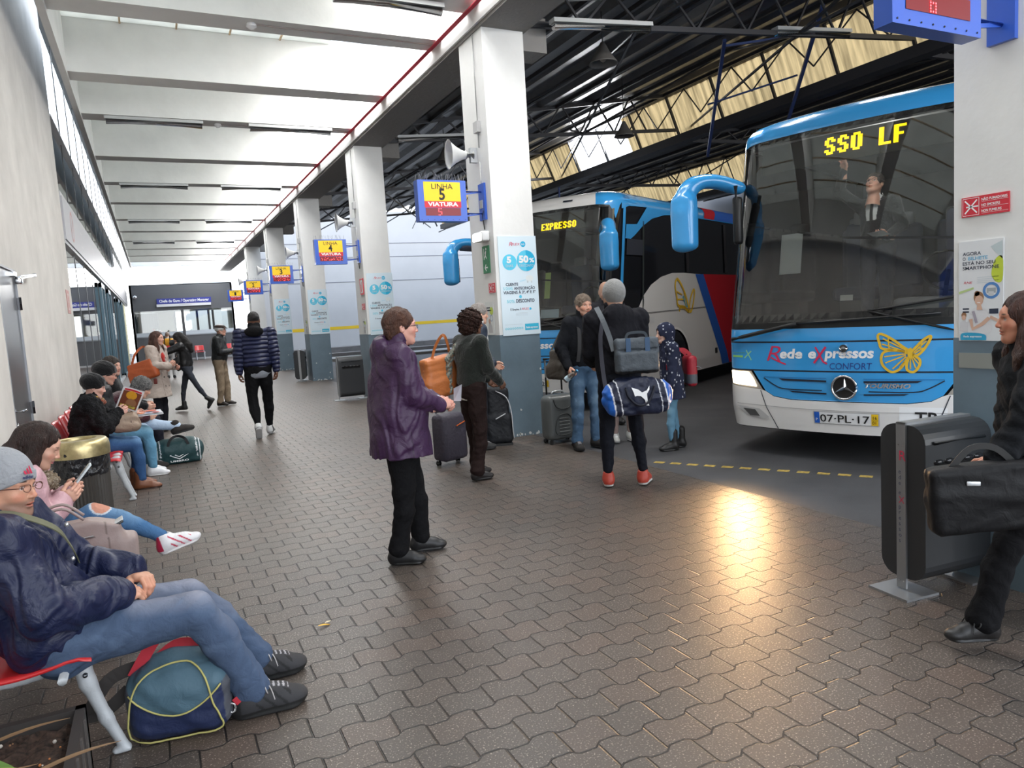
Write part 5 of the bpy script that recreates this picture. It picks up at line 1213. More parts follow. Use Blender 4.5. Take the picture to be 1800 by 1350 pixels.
# ---- benches: red mesh seats on grey cast legs
redseat = P((.52, .022, .025), .35, coat=.2); cast = P((.42, .44, .46), .5, metal=.15, bump=(60, .1))
def bench(lab, x, y, nseat, rz=0.0, legs=(0,), pitch=.56, y_first_leg=0.0, backs=True):
    """seats face +x; y runs away from the viewer. x = front edge of the seats"""
    r = empty('bench', (x, y, 0), rz); tag(r, lab, 'bench')
    L = nseat*pitch
    for i in range(nseat):
        yc = (i+.5)*pitch; hw = .245
        mb = MB(); V = []; F = []; nx, ny = 12, 10
        for a_ in range(nx+1):
            t = a_/nx; xx = -.46+.46*t
            for b in range(ny+1):
                u = b/ny*2-1; z = .435-.035*math.sin(t*PI)**1+.015*t-(.03*max(0, t-.88)/.12)+.012*u*u; V.append((xx, yc+u*hw, z))
        for a_ in range(nx):
            for b in range(ny): q = a_*(ny+1)+b; F.append((q, q+1, q+ny+2, q+ny+1))
        k = len(V); V2 = [(p[0], p[1], p[2]-.012) for p in V]; F2 = [tuple(k+j for j in f[::-1]) for f in F]
        edge = [a_*(ny+1) for a_ in range(nx+1)]+[nx*(ny+1)+b for b in range(ny+1)]+[a_*(ny+1)+ny for a_ in range(nx, -1, -1)]+[b for b in range(ny, -1, -1)]
        F3 = [(edge[j], edge[(j+1) % len(edge)], k+edge[(j+1) % len(edge)], k+edge[j]) for j in range(len(edge))]
        mb.add(V+V2, F+F2+F3, redseat, True); mb.box((-.36, yc-.17, .4165), (-.10, yc+.17, .4175), blk) if False else None
        s_ = mb.build('seat', r)
        if backs:
            mb = MB(); V = []; F = []
            for a_ in range(9):
                t = a_/8
                for b in range(9): u = b/8*2-1; V.append((-.47-.09*t-.02*(1-u*u), yc+u*(hw-.02*t), .50+.27*t))
            for a_ in range(8):
                for b in range(8): q = a_*9+b; F.append((q, q+1, q+10, q+9))
            k = len(V); V2 = [(p[0]-.014, p[1], p[2]) for p in V]; mb.add(V+V2, F+[tuple(k+j for j in f[::-1]) for f in F]+[(j*9, (j+1)*9, k+(j+1)*9, k+j*9) for j in range(8)]+[(j*9+8, (j+1)*9+8, k+(j+1)*9+8, k+j*9+8) for j in range(8)]+[(72+j, 73+j, k+73+j, k+72+j) for j in range(8)], redseat, True); mb.build('backrest', r)
    for j, yl in enumerate(legs):
        F_ = Field((-.66, yl-.06, -.01), (.10, yl+.06, .92), .008)
        ch = smooth_curve([(-.56, yl, .43), (-.40, yl, .385), (-.22, yl, .375), (-.08, yl, .405), (-.03, yl, .425)], 4); ch = [(p[0], p[1], p[2]) for p in ch]
        F_.chain(ch, [.024]*len(ch), .01, flat=((0, 1, 0), 1.0)); F_.chain([(-.05, yl, .41), (-.03, yl, .30), (.015, yl, .15), (.06, yl, .03)], [.036, .028, .023, .020], .02); F_.box((.055, yl, .012), (.035, .022, .011), .008, .012)
        F_.chain([(-.50, yl, .40), (-.54, yl, .25), (-.60, yl, .02)], [.030, .024, .02], .02); F_.box((-.595, yl, .012), (.03, .022, .011), .008, .01); F_.chain([(-.54, yl, .42), (-.585, yl, .60), (-.605, yl, .76)], [.024, .018, .014], .02)
        V, Q = F_.mesh(); V = relax(V, Q, 4); o = sdf_obj('leg', [(V, Q, (.5, .52, .54))], cast, r)
        mb = MB()
        for (bx, bz) in ((-.045, .395), (-.032, .345)): mb.cyl((bx, yl-.031, bz), (bx, yl-.037, bz), .009, P((.12, .13, .15), .3, metal=.8), 10); mb.cyl((bx, yl-.036, bz), (bx, yl-.039, bz), .004, silver, 8)
        mb.build('bolt', o)
    mb = MB(); mb.cyl((-.09, .0, .385), (-.09, L, .385), .016, cast, 8); mb.cyl((-.42, 0, .385), (-.42, L, .385), .016, cast, 8); mb.build('rail', r)
    return r
bench('red mesh bench with grey cast legs under the man in the navy jacket', -.315, 2.90, 3, 0, legs=(.14, 1.62))
bench('red bench with grey cast leg under the woman reading a magazine', -.385, 7.50, 5, 0, legs=(.25, .42, 1.5, 2.6))
bench('red bench against the dark office wall behind the old man', 2.9, 42.9, 2, R_(-90), legs=(.1, 1.0)); bench('red bench against the dark office wall left of the old man', 1.9, 42.9, 1, R_(-90), legs=(.1, .5))

# ---- planter with plants at the lower left corner
r = empty('planter', (-.70, 2.25, 0)); tag(r, 'dark box planter with soil at the lower left corner beside the bench', 'planter')
pm = P((.035, .030, .028), .5); mb = MB()
for (a_, b) in (((-.36, -.5, 0), (-.33, .62, .30)), ((.33, -.5, 0), (.36, .62, .30)), ((-.36, -.5, 0), (.36, -.47, .30)), ((-.36, .59, 0), (.36, .62, .30))): mb.box(a_, b, pm)
for k in range(9): mb.box((.36, -.5+.125*k, .02), (.366, -.5+.125*k+.02, .29), P((.08, .07, .065), .5))
mb.build('box', r)
mb = MB(); V = []; F = []
for i in range(25):
    for j in range(37): V.append((-.33+.66*i/24, -.47+1.06*j/36, .25+rng.uniform(-.012, .012)))
for i in range(24):
    for j in range(36): q = i*37+j; F.append((q, q+37, q+38, q+1))
mb.add(V, F, P((.035, .020, .014), .95, var=(60, .9))); 
for k in range(90): mb.ball((rng.uniform(-.3, .3), rng.uniform(-.4, .55), .262), rng.uniform(.003, .007), P([(.5, .45, .4), (.45, .16, .05), (.2, .1, .05)][k % 3], .8), 6, 4)
mb.build('soil', r)
def leaf(mb, base, d, L, w, droop, m):
    d = nrm(d); side = nrm(np.cross(d, (0, 0, 1))); V = []; F = []; n = 8
    for i in range(n+1):
        t = i/n; c = V3(*base)+d*L*t+V3(0, 0, -droop*L*t*t); ww = w*math.sin(PI*min(1, t*.92+.06))**.8
        V += [c+side*ww, c+V3(0, 0, -ww*.25), c-side*ww]
    for i in range(n): q = 3*i; F += [(q, q+1, q+4, q+3), (q+1, q+2, q+5, q+4)]
    mb.add(V, F, m, True)
g1, g2, g3 = P((.10, .20, .04), .4), P((.05, .12, .035), .4), P((.30, .32, .08), .45); bw = P((.17, .10, .05), .6)
for i, (px, py) in enumerate(((-.14, .30), (.02, .05), (-.05, -.2), (-.2, .05))):
    rp = empty('bromeliad', (-.56+px, 2.30+py, .262)); tag(rp, ['green plant with a brown drooping blade, farthest back in the planter', 'green leafy plant in the middle of the planter', 'light green plant at the front of the planter', 'dark green plant near the wall in the planter'][i], 'plant', 'plants in the dark planter')
    mb = MB(); rq = np.random.RandomState(20+i)
    for k in range(11):
        t = rq.uniform(-.4, 2*PI-.4) if k else .1; leaf(mb, (0, 0, .0), (math.cos(t), math.sin(t), rq.uniform(.5, 1.4)), rq.uniform(.16, .30), rq.uniform(.018, .034), rq.uniform(.3, .9), [g1, g2, g3][k % 3])
    mb.build('leaves', rp)
    mb = MB(); leaf(mb, (.02, .02, .06), (.9, .35, .25), .34, .012, .25, bw); leaf(mb, (.02, 0, .03), (.95, -.1, .2), .32, .006, .5, g3); mb.build('dry_leaf', rp)
mb = MB(); F3 = [(0, 1, 2, 3)]; V = []; 
for k in range(4): t = k*PI/2; mb.ball((.10+.014*math.cos(t), .02+.014*math.sin(t), .30), .014, g1, 8, 4, (1, 1, .25))
mb.cyl((.09, .02, .24), (.10, .02, .30), .002, g1, 5); o = mb.build('clover'); o.location = (-.58, 2.42, .02); tag(o, 'small four-leaved clover at the planter edge', 'plant')
# litter on the floor
mb = MB(); leaf(mb, (.62, 3.74, .012), (1, .15, .1), .07, .010, .3, P((.75, .42, .04), .6)); leaf(mb, (.66, 3.76, .012), (.8, .4, .1), .04, .008, .2, P((.7, .6, .4), .6)); tag(mb.build('fallen_leaf'), 'small yellow scrap lying on the pavers in front of the hiking shoes', 'leaf')
mb = MB(); mb.add([(-.43, 3.0, .003), (-.37, 3.015, .012), (-.365, 3.055, .004), (-.42, 3.05, .014)], [(0, 1, 2, 3)], wht); mb.add([(-.43, 3.0, .001), (-.37, 3.015, .001), (-.365, 3.055, .001), (-.42, 3.05, .001)], [(0, 1, 2, 3)], wht); tag(mb.build('paper_scrap'), 'crumpled white paper scrap on the pavers near the planter', 'litter')
mb = MB(); mb.obox((-.36, 3.60, .006), (-.345, 3.63, .006), .008, .008, wht); tag(mb.build('cigarette_end'), 'tiny white cigarette end on the pavers between bench leg and planter', 'litter')
mb = MB(); mb.box((XW, 12.55, 1.95), (XW+.006, 12.95, 2.3), P((.55, .30, .28), .6)); a = Art(mb, lambda u, v, l: (XW+.007+l, u, v)); a.rect(12.62, 2.0, 12.88, 2.25, P((.62, .5, .48), .6)); a.line([(12.66, 2.03), (12.84, 2.22)], .03, P((.5, .1, .1), .6), 2); a.line([(12.66, 2.22), (12.84, 2.03)], .03, P((.5, .1, .1), .6), 2)
tag(mb.build('wall_notice'), 'small red and white notice on the plaster wall beside the glass front', 'sign')
# ======================= people: builders =======================
_cache = {}
SK_L = (.62, .36, .26); SK_M = (.50, .28, .19); SK_D = (.16, .075, .045)
def mixc(a, b, t):
    a = np.asarray(a, float); b = np.asarray(b, float); t = np.clip(t, 0, 1)[:, None]; return a*(1-t)+b*t
def blob(V, c, r):
    return np.clip(1.4-((((V-V3(*c))/V3(*r))**2).sum(1))*1.4, 0, 1)
def head_mesh(h, var='m', skin=SK_L, brow=(.10, .06, .04), beard=0.0, lips=None, closed=False):
    key = ('head', h, var, skin, brow, beard, lips, closed)
    if key in _cache: return _cache[key]
    f = var == 'f'; k = var == 'k'
    F = Field((-.11, -.14, -.24), (.11, .15, .14), h)
    F.ell((0, -.015, .030), (.074, .094, .086), 0); F.ell((0, .026, -.026), (.055, .060, .078), .03)
    jw = .0 if not f else -.006
    F.cone((-.022-jw, .040, -.076), (.022+jw, .040, -.076), .024+jw*.4, .024+jw*.4, .03)
    F.ell((0, .064, -.098), (.021, .021, .019), .025); F.cone((-.050-jw, .0, -.046), (-.022, .052, -.092), .018, .016, .03); F.cone((.050+jw, .0, -.046), (.022, .052, -.092), .018, .016, .03)
    F.ell((0, .072, .018), (.040, .016, .030), .03)
    for s in (-1, 1):
        F.ell((s*.041, .052, -.026), (.020, .024, .020), .02); F.ell((s*.020, .066, -.040), (.016, .018, .020), .02)
        F.ell((s*.031, .092, .002), (.0175, .0155, .0115), .010, 'sub'); F.ell((s*.0305, .0665, .001), (.0125, .0125, .0120), .002)
        F.cone((s*.014, .084, .0205), (s*.046, .069, .0215), .0065 if not f else .0050, .005, .012)
        F.cone((s*.017, .0775, .0060), (s*.031, .0795, .0098), .0030, .0032, .002); F.cone((s*.031, .0795, .0098), (s*.045, .0725, .0050), .0032, .0028, .002)
        F.cone((s*.018, .0765, -.0050), (s*.031, .0778, -.0078), .0022, .0024, .003); F.cone((s*.031, .0778, -.0078), (s*.044, .0715, -.0035), .0024, .0022, .003)
        F.ell((s*.0765, -.012, -.006), (.009, .019, .031), .006, M=rotm('X', .25)); F.ell((s*.084, -.004, -.004), (.006, .010, .018), .004, 'sub')
    F.cone((0, .083, .012), (0, .101, -.026), .0058, .0088, .010); F.ell((0, .099, -.031), (.0105, .0115, .0088), .006)
    for s in (-1, 1): F.ell((s*.0115, .093, -.033), (.0065, .0085, .0065), .004); F.ell((s*.006, .0985, -.0405), (.0035, .004, .003), .002, 'sub')
    F.ell((0, .0805, -.0555), (.0245, .0135, .0058), .004); F.ell((0, .0790, -.0680), (.0185, .0135, .0070), .004); F.ell((0, .096, -.0615), (.026, .020, .0013), .002, 'sub')
    F.ell((0, .083, -.044), (.008, .008, .010), .008)
    nr = .050 if f or k else .058
    F.cone((0, -.022, -.05), (0, -.045, -.20), nr, nr+.006, .035); F.cone((0, -.04, -.19), (0, -.045, -.235), nr+.006, nr+.02, .02)
    V, Q = F.mesh(); V = relax(V, Q, 1, .35)
    sk = np.array(skin); Cc = np.tile(sk, (len(V), 1))
    red = sk*np.array([1.08, .72, .68])
    for s in (-1, 1): Cc = mixc2(Cc, red, blob(V, (s*.042, .07, -.030), (.024, .03, .022))*.45)
    Cc = mixc2(Cc, red, blob(V, (0, .105, -.027), (.016, .02, .014))*.4)
    lipc = np.array(lips) if lips else sk*np.array([.85, .50, .50])
    Cc = mixc2(Cc, lipc, blob(V, (0, .088, -.0615), (.026, .02, .0125)))
    Cc = mixc2(Cc, sk*.22, blob(V, (0, .092, -.0618), (.022, .018, .0022)))
    for s in (-1, 1):
        if not closed:
            Cc = mixc2(Cc, (.72, .68, .66), blob(V, (s*.0308, .078, .0008), (.0118, .012, .0064))*1.6); Cc = mixc2(Cc, (.025, .016, .012), blob(V, (s*.0308, .079, .0010), (.0058, .014, .0058))*2.5)
        Cc = mixc2(Cc, sk*.35, blob(V, (s*.031, .080, .0085), (.0155, .014, .0024)))
        Cc = mixc2(Cc, brow, blob(V, (s*.031, .080, .0250), (.020, .02, .0050 if not f else .0036))*1.3)
    if beard > 0:
        bm = np.clip((-.040-V[:, 2])/.012, 0, 1)*np.clip((V[:, 1]-.005)/.03, 0, 1)*np.clip((V[:, 2]+.13)/.02, 0, 1); lm = blob(V, (0, .092, -.060), (.024, .02, .010))
        Cc = mixc2(Cc, np.array(brow)*.9+.03, bm*(1-lm)*beard)
    _cache[key] = (V, Q, Cc); return _cache[key]
def mixc2(C_, b, t):
    t = np.clip(t, 0, 1)[:, None]; return C_*(1-t)+np.asarray(b, float)*t
def hand_mesh(h, curl=.5, skin=SK_L, thumb=.5, spread=0.0, nails=False):
    """right hand, palm down, fingers +y, thumb at -x"""
    key = ('hand', h, round(curl, 2), skin, thumb, spread)
    if key in _cache: return _cache[key]
    F = Field((-.085, -.09, -.12), (.065, .205, .035), h); kk = max(.006, h)
    F.cone((0, -.085, 0), (0, .0, 0), .030, .026, .012, flat=((0, 0, 1), .78)); F.cone((-.006, .0, 0), (-.003, .055, -.001), .028, .037, .016, flat=((0, 0, 1), .42)); F.cone((-.022, .055, -.001), (.024, .052, -.001), .016, .0145, .014)
    for i, (bx, by, L, r) in enumerate(((-.029, .080, .070, .0092), (-.0095, .086, .079, .0095), (.0105, .082, .073, .0090), (.0285, .072, .057, .0080))):
        p = V3(bx, by-.02, -.001); a = -spread*(i-1.5)*.12; pts = [p, V3(bx, by, .001)]; d = V3(math.sin(-a), math.cos(a), 0); th = 0; c = pts[-1]
        for q, fr in enumerate((.46, .30, .24)):
            th += curl*(1.15, 1.25, .8)[q]*(1+.08*i); dd = V3(d[0]*math.cos(th), d[1]*math.cos(th), -math.sin(th)); c = c+dd*L*fr; pts.append(c)
        rr = [r*1.1, r*1.08, r, r*.92, r*.80]; F.chain(pts, rr, max(.004, h*.5))
    t = thumb; p0 = V3(-.018, .012, -.004); p1 = p0+V3(-.026, .030, -.010-.012*t); p2 = p1+V3(-.016+.014*t, .029, -.008-.016*t); p3 = p2+V3(-.002+.012*t, .025, -.006-.010*t)
    F.chain([p0, p1, p2, p3], [.017, .0125, .0108, .0088], .008)
    V, Q = F.mesh(); V = relax(V, Q, 1, .3); sk = np.array(skin); Cc = np.tile(sk, (len(V), 1)); Cc = mixc2(Cc, sk*np.array([1.02, .75, .7]), np.clip((V[:, 1]-.07)/.08, 0, 1)*.5)
    _cache[key] = (V, Q, Cc); return _cache[key]
def shoe_mesh(h, style, col, sole, acc=None):
    key = ('shoe', h, style, col, sole, acc)
    if key in _cache: return _cache[key]
    top = {'shoe': .035, 'sneaker': .03, 'boot': .16, 'hike': .065, 'ankle': .10}[style]; chunky = style in ('hike', 'boot', 'ankle')
    F = Field((-.075, -.11, -.10), (.075, .225, top+.03), h); g = .006 if chunky else 0
    F.ell((0, -.034, -.046), (.036+g, .044+g, .042+g), .01); F.cone((0, -.03, -.048), (0, .09, -.052), .040+g, .036+g, .02); F.ell((-.002, .118, -.058), (.041+g, .056+g, .030+g), .02)
    F.cone((0, -.012, -.02), (0, .075, -.038), .043+g, .032+g, .03); F.cone((0, -.018, -.02), (0, -.020, top-.02), .045+g, .044+g if style != 'shoe' else .038, .02)
    F.cone((0, -.028, -.078), (0, .112, -.078), .040+g, .045+g, .004, flat=((0, 0, 1), .26))
    F.cut((0, 0, -.086), (0, 0, -1)); 
    if style in ('shoe', 'sneaker', 'hike'): F.ell((0, -.02, top+.015), (.034, .046, .03), .006, 'sub')
    V, Q = F.mesh(); V = relax(V, Q, 1, .3); Cc = np.tile(np.array(col, float), (len(V), 1))
    sl = -.066 if not chunky else -.060
    if acc:
        st = np.abs(((V[:, 1]-.02)*1.0+(V[:, 2]+.03)*.9) % .04-.02) < .006; Cc[st & (np.abs(V[:, 0]) > .025) & (V[:, 1] < .12) & (V[:, 1] > 0)] = acc[:3]
        Cc[(V[:, 1] < -.045) & (V[:, 2] > -.06)] = acc[:3]
    if style in ('sneaker', 'hike'):
        la = (np.abs(V[:, 0]) < .020) & (V[:, 1] > .02) & (V[:, 1] < .115) & (V[:, 2] > -.045) & ((V[:, 1] % .016) < .007); Cc[la] = (.75, .75, .75) if style == 'sneaker' else (.35, .34, .36)
    Cc[V[:, 2] < sl] = sole
    _cache[key] = (V, Q, Cc); return _cache[key]
def xform(m, R, t, s=1.0, mirror=False):
    V, Q, Cc = m; W = V*s
    if mirror: W = W*V3(-1, 1, 1); Q = Q[:, ::-1]
    return W @ np.asarray(R).T+V3(*t), Q, Cc
def ik(a, t, l1, l2, hint):
    a = V3(*a); t = V3(*t); d = t-a; L = np.linalg.norm(d); L2 = min(L, (l1+l2)*.998); u = d/max(L, 1e-9); t = a+u*L2
    x = (l1*l1-l2*l2+L2*L2)/(2*L2); y = math.sqrt(max(l1*l1-x*x, 0)); hv = V3(*hint); hv = hv-u*np.dot(hv, u); hv = nrm(hv)
    return a+u*x+hv*y, t
CL = dict(rough=.85, spec=.25)
def mat_cloth(kind):
    if kind == 'shell': return VC(.5, .4, bump=(13, .8), name='nylon')
    if kind == 'leather': return VC(.4, .4, bump=(22, .4), name='leather')
    if kind == 'denim': return VC(.9, .15, bump=(20, .45), name='denim')
    if kind == 'wool': return VC(.95, .15, bump=(45, .5), sheen=.25, name='wool')
    if kind == 'puffer': return VC(.42, .4, bump=(20, .25), puff=(17, 1.0), name='quilted')
    if kind == 'skin': return VC(.5, .4, bump=(160, .05), name='skin', sss=.06)
    if kind == 'hair': return VC(.5, .4, bump=(30, .8, (6, 6, 1.2)), name='hair')
    if kind == 'curls': return VC(.7, .3, bump=(70, 1.0), name='curls')
    if kind == 'fur': return VC(.9, .2, bump=(90, 1.0), name='fur')
    if kind == 'satin': return VC(.35, .5, bump=(12, .6), name='satin')
    return VC(.85, .14, bump=(22, .45), name='cotton')
def hair_parts(style, h, col, col2=None):
    """hair meshes in the head frame"""
    lo, hi = (-.17, -.20, -.20), (.17, .14, .20)
    if style in ('long', 'bun_long'): lo = (-.20, -.22, -.42)
    F = Field(lo, hi, h)
    if style in ('short', 'crop'):
        t = .010 if style == 'short' else .004
        F.ell((0, -.017, .034), (.076+t, .098+t, .088+t), 0); F.ell((0, .102, -.036), (.068, .070, .082), .006, 'sub'); F.box((0, .03, -.10), (.2, .14, .085), .02, .01, 'sub'); F.ell((.085, .0, -.02), (.02, .028, .034), .004, 'sub'); F.ell((-.085, .0, -.02), (.02, .028, .034), .004, 'sub')
        F.cut((0, 0, -.075), (0, 0, -1)); F.noise(.004 if t > .005 else .0015, 70, 2)
    elif style == 'bob':    # short women's cut covering nape and sideburns
        F.ell((0, -.022, .034), (.088, .106, .100), 0); F.ell((0, -.055, -.045), (.068, .055, .070), .04); F.ell((0, .108, -.045), (.070, .066, .090), .008, 'sub'); F.ell((.092, .004, -.022), (.026, .026, .038), .006, 'sub'); F.ell((-.092, .004, -.022), (.026, .026, .038), .006, 'sub')
        F.box((0, .05, -.14), (.2, .08, .09), .02, .01, 'sub'); F.noise(.005, 60, 4)
    elif style == 'curly':
        F.ell((0, -.03, .03), (.125, .125, .120), 0); F.ell((0, -.05, -.06), (.105, .085, .08), .05); F.ell((0, .125, -.03), (.066, .080, .090), .01, 'sub'); F.box((0, .12, -.13), (.2, .08, .10), .02, .01, 'sub'); F.noise(.016, 75, 5)
    elif style == 'greycurl':
        F.ell((0, -.02, .035), (.100, .112, .105), 0); F.ell((0, -.06, -.03), (.085, .06, .07), .04); F.ell((0, .110, -.035), (.068, .068, .085), .008, 'sub'); F.noise(.010, 90, 6)
    elif style in ('long', 'bun_long'):
        F.ell((0, -.020, .036), (.088, .106, .098), 0)
        for s in (-1, 1): F.chain([(s*.066, -.01, .04), (s*.080, .0, -.06), (s*.082, .015, -.17), (s*.075, .03, -.30)], [.038, .036, .040, .026], .02)
        F.chain([(0, -.07, .02), (0, -.085, -.10), (0, -.09, -.22), (0, -.07, -.36)], [.070, .078, .085, .055], .03)
        F.ell((0, .118, -.018), (.067, .086, .108), .008, 'sub'); F.ell((0, .02, -.16), (.055, .06, .13), .01, 'sub'); F.noise(.006, 26, 7)
    elif style == 'tied':
        F.ell((0, -.018, .036), (.083, .104, .096), 0); F.ell((0, .106, -.04), (.066, .068, .088), .008, 'sub'); F.chain([(0, -.10, .0), (0, -.13, -.06), (0, -.12, -.16)], [.03, .035, .015], .02); F.box((0, .05, -.12), (.2, .09, .09), .02, .01, 'sub'); F.noise(.004, 50, 8)
    V, Q = F.mesh(); V = relax(V, Q, 1, .3); c1 = np.array(col, float); Cc = np.tile(c1, (len(V), 1))
    c2 = np.array(col2 if col2 is not None else c1*1.5); n = fold_noise(V*V3(1, 1, .3), 60, 3); Cc = mixc2(Cc, c2, np.clip(n*.6+.3, 0, 1)*.6)
    return V, Q, Cc
def hat_parts(style, h, col):
    F = Field((-.15, -.17, -.14), (.15, .17, .20), h); c = np.array(col, float)
    if style == 'beanie':
        F.ell((0, -.018, .045), (.089, .112, .105), 0); F.cut((0, 0, -.008), (0, .42, -1)); 
        F2 = F; V, Q = F.mesh(); Cc = np.tile(c, (len(V), 1))
        band = np.clip((.028-(V[:, 2]-V[:, 1]*.42))/.006, 0, 1); V = V+nrm_rows(V-V3(0, -.018, .02))*(band*.006)[:, None]; Cc = Cc*(1-.10*(np.abs((V[:, 2]-.42*V[:, 1])-.028) < .003)[:, None])
        return V, Q, Cc
    if style == 'beanie_low':
        F.ell((0, -.020, .040), (.092, .116, .110), 0); F.cut((0, 0, -.03), (0, .6, -1)); V, Q = F.mesh(); return V, Q, np.tile(c, (len(V), 1))
    if style == 'floppy':
        F.ell((0, -.03, .05), (.112, .128, .100), 0); F.cone((0, -.01, .02), (0, -.01, .0), .092, .092, .02, flat=((1, 0, 0), .9)); F.cut((0, 0, -.008), (0, .42, -1)); F.noise(.003, 25, 3); V, Q = F.mesh(); return V, Q, np.tile(c, (len(V), 1))
    if style == 'cap':
        F.ell((0, -.012, .075), (.096, .118, .042), 0, M=rotm('X', -.10)); F.ell((0, .09, .045), (.070, .055, .010), .02, M=rotm('X', -.2)); F.cut((0, 0, .030), (0, 0, -1)); V, Q = F.mesh(); n = fold_noise(V, 90, 3); return V, Q, mixc2(np.tile(c, (len(V), 1)), c*1.8, np.clip(n, 0, 1)*.5)
    if style == 'hood':
        F = Field((-.17, -.19, -.24), (.17, .15, .20), h); F.ell((0, -.015, .02), (.102, .122, .128), 0); F.cone((0, -.03, -.10), (0, -.04, -.20), .085, .10, .05); F.ell((0, .135, -.02), (.066, .085, .098), .02, 'sub'); F.ell((0, .0, -.02), (.080, .095, .105), .01, 'sub'); F.noise(.003, 20, 3); V, Q = F.mesh(); return V, Q, np.tile(c, (len(V), 1))
def nrm_rows(A): return A/np.maximum(np.linalg.norm(A, axis=1, keepdims=True), 1e-9)

def person(label, x, y, az, H, o, p, q=1.0, name='person', loc_z=0.0, group=None):
    """o: outfit, p: pose; lengths in metres for a height of 1.75; facing +y locally"""
    S = H/1.75; h = .011*q; root = empty(name, (x, y, loc_z), -R_(az)); tag(root, label, 'person', group)
    Pv = V3(*p.get('pel', (0, 0, .95))); ln, sd, tw = [R_(v) for v in p.get('lean', (2, 0, 0))]
    pt = R_(p.get('pyaw', 0))
    s = nrm((math.sin(sd), math.sin(ln), math.cos(ln)*math.cos(sd))); fwd = nrm(np.cross(s, (math.cos(tw), -math.sin(tw), 0))); rt = nrm(np.cross(fwd, s)); fwd = np.cross(s, rt)
    M = np.array([rt, fwd, s]).T
    bend = R_(p.get('hunch', 6)); s2 = nrm(s*math.cos(bend)+fwd*math.sin(bend)); f2 = np.cross(s2, rt); M2 = np.array([rt, f2, s2]).T
    mid = Pv+s*.27; neck = mid+s2*.235; sh_w = o.get('shw', .178)
    hy, hp, hr = [R_(v) for v in p.get('head', (0, 0, 0))]
    Rh = rotm('Z', -hy) @ rotm('X', -hp) @ rotm('Y', hr)          # pitch + = looking down
    hs = o.get('hs', 1.0)*(1.0 if H > 1.45 else 1.12)
    hc = neck+nrm(s2+V3(0, 0, .6))*.155+Rh @ V3(0, .03, .0)+V3(*p.get('hoff', (0, 0, 0)))
    fat = o.get('fat', 1.0); male = o.get('sex', 'm') == 'm'
    J = {}
    for sg, k in ((1, 'R'), (-1, 'L')):
        sh = neck+rt*sg*sh_w-s2*.035; w = p.get('w'+k)
        if w is None: w = sh+rt*sg*.07-V3(0, 0, .50)+fwd*.05
        else: w = V3(*w)
        e, w = ik(sh, w, .275, .245, p.get('e'+k, (sg*.35, -1, -.25))); J['sh'+k], J['e'+k], J['w'+k] = sh, e, w
        hp_ = Pv+V3(math.cos(pt), -math.sin(pt), 0)*sg*.092; an = V3(*p.get('a'+k, (sg*.10, 0, .085)))
        kn, an = ik(hp_, an, .435, .42, p.get('k'+k, (sg*.1, 1, 0))); J['hp'+k], J['k'+k], J['a'+k] = hp_, kn, an
    # ---- body
    parts = []; skin = o.get('skin', SK_L); hh = h*.5 if q > .45 else h*.42
    hm = head_mesh(round(hh, 4), o.get('face', 'm' if male else 'f'), skin, o.get('brow', (.08, .05, .035)), o.get('beard', 0), o.get('lips'), o.get('closed', False))
    parts.append(xform(hm, Rh*hs, hc))
    hq = round(max(.0024, min(.005, h*.36)), 4)
    for sg, k in ((1, 'R'), (-1, 'L')):
        if p.get('nohand'+k): continue
        fa = nrm(J['w'+k]-J['e'+k]); d = V3(*p['d'+k]) if 'd'+k in p else fa; n = V3(*p.get('n'+k, (-sg, 0, 0))); d = nrm(d); n = nrm(n-d*np.dot(n, d))
        Rm = np.array([np.cross(d, -n), d, -n]).T
        hm = hand_mesh(hq, p.get('c'+k, .42), skin, p.get('t'+k, .5), p.get('sp'+k, 0.0)); parts.append(xform(hm, Rm, J['w'+k], o.get('handS', 1.0), mirror=(sg < 0)))
    lo = np.min(list(J.values())+[neck], 0)-.2; hi = np.max(list(J.values())+[hc], 0)+.15
    F = Field(lo, hi, .021); F.ell(Pv, (.13, .09, .10), .03, M=M); F.ell(mid-s*.08, (.12, .085, .16), .05, M=M); F.ell(mid+s2*.08, (.14, .095, .15), .05, M=M2); F.cone(mid+s2*.12, hc-Rh @ V3(0, .03, .07), .06, .05, .04)
    for k in 'RL':
        F.cone(neck-s2*.03, J['sh'+k], .045, .048, .04); F.cone(J['sh'+k], J['e'+k], .036, .028, .02); F.cone(J['e'+k], J['w'+k], .028, .022, .02); F.cone(J['hp'+k], J['k'+k], .052, .034, .03); F.cone(J['k'+k], J['a'+k], .033, .024, .02)
    V, Q = F.mesh(); parts.append((V, Q, np.array(skin)))
    for i in range(len(parts)): parts[i] = (parts[i][0]*S, parts[i][1], parts[i][2])
    sdf_obj('body', parts, mat_cloth('skin'), root)
    # ---- legs
    L = o['legs']; lf = L.get('fit', 1.0); lc = np.array(L['col'], float)
    pts = [J[a+k] for a in ('hp', 'k', 'a') for k in 'RL']; F = Field(np.min(pts, 0)-.16, np.max(pts, 0)+V3(.16, .16, .2), h)
    F.ell(Pv+V3(0, 0, .02), (.160*fat, .118*fat, .125), .03, M=M); F.ell(Pv-fwd*.045-s*.03, (.135*fat, .085, .105), .05, M=M)
    for sg, k in ((1, 'R'), (-1, 'L')):
        hpj, kn, an = J['hp'+k], J['k'+k], J['a'+k]; th = .088*lf*(1 if lf > 1 else fat**.5); calfc = kn+(an-kn)*.35-nrm(np.cross(rt, an-kn))*(-.012)
        F.cone(hpj, hpj+(kn-hpj)*.5, th, th*.86, .035); F.cone(hpj+(kn-hpj)*.5, kn, th*.86, .062*lf, .02); F.cone(kn, calfc, .061*lf, .058*lf, .02); F.cone(calfc, an+(kn-an)*.10, .058*lf, (.050 if lf >= 1 else .042)*L.get('cuff', lf), .02)
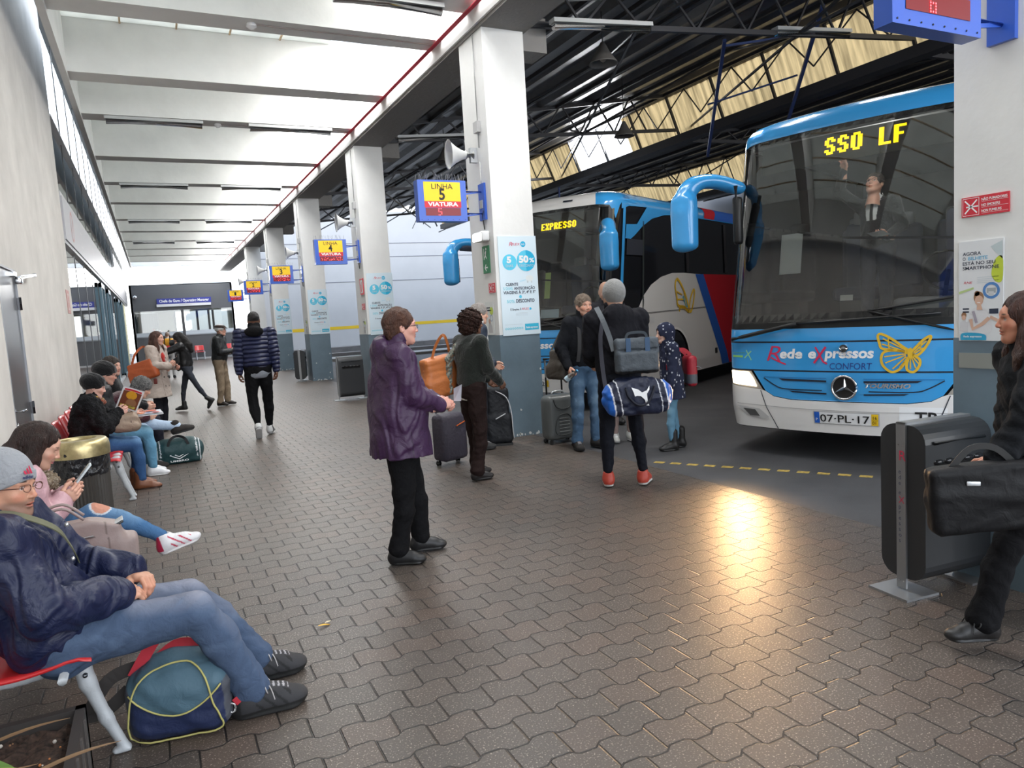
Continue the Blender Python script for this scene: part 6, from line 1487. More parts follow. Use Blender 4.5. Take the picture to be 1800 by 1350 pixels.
        if L.get('cuff', lf) > 1.05: F.cone(an+(kn-an)*.16, an+(kn-an)*.03, .052*L.get('cuff', lf), .056*L.get('cuff', lf), .01)
    F.noise(L.get('wr', .005), L.get('ws', 13), 11); V, Q = F.mesh(); V = relax(V, Q, 1, .3); Cc = np.tile(lc, (len(V), 1))
    if L.get('fade'):        # washed denim: paler along the front of thighs and knees
        for k in 'RL':
            a, b = J['hp'+k], J['k'+k]; c = J['a'+k]
            for (u, v, wv) in ((a+(b-a)*.55, b, .9), (b, b+(c-b)*.45, .7)):
                d = v-u; t = np.clip(((V-u) @ d)/(d @ d), 0, 1); dist = np.linalg.norm(V-(u+t[:, None]*d)-fwd*.03-V3(0, 0, .05), axis=1); Cc = mixc2(Cc, L['fade'], np.clip(1.2-dist/.07, 0, 1)*wv*.8)
    if L.get('col2') is not None:
        n = fold_noise(V, 16, 5); Cc = mixc2(Cc, L['col2'], np.clip(n, 0, 1)*.5)
    if L.get('fn'): Cc = L['fn'](V, Cc, J)
    lo_ = sdf_obj(L.get('name', 'trousers'), [(V*S, Q, Cc)], mat_cloth(L.get('mat', 'denim')), root)
    # ---- shoes
    sh = o['shoes']
    for sg, k in ((1, 'R'), (-1, 'L')):
        ty, tp = p.get('f'+k, (sg*8, 0)); Rm = rotm('Z', -R_(ty)) @ rotm('X', -R_(tp)); m = shoe_mesh(round(max(.004, h*.55), 4), sh['style'], tuple(sh['col']), tuple(sh.get('sole', (.02, .02, .02))), tuple(sh['acc']) if sh.get('acc') else None)
        V, Q, Cc = xform(m, Rm*sh.get('s', 1.0), J['a'+k], mirror=(sg < 0)); so = sdf_obj('boot' if sh['style'] in ('boot', 'ankle') else 'shoe', [(V*S, Q, Cc)], VC(.45 if sh['style'] != 'hike' else .8, .4, bump=(40, .1), name='shoe'), root)
        if sh.get('laces'):
            mb = MB(); lm = P(sh['laces'], .8); T = lambda v: tuple((Rm @ V3(*v)+J['a'+k])*S)
            for i in range(6): yy = .050+.014*i; zz = .004-.0075*i; mb.tube([T((-.024, yy, zz-.006)), T((0, yy+.006, zz+.007)), T((.024, yy+.012, zz-.006))], .0028, lm, 5); mb.tube([T((.024, yy, zz-.006)), T((0, yy+.006, zz+.009)), T((-.024, yy+.012, zz-.006))], .0028, lm, 5)
            for s3 in (-1, 1):
                mb.tube([T(v) for v in smooth_curve([(0, .03, .012), (s3*.03, .035, .035), (s3*.062, .045, .012), (s3*.045, .05, -.012), (0, .034, .010)], 4)], .0026, lm, 5); mb.tube([T(v) for v in smooth_curve([(0, .03, .012), (s3*.035, .06, .01), (s3*.055, .075, -.04)], 4)], .0026, lm, 5)
            mb.build('lace', so)
    # ---- top
    T_ = o['top']; pf = T_.get('puff', 1.0); tc = np.array(T_['col'], float); th = T_.get('thick', .012)
    lo = np.min([J[a+k] for a in ('sh', 'e', 'w') for k in 'RL']+[Pv], 0)-.24; hi = np.max([J[a+k] for a in ('sh', 'e', 'w') for k in 'RL']+[neck+V3(0, 0, .1)], 0)+.2
    hem = T_.get('hem', .12); lo[2] = min(lo[2], Pv[2]-hem-.05); F = Field(lo, hi, h); b = fat
    F.ell(Pv+s*.07, ((.155)*b+th, (.115)*b+th, .15), .03, M=M); F.ell(Pv+s*.20+fwd*.015*b, (.148*b+th, .112*b+th, .19), .06, M=M)
    F.ell(mid+s2*.05, (.165*b**.5+th, .108*b**.6+th, .19), .06, M=M2); F.ell(mid+s2*.13+f2*-.01, (.175*b**.4+th, .095+th, .12), .06, M=M2)
    if not male: 
        for sg in (-1, 1): F.ell(mid+s2*.04+f2*.07+rt*sg*.065, (.062, .055, .065), .05)
    if T_.get('skirt'):    # hem of a coat or jacket hanging below the hips
        fl = T_.get('flare', .0); F.cone(Pv+s*.06, Pv-V3(0, 0, hem)+fwd*T_.get('hemf', 0), .165*b+th, .165*b+th+fl, .04, flat=(fwd, .76)); F.cut(Pv-V3(0, 0, hem-.01), (0, 0, -1))
    elif T_.get('cutlow', True): F.cut(Pv-s*hem, -s)
    for sg, k in ((1, 'R'), (-1, 'L')):
        r1, r2, r3 = .060*pf+th*.5, .050*pf+th*.4, .036*pf+th*.5
        F.cone(neck-s2*.03+rt*sg*.04, J['sh'+k], .062, .060*pf+th*.4, .05); F.cone(J['sh'+k], J['e'+k], r1, r2, .035); F.cone(J['e'+k], J['w'+k]-nrm(J['w'+k]-J['e'+k])*.012, r2, r3, .015)
    col = T_.get('collar', 'stand')
    nb = neck+s2*.0; nd = nrm(hc-neck)
    if col in ('stand', 'high'):
        ht = .05 if col == 'stand' else .085; F.cone(nb-nd*.02, nb+nd*ht, .082, .078, .015); F.cone(nb-nd*.0, nb+nd*(ht+.06), .062, .070, .004, 'sub')
    elif col == 'hoodback':
        F.cone(nb-nd*.02, nb+nd*.04, .082, .080, .02); F.ell(nb-f2*.085-s2*.02, (.115, .060, .085), .03, M=M2); F.ell(nb-f2*.05+s2*.06, (.085, .05, .05), .02, 'sub', M=M2); F.cone(nb, nb+nd*.12, .062, .072, .004, 'sub')
    elif col == 'bighood':
        F.cone(nb-nd*.02, nb+nd*.07, .088, .090, .02); F.ell(nb-f2*.10-s2*.01, (.135, .070, .10), .04, M=M2); F.ell(nb-f2*.045+s2*.085, (.070, .045, .045), .02, 'sub', M=M2); F.cone(nb, nb+nd*.14, .064, .078, .004, 'sub')
    elif col == 'lapel': F.cone(nb-nd*.03, nb+nd*.02, .078, .066, .015)
    F.noise(T_.get('wr', .006), T_.get('ws', 15), 21+int(H*100) % 7); V, Q = F.mesh(); V = relax(V, Q, 1, .3); Cc = np.tile(tc, (len(V), 1))
    if T_.get('open') is not None:    # front opening showing the shirt
        r_ = (V-Pv) @ rt; f_ = (V-Pv) @ fwd; z_ = (V-Pv) @ s; wv = T_['open']; m = (np.abs(r_) < wv*(.3+1.1*np.clip((z_-.05)/.45, 0, 1))) & (f_ > .03) & (z_ > T_.get('openz', .0)); Cc[m] = T_.get('shirt', (.6, .6, .6))
    if T_.get('fn'): Cc = T_['fn'](V, Cc, J, Pv, M)
    puff = None
    if T_.get('mat') == 'puffer':
        best = np.full(len(V), 9.0); puff = np.zeros(len(V))
        for a_, b_, r0 in ((Pv-s*.1, neck, .15), (J['shR'], J['eR'], .05), (J['eR'], J['wR'], .04), (J['shL'], J['eL'], .05), (J['eL'], J['wL'], .04)):
            d = b_-a_; Ld = np.linalg.norm(d); t = ((V-a_) @ d)/(Ld*Ld); tt = np.clip(t, 0, 1); dist = np.linalg.norm(V-a_-tt[:, None]*d, axis=1)-r0; m = dist < best; best[m] = dist[m]; puff[m] = (t*Ld)[m]
    to = sdf_obj(T_.get('name', 'jacket'), [(V*S, Q, Cc)], mat_cloth(T_.get('mat', 'shell')), root, puff=puff)
    if T_.get('under'):
        F = Field(Pv-V3(.3, .3, .35), Pv+V3(.3, .3, .35), h*1.3); F.ell(Pv-s*.04, (.158*b, .122*b, .14), .0, M=M); F.cut(Pv-s*(hem+.022), -s); V, Q = F.mesh(); sdf_obj('shirt', [(V*S, Q, T_['under'])], mat_cloth('cotton'), root)
    # ---- hair, hat, glasses
    if o.get('hair'):
        st_, c = o['hair'][0], o['hair'][1]; c2 = o['hair'][2] if len(o['hair']) > 2 else None
        V, Q, Cc = hair_parts(st_, max(.0045, hh), c, c2); V, Q, Cc = xform((V, Q, Cc), Rh*hs, hc); sdf_obj('hair', [(V*S, Q, Cc)], mat_cloth('curls' if st_ in ('curly', 'greycurl') else 'hair'), root)
    if o.get('hat'):
        m = hat_parts(o['hat'][0], max(.0045, hh), o['hat'][1]); V, Q, Cc = xform(m, Rh*hs, hc)
        if len(o['hat']) > 3: Cc = o['hat'][3](m[0], Cc)
        sdf_obj('hat' if o['hat'][0] != 'hood' else 'hood', [(V*S, Q, Cc)], mat_cloth(o['hat'][2] if len(o['hat']) > 2 else 'wool'), root)
    if o.get('glasses'):
        mb = MB(); gm = P(o['glasses'], .3, metal=.2); T = lambda v: tuple(((Rh*hs) @ V3(*v)+hc)*S)
        for sg in (-1, 1):
            mb.tube([T((sg*.033+.021*math.cos(t*PI/9), .103-.004*abs(math.cos(t*PI/9)), .001+.0135*math.sin(t*PI/9))) for t in range(18)], .0016, gm, 5, closed=True); mb.tube([T((sg*.054, .098, .004)), T((sg*.072, .080, .006)), T((sg*.082, .0, .004)), T((sg*.080, -.02, -.004))], .0018, gm, 5)
        mb.tube([T((-.012, .104, .003)), T((0, .108, .005)), T((.012, .104, .003))], .0016, gm, 5); mb.build('glasses', root)
    J = {k: v*S for k, v in J.items()}; J['neck'] = neck*S; J['P'] = Pv*S; J['hc'] = hc*S; J['M'] = M; J['Rh'] = Rh*hs*S; J['mid'] = mid*S
    return root, J
def world_pt(root, v):
    a = root.rotation_euler.z; c, s = math.cos(a), math.sin(a); return (root.location.x+v[0]*c-v[1]*s, root.location.y+v[0]*s+v[1]*c, root.location.z+v[2])
def strap(mb, pts, w, m, th=.004, up=(0, 0, 1)):
    """flat band following points, facing roughly along up"""
    pts = [V3(*p) for p in smooth_curve(pts, 5)]; V = []; n = len(pts)
    for i, p_ in enumerate(pts):
        d = nrm(pts[min(i+1, n-1)]-pts[max(i-1, 0)]); x = nrm(np.cross(d, up)); V += [p_+x*w/2, p_-x*w/2]
        nn = np.cross(x, d); V += [p_-x*w/2+nn*th, p_+x*w/2+nn*th]
    F = []
    for i in range(n-1):
        for k in range(4): a = 4*i+k; b = 4*i+(k+1) % 4; F.append((a, b, b+4, a+4))
    F += [(0, 3, 2, 1), tuple(4*(n-1)+k for k in range(4))]; mb.add(V, F, m, False)
# ======================= the people =======================
DK = (.010, .010, .012)
def tintfn(f): return f
def put(root, name, mb, label=None):
    o = mb.build(name, root)
    if label: o['label'] = label
    return o
def paper(root, J, corners, label, cat='ticket', name='paper_slip', col=(.62, .66, .74)):
    """a thin sheet held in the hand: corners in the person's own metres"""
    mb = MB(); c = [V3(*world_pt(root, v)) for v in corners]; n = nrm(np.cross(c[1]-c[0], c[2]-c[0]))*.0012; mb.add([*c, *[p_+n for p_ in c]], [(0, 1, 2, 3), (7, 6, 5, 4), (0, 4, 5, 1), (1, 5, 6, 2), (2, 6, 7, 3), (3, 7, 4, 0)], P(col, .6)); return tag(mb.build(name), label, cat)

# 1 woman in purple
def fn_purple(V, Cc, J, Pv, M):
    r = (V-Pv) @ M[:, 0]; f = (V-Pv) @ M[:, 1]; z = (V-Pv) @ M[:, 2]
    Cc = Cc.copy(); m = (np.abs(r+.02) < .018) & (f > .10) & (z > .10) & (z < .36); Cc[m] = (.65, .65, .70)
    e = (np.abs(r-.155) < .05) & (np.abs(z+.02) < .006) & (np.abs(f-.05) < .09); Cc[e] *= .45; e = (np.abs(f-.0-.05) < .003) & (z < -.02) & (r > .1); Cc[e] *= .45
    return Cc
root, J = person('woman in a purple hooded coat and glasses holding a white ticket in front of everyone', 1.375, 4.50, 101, 1.665,
    dict(sex='f', fat=1.42, skin=(.60, .31, .24), brow=(.12, .07, .05), hair=('bob', (.060, .022, .012), (.13, .055, .03)), glasses=(.02, .02, .03), hs=1.03,
         top=dict(col=(.040, .014, .050), hem=.21, skirt=True, flare=.015, thick=.026, puff=1.24, collar='bighood', name='coat', wr=.013, ws=13, fn=fn_purple),
         legs=dict(col=(.006, .006, .007), fit=1.22, mat='cotton', wr=.008), shoes=dict(style='shoe', col=(.015, .015, .016), sole=(.01, .01, .01), s=1.05)),
    dict(pel=(0, -.01, .945), lean=(-2, 0, 0), hunch=10, head=(-4, 0, 0), wR=(.09, .27, 1.06), eR=(.7, -.7, -.5), dR=(-.45, .75, .15), nR=(-.6, -.3, -.3), cR=.75, wL=(-.05, .29, 1.04), eL=(-.7, -.5, -.5), dL=(.35, .8, .1), nL=(.6, -.2, -.3), cL=.75,
         aR=(.09, -.08, .085), aL=(-.12, .10, .085), fR=(16, 0), fL=(2, 0)), q=.62)
paper(root, J, [(.02, .36, 1.02), (.06, .40, 1.02), (.07, .41, 1.13), (-.01, .37, 1.10)], 'white ticket held up by the woman in purple')
# 2 curly-haired woman with a tan bag
def fn_blazer(V, Cc, J, Pv, M):
    z = (V-Pv) @ M[:, 2]; Cc = Cc.copy(); return Cc
r2, J2 = person('woman with dark curly hair and grey-green blazer, seen from behind with a tan shoulder bag', 2.66, 6.33, 78, 1.63,
    dict(sex='f', fat=1.0, skin=SK_D, hair=('curly', (.020, .008, .005), (.06, .022, .014)), hs=1.0, top=dict(col=(.014, .017, .014), hem=.10, thick=.014, puff=1.08, collar='lapel', mat='wool', under=(.62, .60, .56), name='blazer'),
         legs=dict(col=(.018, .010, .009), fit=1.18, cuff=1.35, mat='cotton', wr=.010), shoes=dict(style='shoe', col=(.014, .012, .012), sole=(.01, .01, .01))),
    dict(lean=(0, 0, 0), head=(14, 3, 0), wR=(.16, .25, .99), eR=(.5, -.7, -.5), wL=(-.1, .28, 1.0), aR=(.09, -.05, .085), aL=(-.10, .08, .085), fR=(14, 0), fL=(2, 0)), q=.8)
tan = P((.42, .13, .035), .45, bump=(18, .3)); scarfm = P((.20, .22, .19), .9, var=(45, .9)); gold = P((.7, .5, .25), .3, metal=.9)
def bag_at(root, c, half, ry=0, rad=.05, taper=.6, h=.01, noise=.006, name='bag_body', mat=None, top_open=False, rot=None):
    F = Field(V3(*c)-V3(*half)*1.5-.05, V3(*c)+V3(*half)*1.5+.05, h); M = rot if rot is not None else np.eye(3)
    a = V3(*c)-M @ V3(0, 0, half[2]*.45); b = V3(*c)+M @ V3(0, 0, half[2]*.55); F.box(a, (half[0], half[1], half[2]*.55), rad, .05, M=M); F.box(b, (half[0]*taper, half[1]*taper, half[2]*.45), rad*.7, .07, M=M); F.noise(noise, 14, 9); V, Q = F.mesh(); V = relax(V, Q, 1); return V, Q
def solid(root, name, VQ, col, mat): return sdf_obj(name, [(VQ[0], VQ[1], col)], mat, root)
def thing_at(name, label, cat, person_root, local, group=None):
    w = world_pt(person_root, local); r = empty(name, w, person_root.rotation_euler.z); tag(r, label, cat, group); return r
b = thing_at('shoulder_bag', 'tan leather slouch bag hanging at the curly-haired woman\'s left side', 'bag', r2, (-.27, -.17, 1.0))
solid(b, 'bag_body', bag_at(b, (0, 0, 0), (.10, .22, .20), rad=.06, taper=.78, rot=rotm('X', .15)), (.42, .13, .035), VC(.45, .4, bump=(18, .35), name='leather'))
mb = MB(); strap(mb, [(.02, -.10, .15), (.05, -.06, .30), (.10, .0, .40), (.08, .06, .30), (.02, .12, .13)], .028, tan, up=(1, 0, 0)); mb.build('strap', b)
mb = MB(); mb.tube([(.05+.0*math.cos(t), -.02+.022*math.cos(t*PI/8), .14+.022*math.sin(t*PI/8)) for t in range(16)], .004, gold, 6, closed=True); mb.build('ring', b)
F = Field((-.45, -.35, .8), (.3, .3, 1.5), .011); F.chain([(-.02, .02, 1.405), (-.12, -.06, 1.38), (-.20, -.12, 1.25), (-.21, -.13, 1.05), (-.20, -.13, .93)], [.03, .035, .036, .034, .03], .02); F.chain([(-.02, .02, 1.40), (.05, .08, 1.38), (.04, .12, 1.28)], [.035, .035, .03], .02); F.noise(.010, 45, 2); V, Q = F.mesh(); n = fold_noise(V, 60, 4); Cc = np.where(n[:, None] > .2, V3(.30, .32, .27), np.where(n[:, None] > -.3, V3(.08, .11, .10), V3(.22, .12, .07)))
sdf_obj('scarf', [(V*.93, Q, Cc)], mat_cloth('wool'), r2)
# 3 grey-haired traveller half behind the column
r3, J3 = person('grey-haired man in white and navy jacket behind the curly-haired woman', 3.32, 7.72, 100, 1.72,
    dict(sex='m', fat=1.1, skin=SK_L, hair=('short', (.25, .22, .20), (.4, .38, .36)), top=dict(col=(.025, .035, .055), hem=.12, thick=.02, puff=1.2, collar='high', fn=lambda V, Cc, J, Pv, M: np.where((((V-Pv) @ M[:, 2]) > .34)[:, None] & (np.abs((V-Pv) @ M[:, 0]) < .20)[:, None], V3(.60, .59, .56), Cc)),
         legs=dict(col=(.02, .022, .028), fit=1.1, mat='cotton'), shoes=dict(style='hike', col=(.03, .03, .03), sole=(.02, .02, .02))),
    dict(head=(-5, 5, 0), wR=(.24, .10, .93), eR=(.5, -1, 0), wL=(-.1, .25, 1.0), aR=(.10, -.02, .085), aL=(-.10, .06, .085)), q=.95)
paper(r3, J3, [(.20, .16, .90), (.28, .20, .90), (.29, .17, .78), (.20, .14, .80)], 'pale blue ticket held by the traveller half behind the column', col=(.5, .62, .66))
bp = empty('backpack', (3.60, 7.80, .36), R_(-20)); tag(bp, 'black backpack with white zip standing against the fifth column', 'backpack')
solid(bp, 'pack_body', bag_at(bp, (0, 0, 0), (.17, .11, .34), rad=.07, taper=.8), (.012, .013, .016), VC(.6, .3, bump=(20, .4), name='nylon'))
mb = MB(); mb.tube(smooth_curve([(-.02, -.125, .30), (.10, -.125, .22), (.15, -.12, .05), (.16, -.11, -.15), (.17, -.10, -.28)], 4), .007, P((.5, .5, .52), .6), 6); mb.build('zip', bp)
mb = MB(); mb.obox((-.04, -.13, -.03), (.08, -.13, .03), .02, .008, P((.6, .6, .62), .6)); mb.build('pocket_stripe', bp)
mb = MB(); mb.tube(smooth_curve([(-.05, .02, .33), (-.02, .0, .39), (.05, .0, .33)], 4), .009, blk, 6); mb.build('handle', bp); mb = MB(); mb.box((-.15, -.11, -.36), (.15, .11, -.33), blk); mb.build('base', bp)
# trolley behind the woman in purple
tr = empty('trolley_suitcase', (2.72, 7.15, 0), R_(20)); tag(tr, 'grey striped trolley suitcase standing between the purple coat and the curly-haired woman', 'suitcase')
mb = MB(); mb.rbox((0, 0, .30), (.34, .22, .50), P((.035, .03, .045), .6, bump=(30, .4)), .05); mb.build('case_body', tr)
mb = MB(); mb.cyl((-.10, .08, .55), (-.10, .08, .98), .010, silver, 8); mb.cyl((.10, .08, .55), (.10, .08, .98), .010, silver, 8); mb.cyl((-.12, .08, .98), (.12, .08, .98), .014, blk, 8); mb.build('pull_handle', tr)
mb = MB(); mb.obox((.0, -.115, .42), (.14, -.115, .46), .015, .006, P((.6, .12, .02), .5)); mb.build('tag', tr)
for s in (-1, 1): mb = MB(); mb.cyl((s*.12, .05, .028), (s*.15, .05, .028), .028, blk, 12); mb.build('wheel', tr)
# 4 smiling man in dark jacket and jeans
def fn_strap(V, Cc, J, Pv, M): return Cc
r4, J4 = person('smiling man with grey-brown hair, black jacket and jeans beside the grey suitcase', 4.24, 6.86, 176, 1.74,
    dict(sex='m', fat=1.25, skin=(.58, .31, .22), brow=(.16, .11, .08), beard=.35, hair=('short', (.12, .085, .06), (.28, .22, .17)), hs=1.04, top=dict(col=(.010, .011, .014), hem=.13, thick=.02, puff=1.18, collar='high', mat='cotton'),
         legs=dict(col=(.065, .12, .20), fit=1.15, fade=(.22, .32, .42), mat='denim', wr=.008), shoes=dict(style='hike', col=(.018, .016, .015), sole=(.012, .012, .012))),
    dict(head=(8, 0, 0), wR=(.26, .10, .95), eR=(.6, -.9, -.2), dR=(.1, .5, -.9), nR=(-.8, .3, 0), cR=.7, wL=(-.20, .16, 1.0), aR=(.11, -.02, .085), aL=(-.11, .05, .085), fR=(20, 0), fL=(-12, 0)), q=.7)
mb = MB(); strap(mb, [(.09, -.12, 1.40), (.10, .0, 1.475), (.12, .125, 1.36), (.15, .165, 1.15), (.17, .155, 1.0)], .045, P((.02, .02, .022), .7), up=(0, 1, .3)); mb.build('strap', r4)
bt = thing_at('water_bottle', 'clear crumpled water bottle in the hand of the smiling man', 'bottle', r4, (.27, .16, .86)); mb = MB(); mb.lathe([(.001, 0), (.03, 0), (.033, .02), (.029, .05), (.033, .08), (.03, .12), (.012, .16), (.012, .18)], (0, 0, -.1), GL((.8, .9, .95), .05, .85, .3), 16); mb.build('bottle_body', bt); mb = MB(); mb.cyl((0, 0, .08), (0, 0, .10), .015, P((.1, .35, .6), .4), 12); mb.build('cap', bt); mb = MB(); mb.lathe([(.0335, 0), (.031, .03), (.0335, .05)], (0, 0, -.075), P((.5, .65, .75), .4), 16); mb.build('wrapper', bt); bt.rotation_euler = (R_(50), R_(30), 0)
# grey-brown shoulder bag behind him
sb_ = empty('duffel_bag', (4.02, 7.05, .96), R_(10)); tag(sb_, 'olive grey shoulder bag hanging behind the smiling man\'s arm', 'bag'); solid(sb_, 'bag_body', bag_at(sb_, (0, 0, 0), (.07, .15, .17), rad=.05), (.07, .06, .05), VC(.6, .3, bump=(20, .4), name='nylon')); mb = MB(); strap(mb, [(0, -.08, .14), (.06, -.04, .34), (.14, 0, .44), (.08, .06, .3), (0, .1, .14)], .03, P((.05, .045, .04), .7), up=(1, 0, 0)); mb.build('strap', sb_)
# grey hard-shell suitcase
sc_ = empty('suitcase', (4.22, 7.42, 0), R_(4)); tag(sc_, 'grey hard-shell trolley suitcase with raised handle beside the fifth column', 'suitcase')
gm = P((.115, .125, .125), .32, coat=.2, bump=(60, .08)); mb = MB(); mb.rbox((0, 0, .31), (.41, .23, .54), gm, .075, 5); mb.build('shell', sc_)
gd = P((.045, .05, .05), .45); mb = MB(); mb.tube([(x_, -.118, z_) for x_, z_ in smooth_curve([(-.14, .53), (-.10, .44), (0, .41), (.10, .44), (.14, .53)], 5)], .006, gd, 6)
mb.tube([(x_, -.118, z_) for x_, z_ in smooth_curve([(-.11, .12), (-.11, .27), (-.06, .34), (0, .35), (.06, .34), (.11, .27), (.11, .12)], 5, True)], .007, gd, 6)
for k in range(5): mb.rbox((0, -.117, .14+.04*k), (.15, .012, .018), gm, .005)
mb.build('front_relief', sc_)
mb = MB(); mb.tube(smooth_curve([(-.09, 0, .575), (-.06, 0, .61), (.06, 0, .61), (.09, 0, .575)], 4), .012, P((.5, .52, .54), .3, metal=.5), 8); mb.build('carry_handle', sc_)
mb = MB(); mb.cyl((-.11, .07, .56), (-.11, .07, 1.0), .011, blk, 8); mb.cyl((.11, .07, .56), (.11, .07, 1.0), .011, blk, 8); mb.cyl((-.13, .07, 1.0), (.13, .07, 1.0), .015, blk, 8); mb.build('pull_handle', sc_)
for s in (-1, 1): mb = MB(); mb.cyl((s*.14, .07, .027), (s*.17, .07, .027), .027, blk, 12); mb.build('wheel', sc_)
mb = MB(); mb.obox((-.17, -.08, 0), (-.17, -.08, .05), .03, .03, blk); mb.obox((.17, -.08, 0), (.17, -.08, .05), .03, .03, blk); mb.build('foot', sc_)
# brown bag behind suitcase
# 5 man with grey beanie seen from behind
r5, J5 = person('man in grey beanie and black sweater seen from behind with grey bag and sports bag', 3.58, 5.20, 22, 1.80,
    dict(sex='m', fat=1.12, skin=SK_M, hat=('beanie_low', (.20, .20, .195), 'wool'), top=dict(col=(.010, .010, .013), hem=.14, thick=.018, puff=1.2, collar='bighood', mat='cotton', wr=.010, name='sweater'),
         legs=dict(col=(.009, .010, .015), fit=1.0, cuff=.80, mat='cotton', wr=.007), shoes=dict(style='sneaker', col=(.40, .05, .03), sole=(.62, .60, .58), s=1.05), shw=.20, hs=1.03),
    dict(lean=(0, 0, 0), head=(-8, 4, 0), wR=(.17, .30, 1.04), eR=(.45, -.8, -.4), wL=(-.17, .30, 1.04), eL=(-.45, -.8, -.4), aR=(.17, -.02, .085), aL=(-.13, .02, .085), fR=(28, 0), fL=(8, 0)), q=.66)
mg = thing_at('messenger_bag', 'grey messenger bag with handle on the back of the man in the beanie', 'bag', r5, (.10, -.245, 1.155)); gb = (.060, .072, .085)
F = Field((-.24, -.12, -.22), (.24, .12, .22), .008); F.box((0, 0, 0), (.185, .055, .15), .035, .01); F.box((0, -.045, -.045), (.165, .03, .085), .025, .02); F.box((0, -.05, .05), (.17, .012, .006), .005, .01, 'sub'); F.noise(.004, 20, 3); V, Q = F.mesh(); Cc = np.tile(V3(*gb), (len(V), 1)); Cc[V[:, 2] < -.12] = (.012, .012, .013)
sdf_obj('bag_body', [(V, Q, Cc)], VC(.6, .35, bump=(24, .4), name='nylon'), mg)
mb = MB(); strap(mb, smooth_curve([(-.09, -.02, .14), (-.07, -.02, .185), (.0, -.02, .195), (.07, -.02, .185), (.09, -.02, .14)], 3), .022, P((.03, .04, .05), .7), up=(0, 1, 0)); mb.box((-.10, -.062, .03), (-.06, -.056, .15), P((.03, .07, .14), .6)); mb.box((.06, -.062, .03), (.10, -.056, .15), P((.03, .07, .14), .6)); mb.build('handle', mg)
mb = MB(); strap(mb, [(-.19, .0, .05), (-.22, .02, .18), (-.27, .02, .32), (-.30, .10, .42)], .042, P((.09, .10, .11), .7), up=(0, 1, 0)); mb.build('shoulder_strap', mg)
sp_ = thing_at('sports_bag', 'navy and blue sports bag with white leaping logo behind the man in the beanie', 'bag', r5, (.09, -.24, .83)); nv = (.010, .014, .035)
F = Field((-.36, -.2, -.24), (.36, .2, .24), .0065); F.cone((-.17, 0, -.01), (.17, 0, -.01), .135, .135, .0, flat=((0, 1, 0), .85)); F.box((0, 0, -.03), (.26, .11, .13), .05, .04); F.box((0, 0, .07), (.16, .09, .07), .04, .05); F.noise(.012, 11, 6); V, Q = F.mesh(); V = relax(V, Q, 1); Cc = np.tile(V3(*nv), (len(V), 1)); ax = np.abs(V[:, 0]+.02*np.sin(V[:, 2]*10))
Cc[ax > .225] = (.012, .10, .42); Cc[(np.abs(ax-.225) < .006) | (np.abs(ax-.17) < .004)] = (.62, .63, .66); Cc[(V[:, 0] > .285)] = (.65, .65, .68)
sdf_obj('bag_body', [(V, Q, Cc)], VC(.5, .35, bump=(18, .35), name='nylon'), sp_)
mb = MB(); a = Art(mb, lambda u, v, l: (u, -.137-l+max(0, abs(v)-.06)*.5, v), None, .001); a.poly([(-.075, .075), (-.02, .055), (.01, .03), (.05, .045), (.075, .08), (.072, .05), (.05, .015), (.055, -.04), (.07, -.085), (.045, -.08), (.03, -.03), (.0, -.0), (-.03, .005), (-.05, .0), (-.06, .035)], wht); mb.build('logo', sp_)
mb = MB(); mb.tube(smooth_curve([(-.12, -.125, .08), (-.10, -.135, .0), (-.03, -.145, -.07), (.05, -.145, -.06), (.10, -.135, .02), (.12, -.125, .08)], 4), .010, P((.008, .01, .02), .7), 6); mb.build('handle', sp_)
mb = MB(); strap(mb, [(-.26, 0, .06), (-.27, .05, .25), (-.26, .12, .5), (-.20, .18, .72)], .035, P((.02, .02, .03), .7), up=(0, 1, 0)); mb.build('shoulder_strap', sp_)
# 6 woman mostly hidden behind him
r6, J6 = person('person with light shoes and grey sweater hidden behind the man in the beanie', 4.78, 6.92, 200, 1.58,
    dict(sex='f', skin=SK_L, hair=('tied', (.09, .05, .035), (.16, .09, .06)), top=dict(col=(.13, .14, .17), hem=.10, thick=.012, puff=1.05, collar='lapel', mat='wool'), legs=dict(col=(.30, .22, .20), fit=.95, mat='cotton'), shoes=dict(style='sneaker', col=(.42, .42, .40), sole=(.5, .5, .5))),
    dict(head=(20, 10, 0), wR=(.2, .15, .95), wL=(-.25, .15, .98)), q=1.0)
# 7 child with dotted hooded coat and red backpack
def fn_dots(V, Cc, J, Pv, M):
    Cc = Cc.copy(); rr_ = np.random.RandomState(3); idx = rr_.choice(len(V), 170, replace=False)
    for i in idx: d = ((V-V[i])**2).sum(1); Cc[d < .0105**2] = (.55, .57, .62)
    return Cc
def dots_hat(V, Cc):
    Cc = np.array(Cc).copy(); V = V[0] if isinstance(V, tuple) else V; rr_ = np.random.RandomState(5)
    for i in rr_.choice(len(V), 60, replace=False): d = ((V-V[i])**2).sum(1); Cc[d < .009**2] = (.55, .57, .62)
    return Cc
r7, J7 = person('child in navy dotted hooded coat with a red backpack, facing left', 4.93, 6.17, -68, 1.36,
    dict(sex='f', face='f', skin=(.62, .40, .32), fat=1.05, hair=('short', (.16, .09, .05)), hat=('hood', (.022, .026, .052), 'cotton', dots_hat), hs=.98, top=dict(col=(.022, .026, .052), hem=.24, skirt=True, flare=.03, thick=.02, puff=1.22, collar='stand', mat='cotton', name='coat', fn=fn_dots),
         legs=dict(col=(.12, .25, .36), fit=.95, fade=(.25, .42, .52), mat='denim'), shoes=dict(style='boot', col=(.012, .011, .011), sole=(.01, .01, .01), s=1.1)),
    dict(head=(0, 0, 0), wR=(.24, .05, .74), wL=(-.22, .10, .72), aR=(.08, -.10, .085), aL=(-.09, .06, .085)), q=.7)
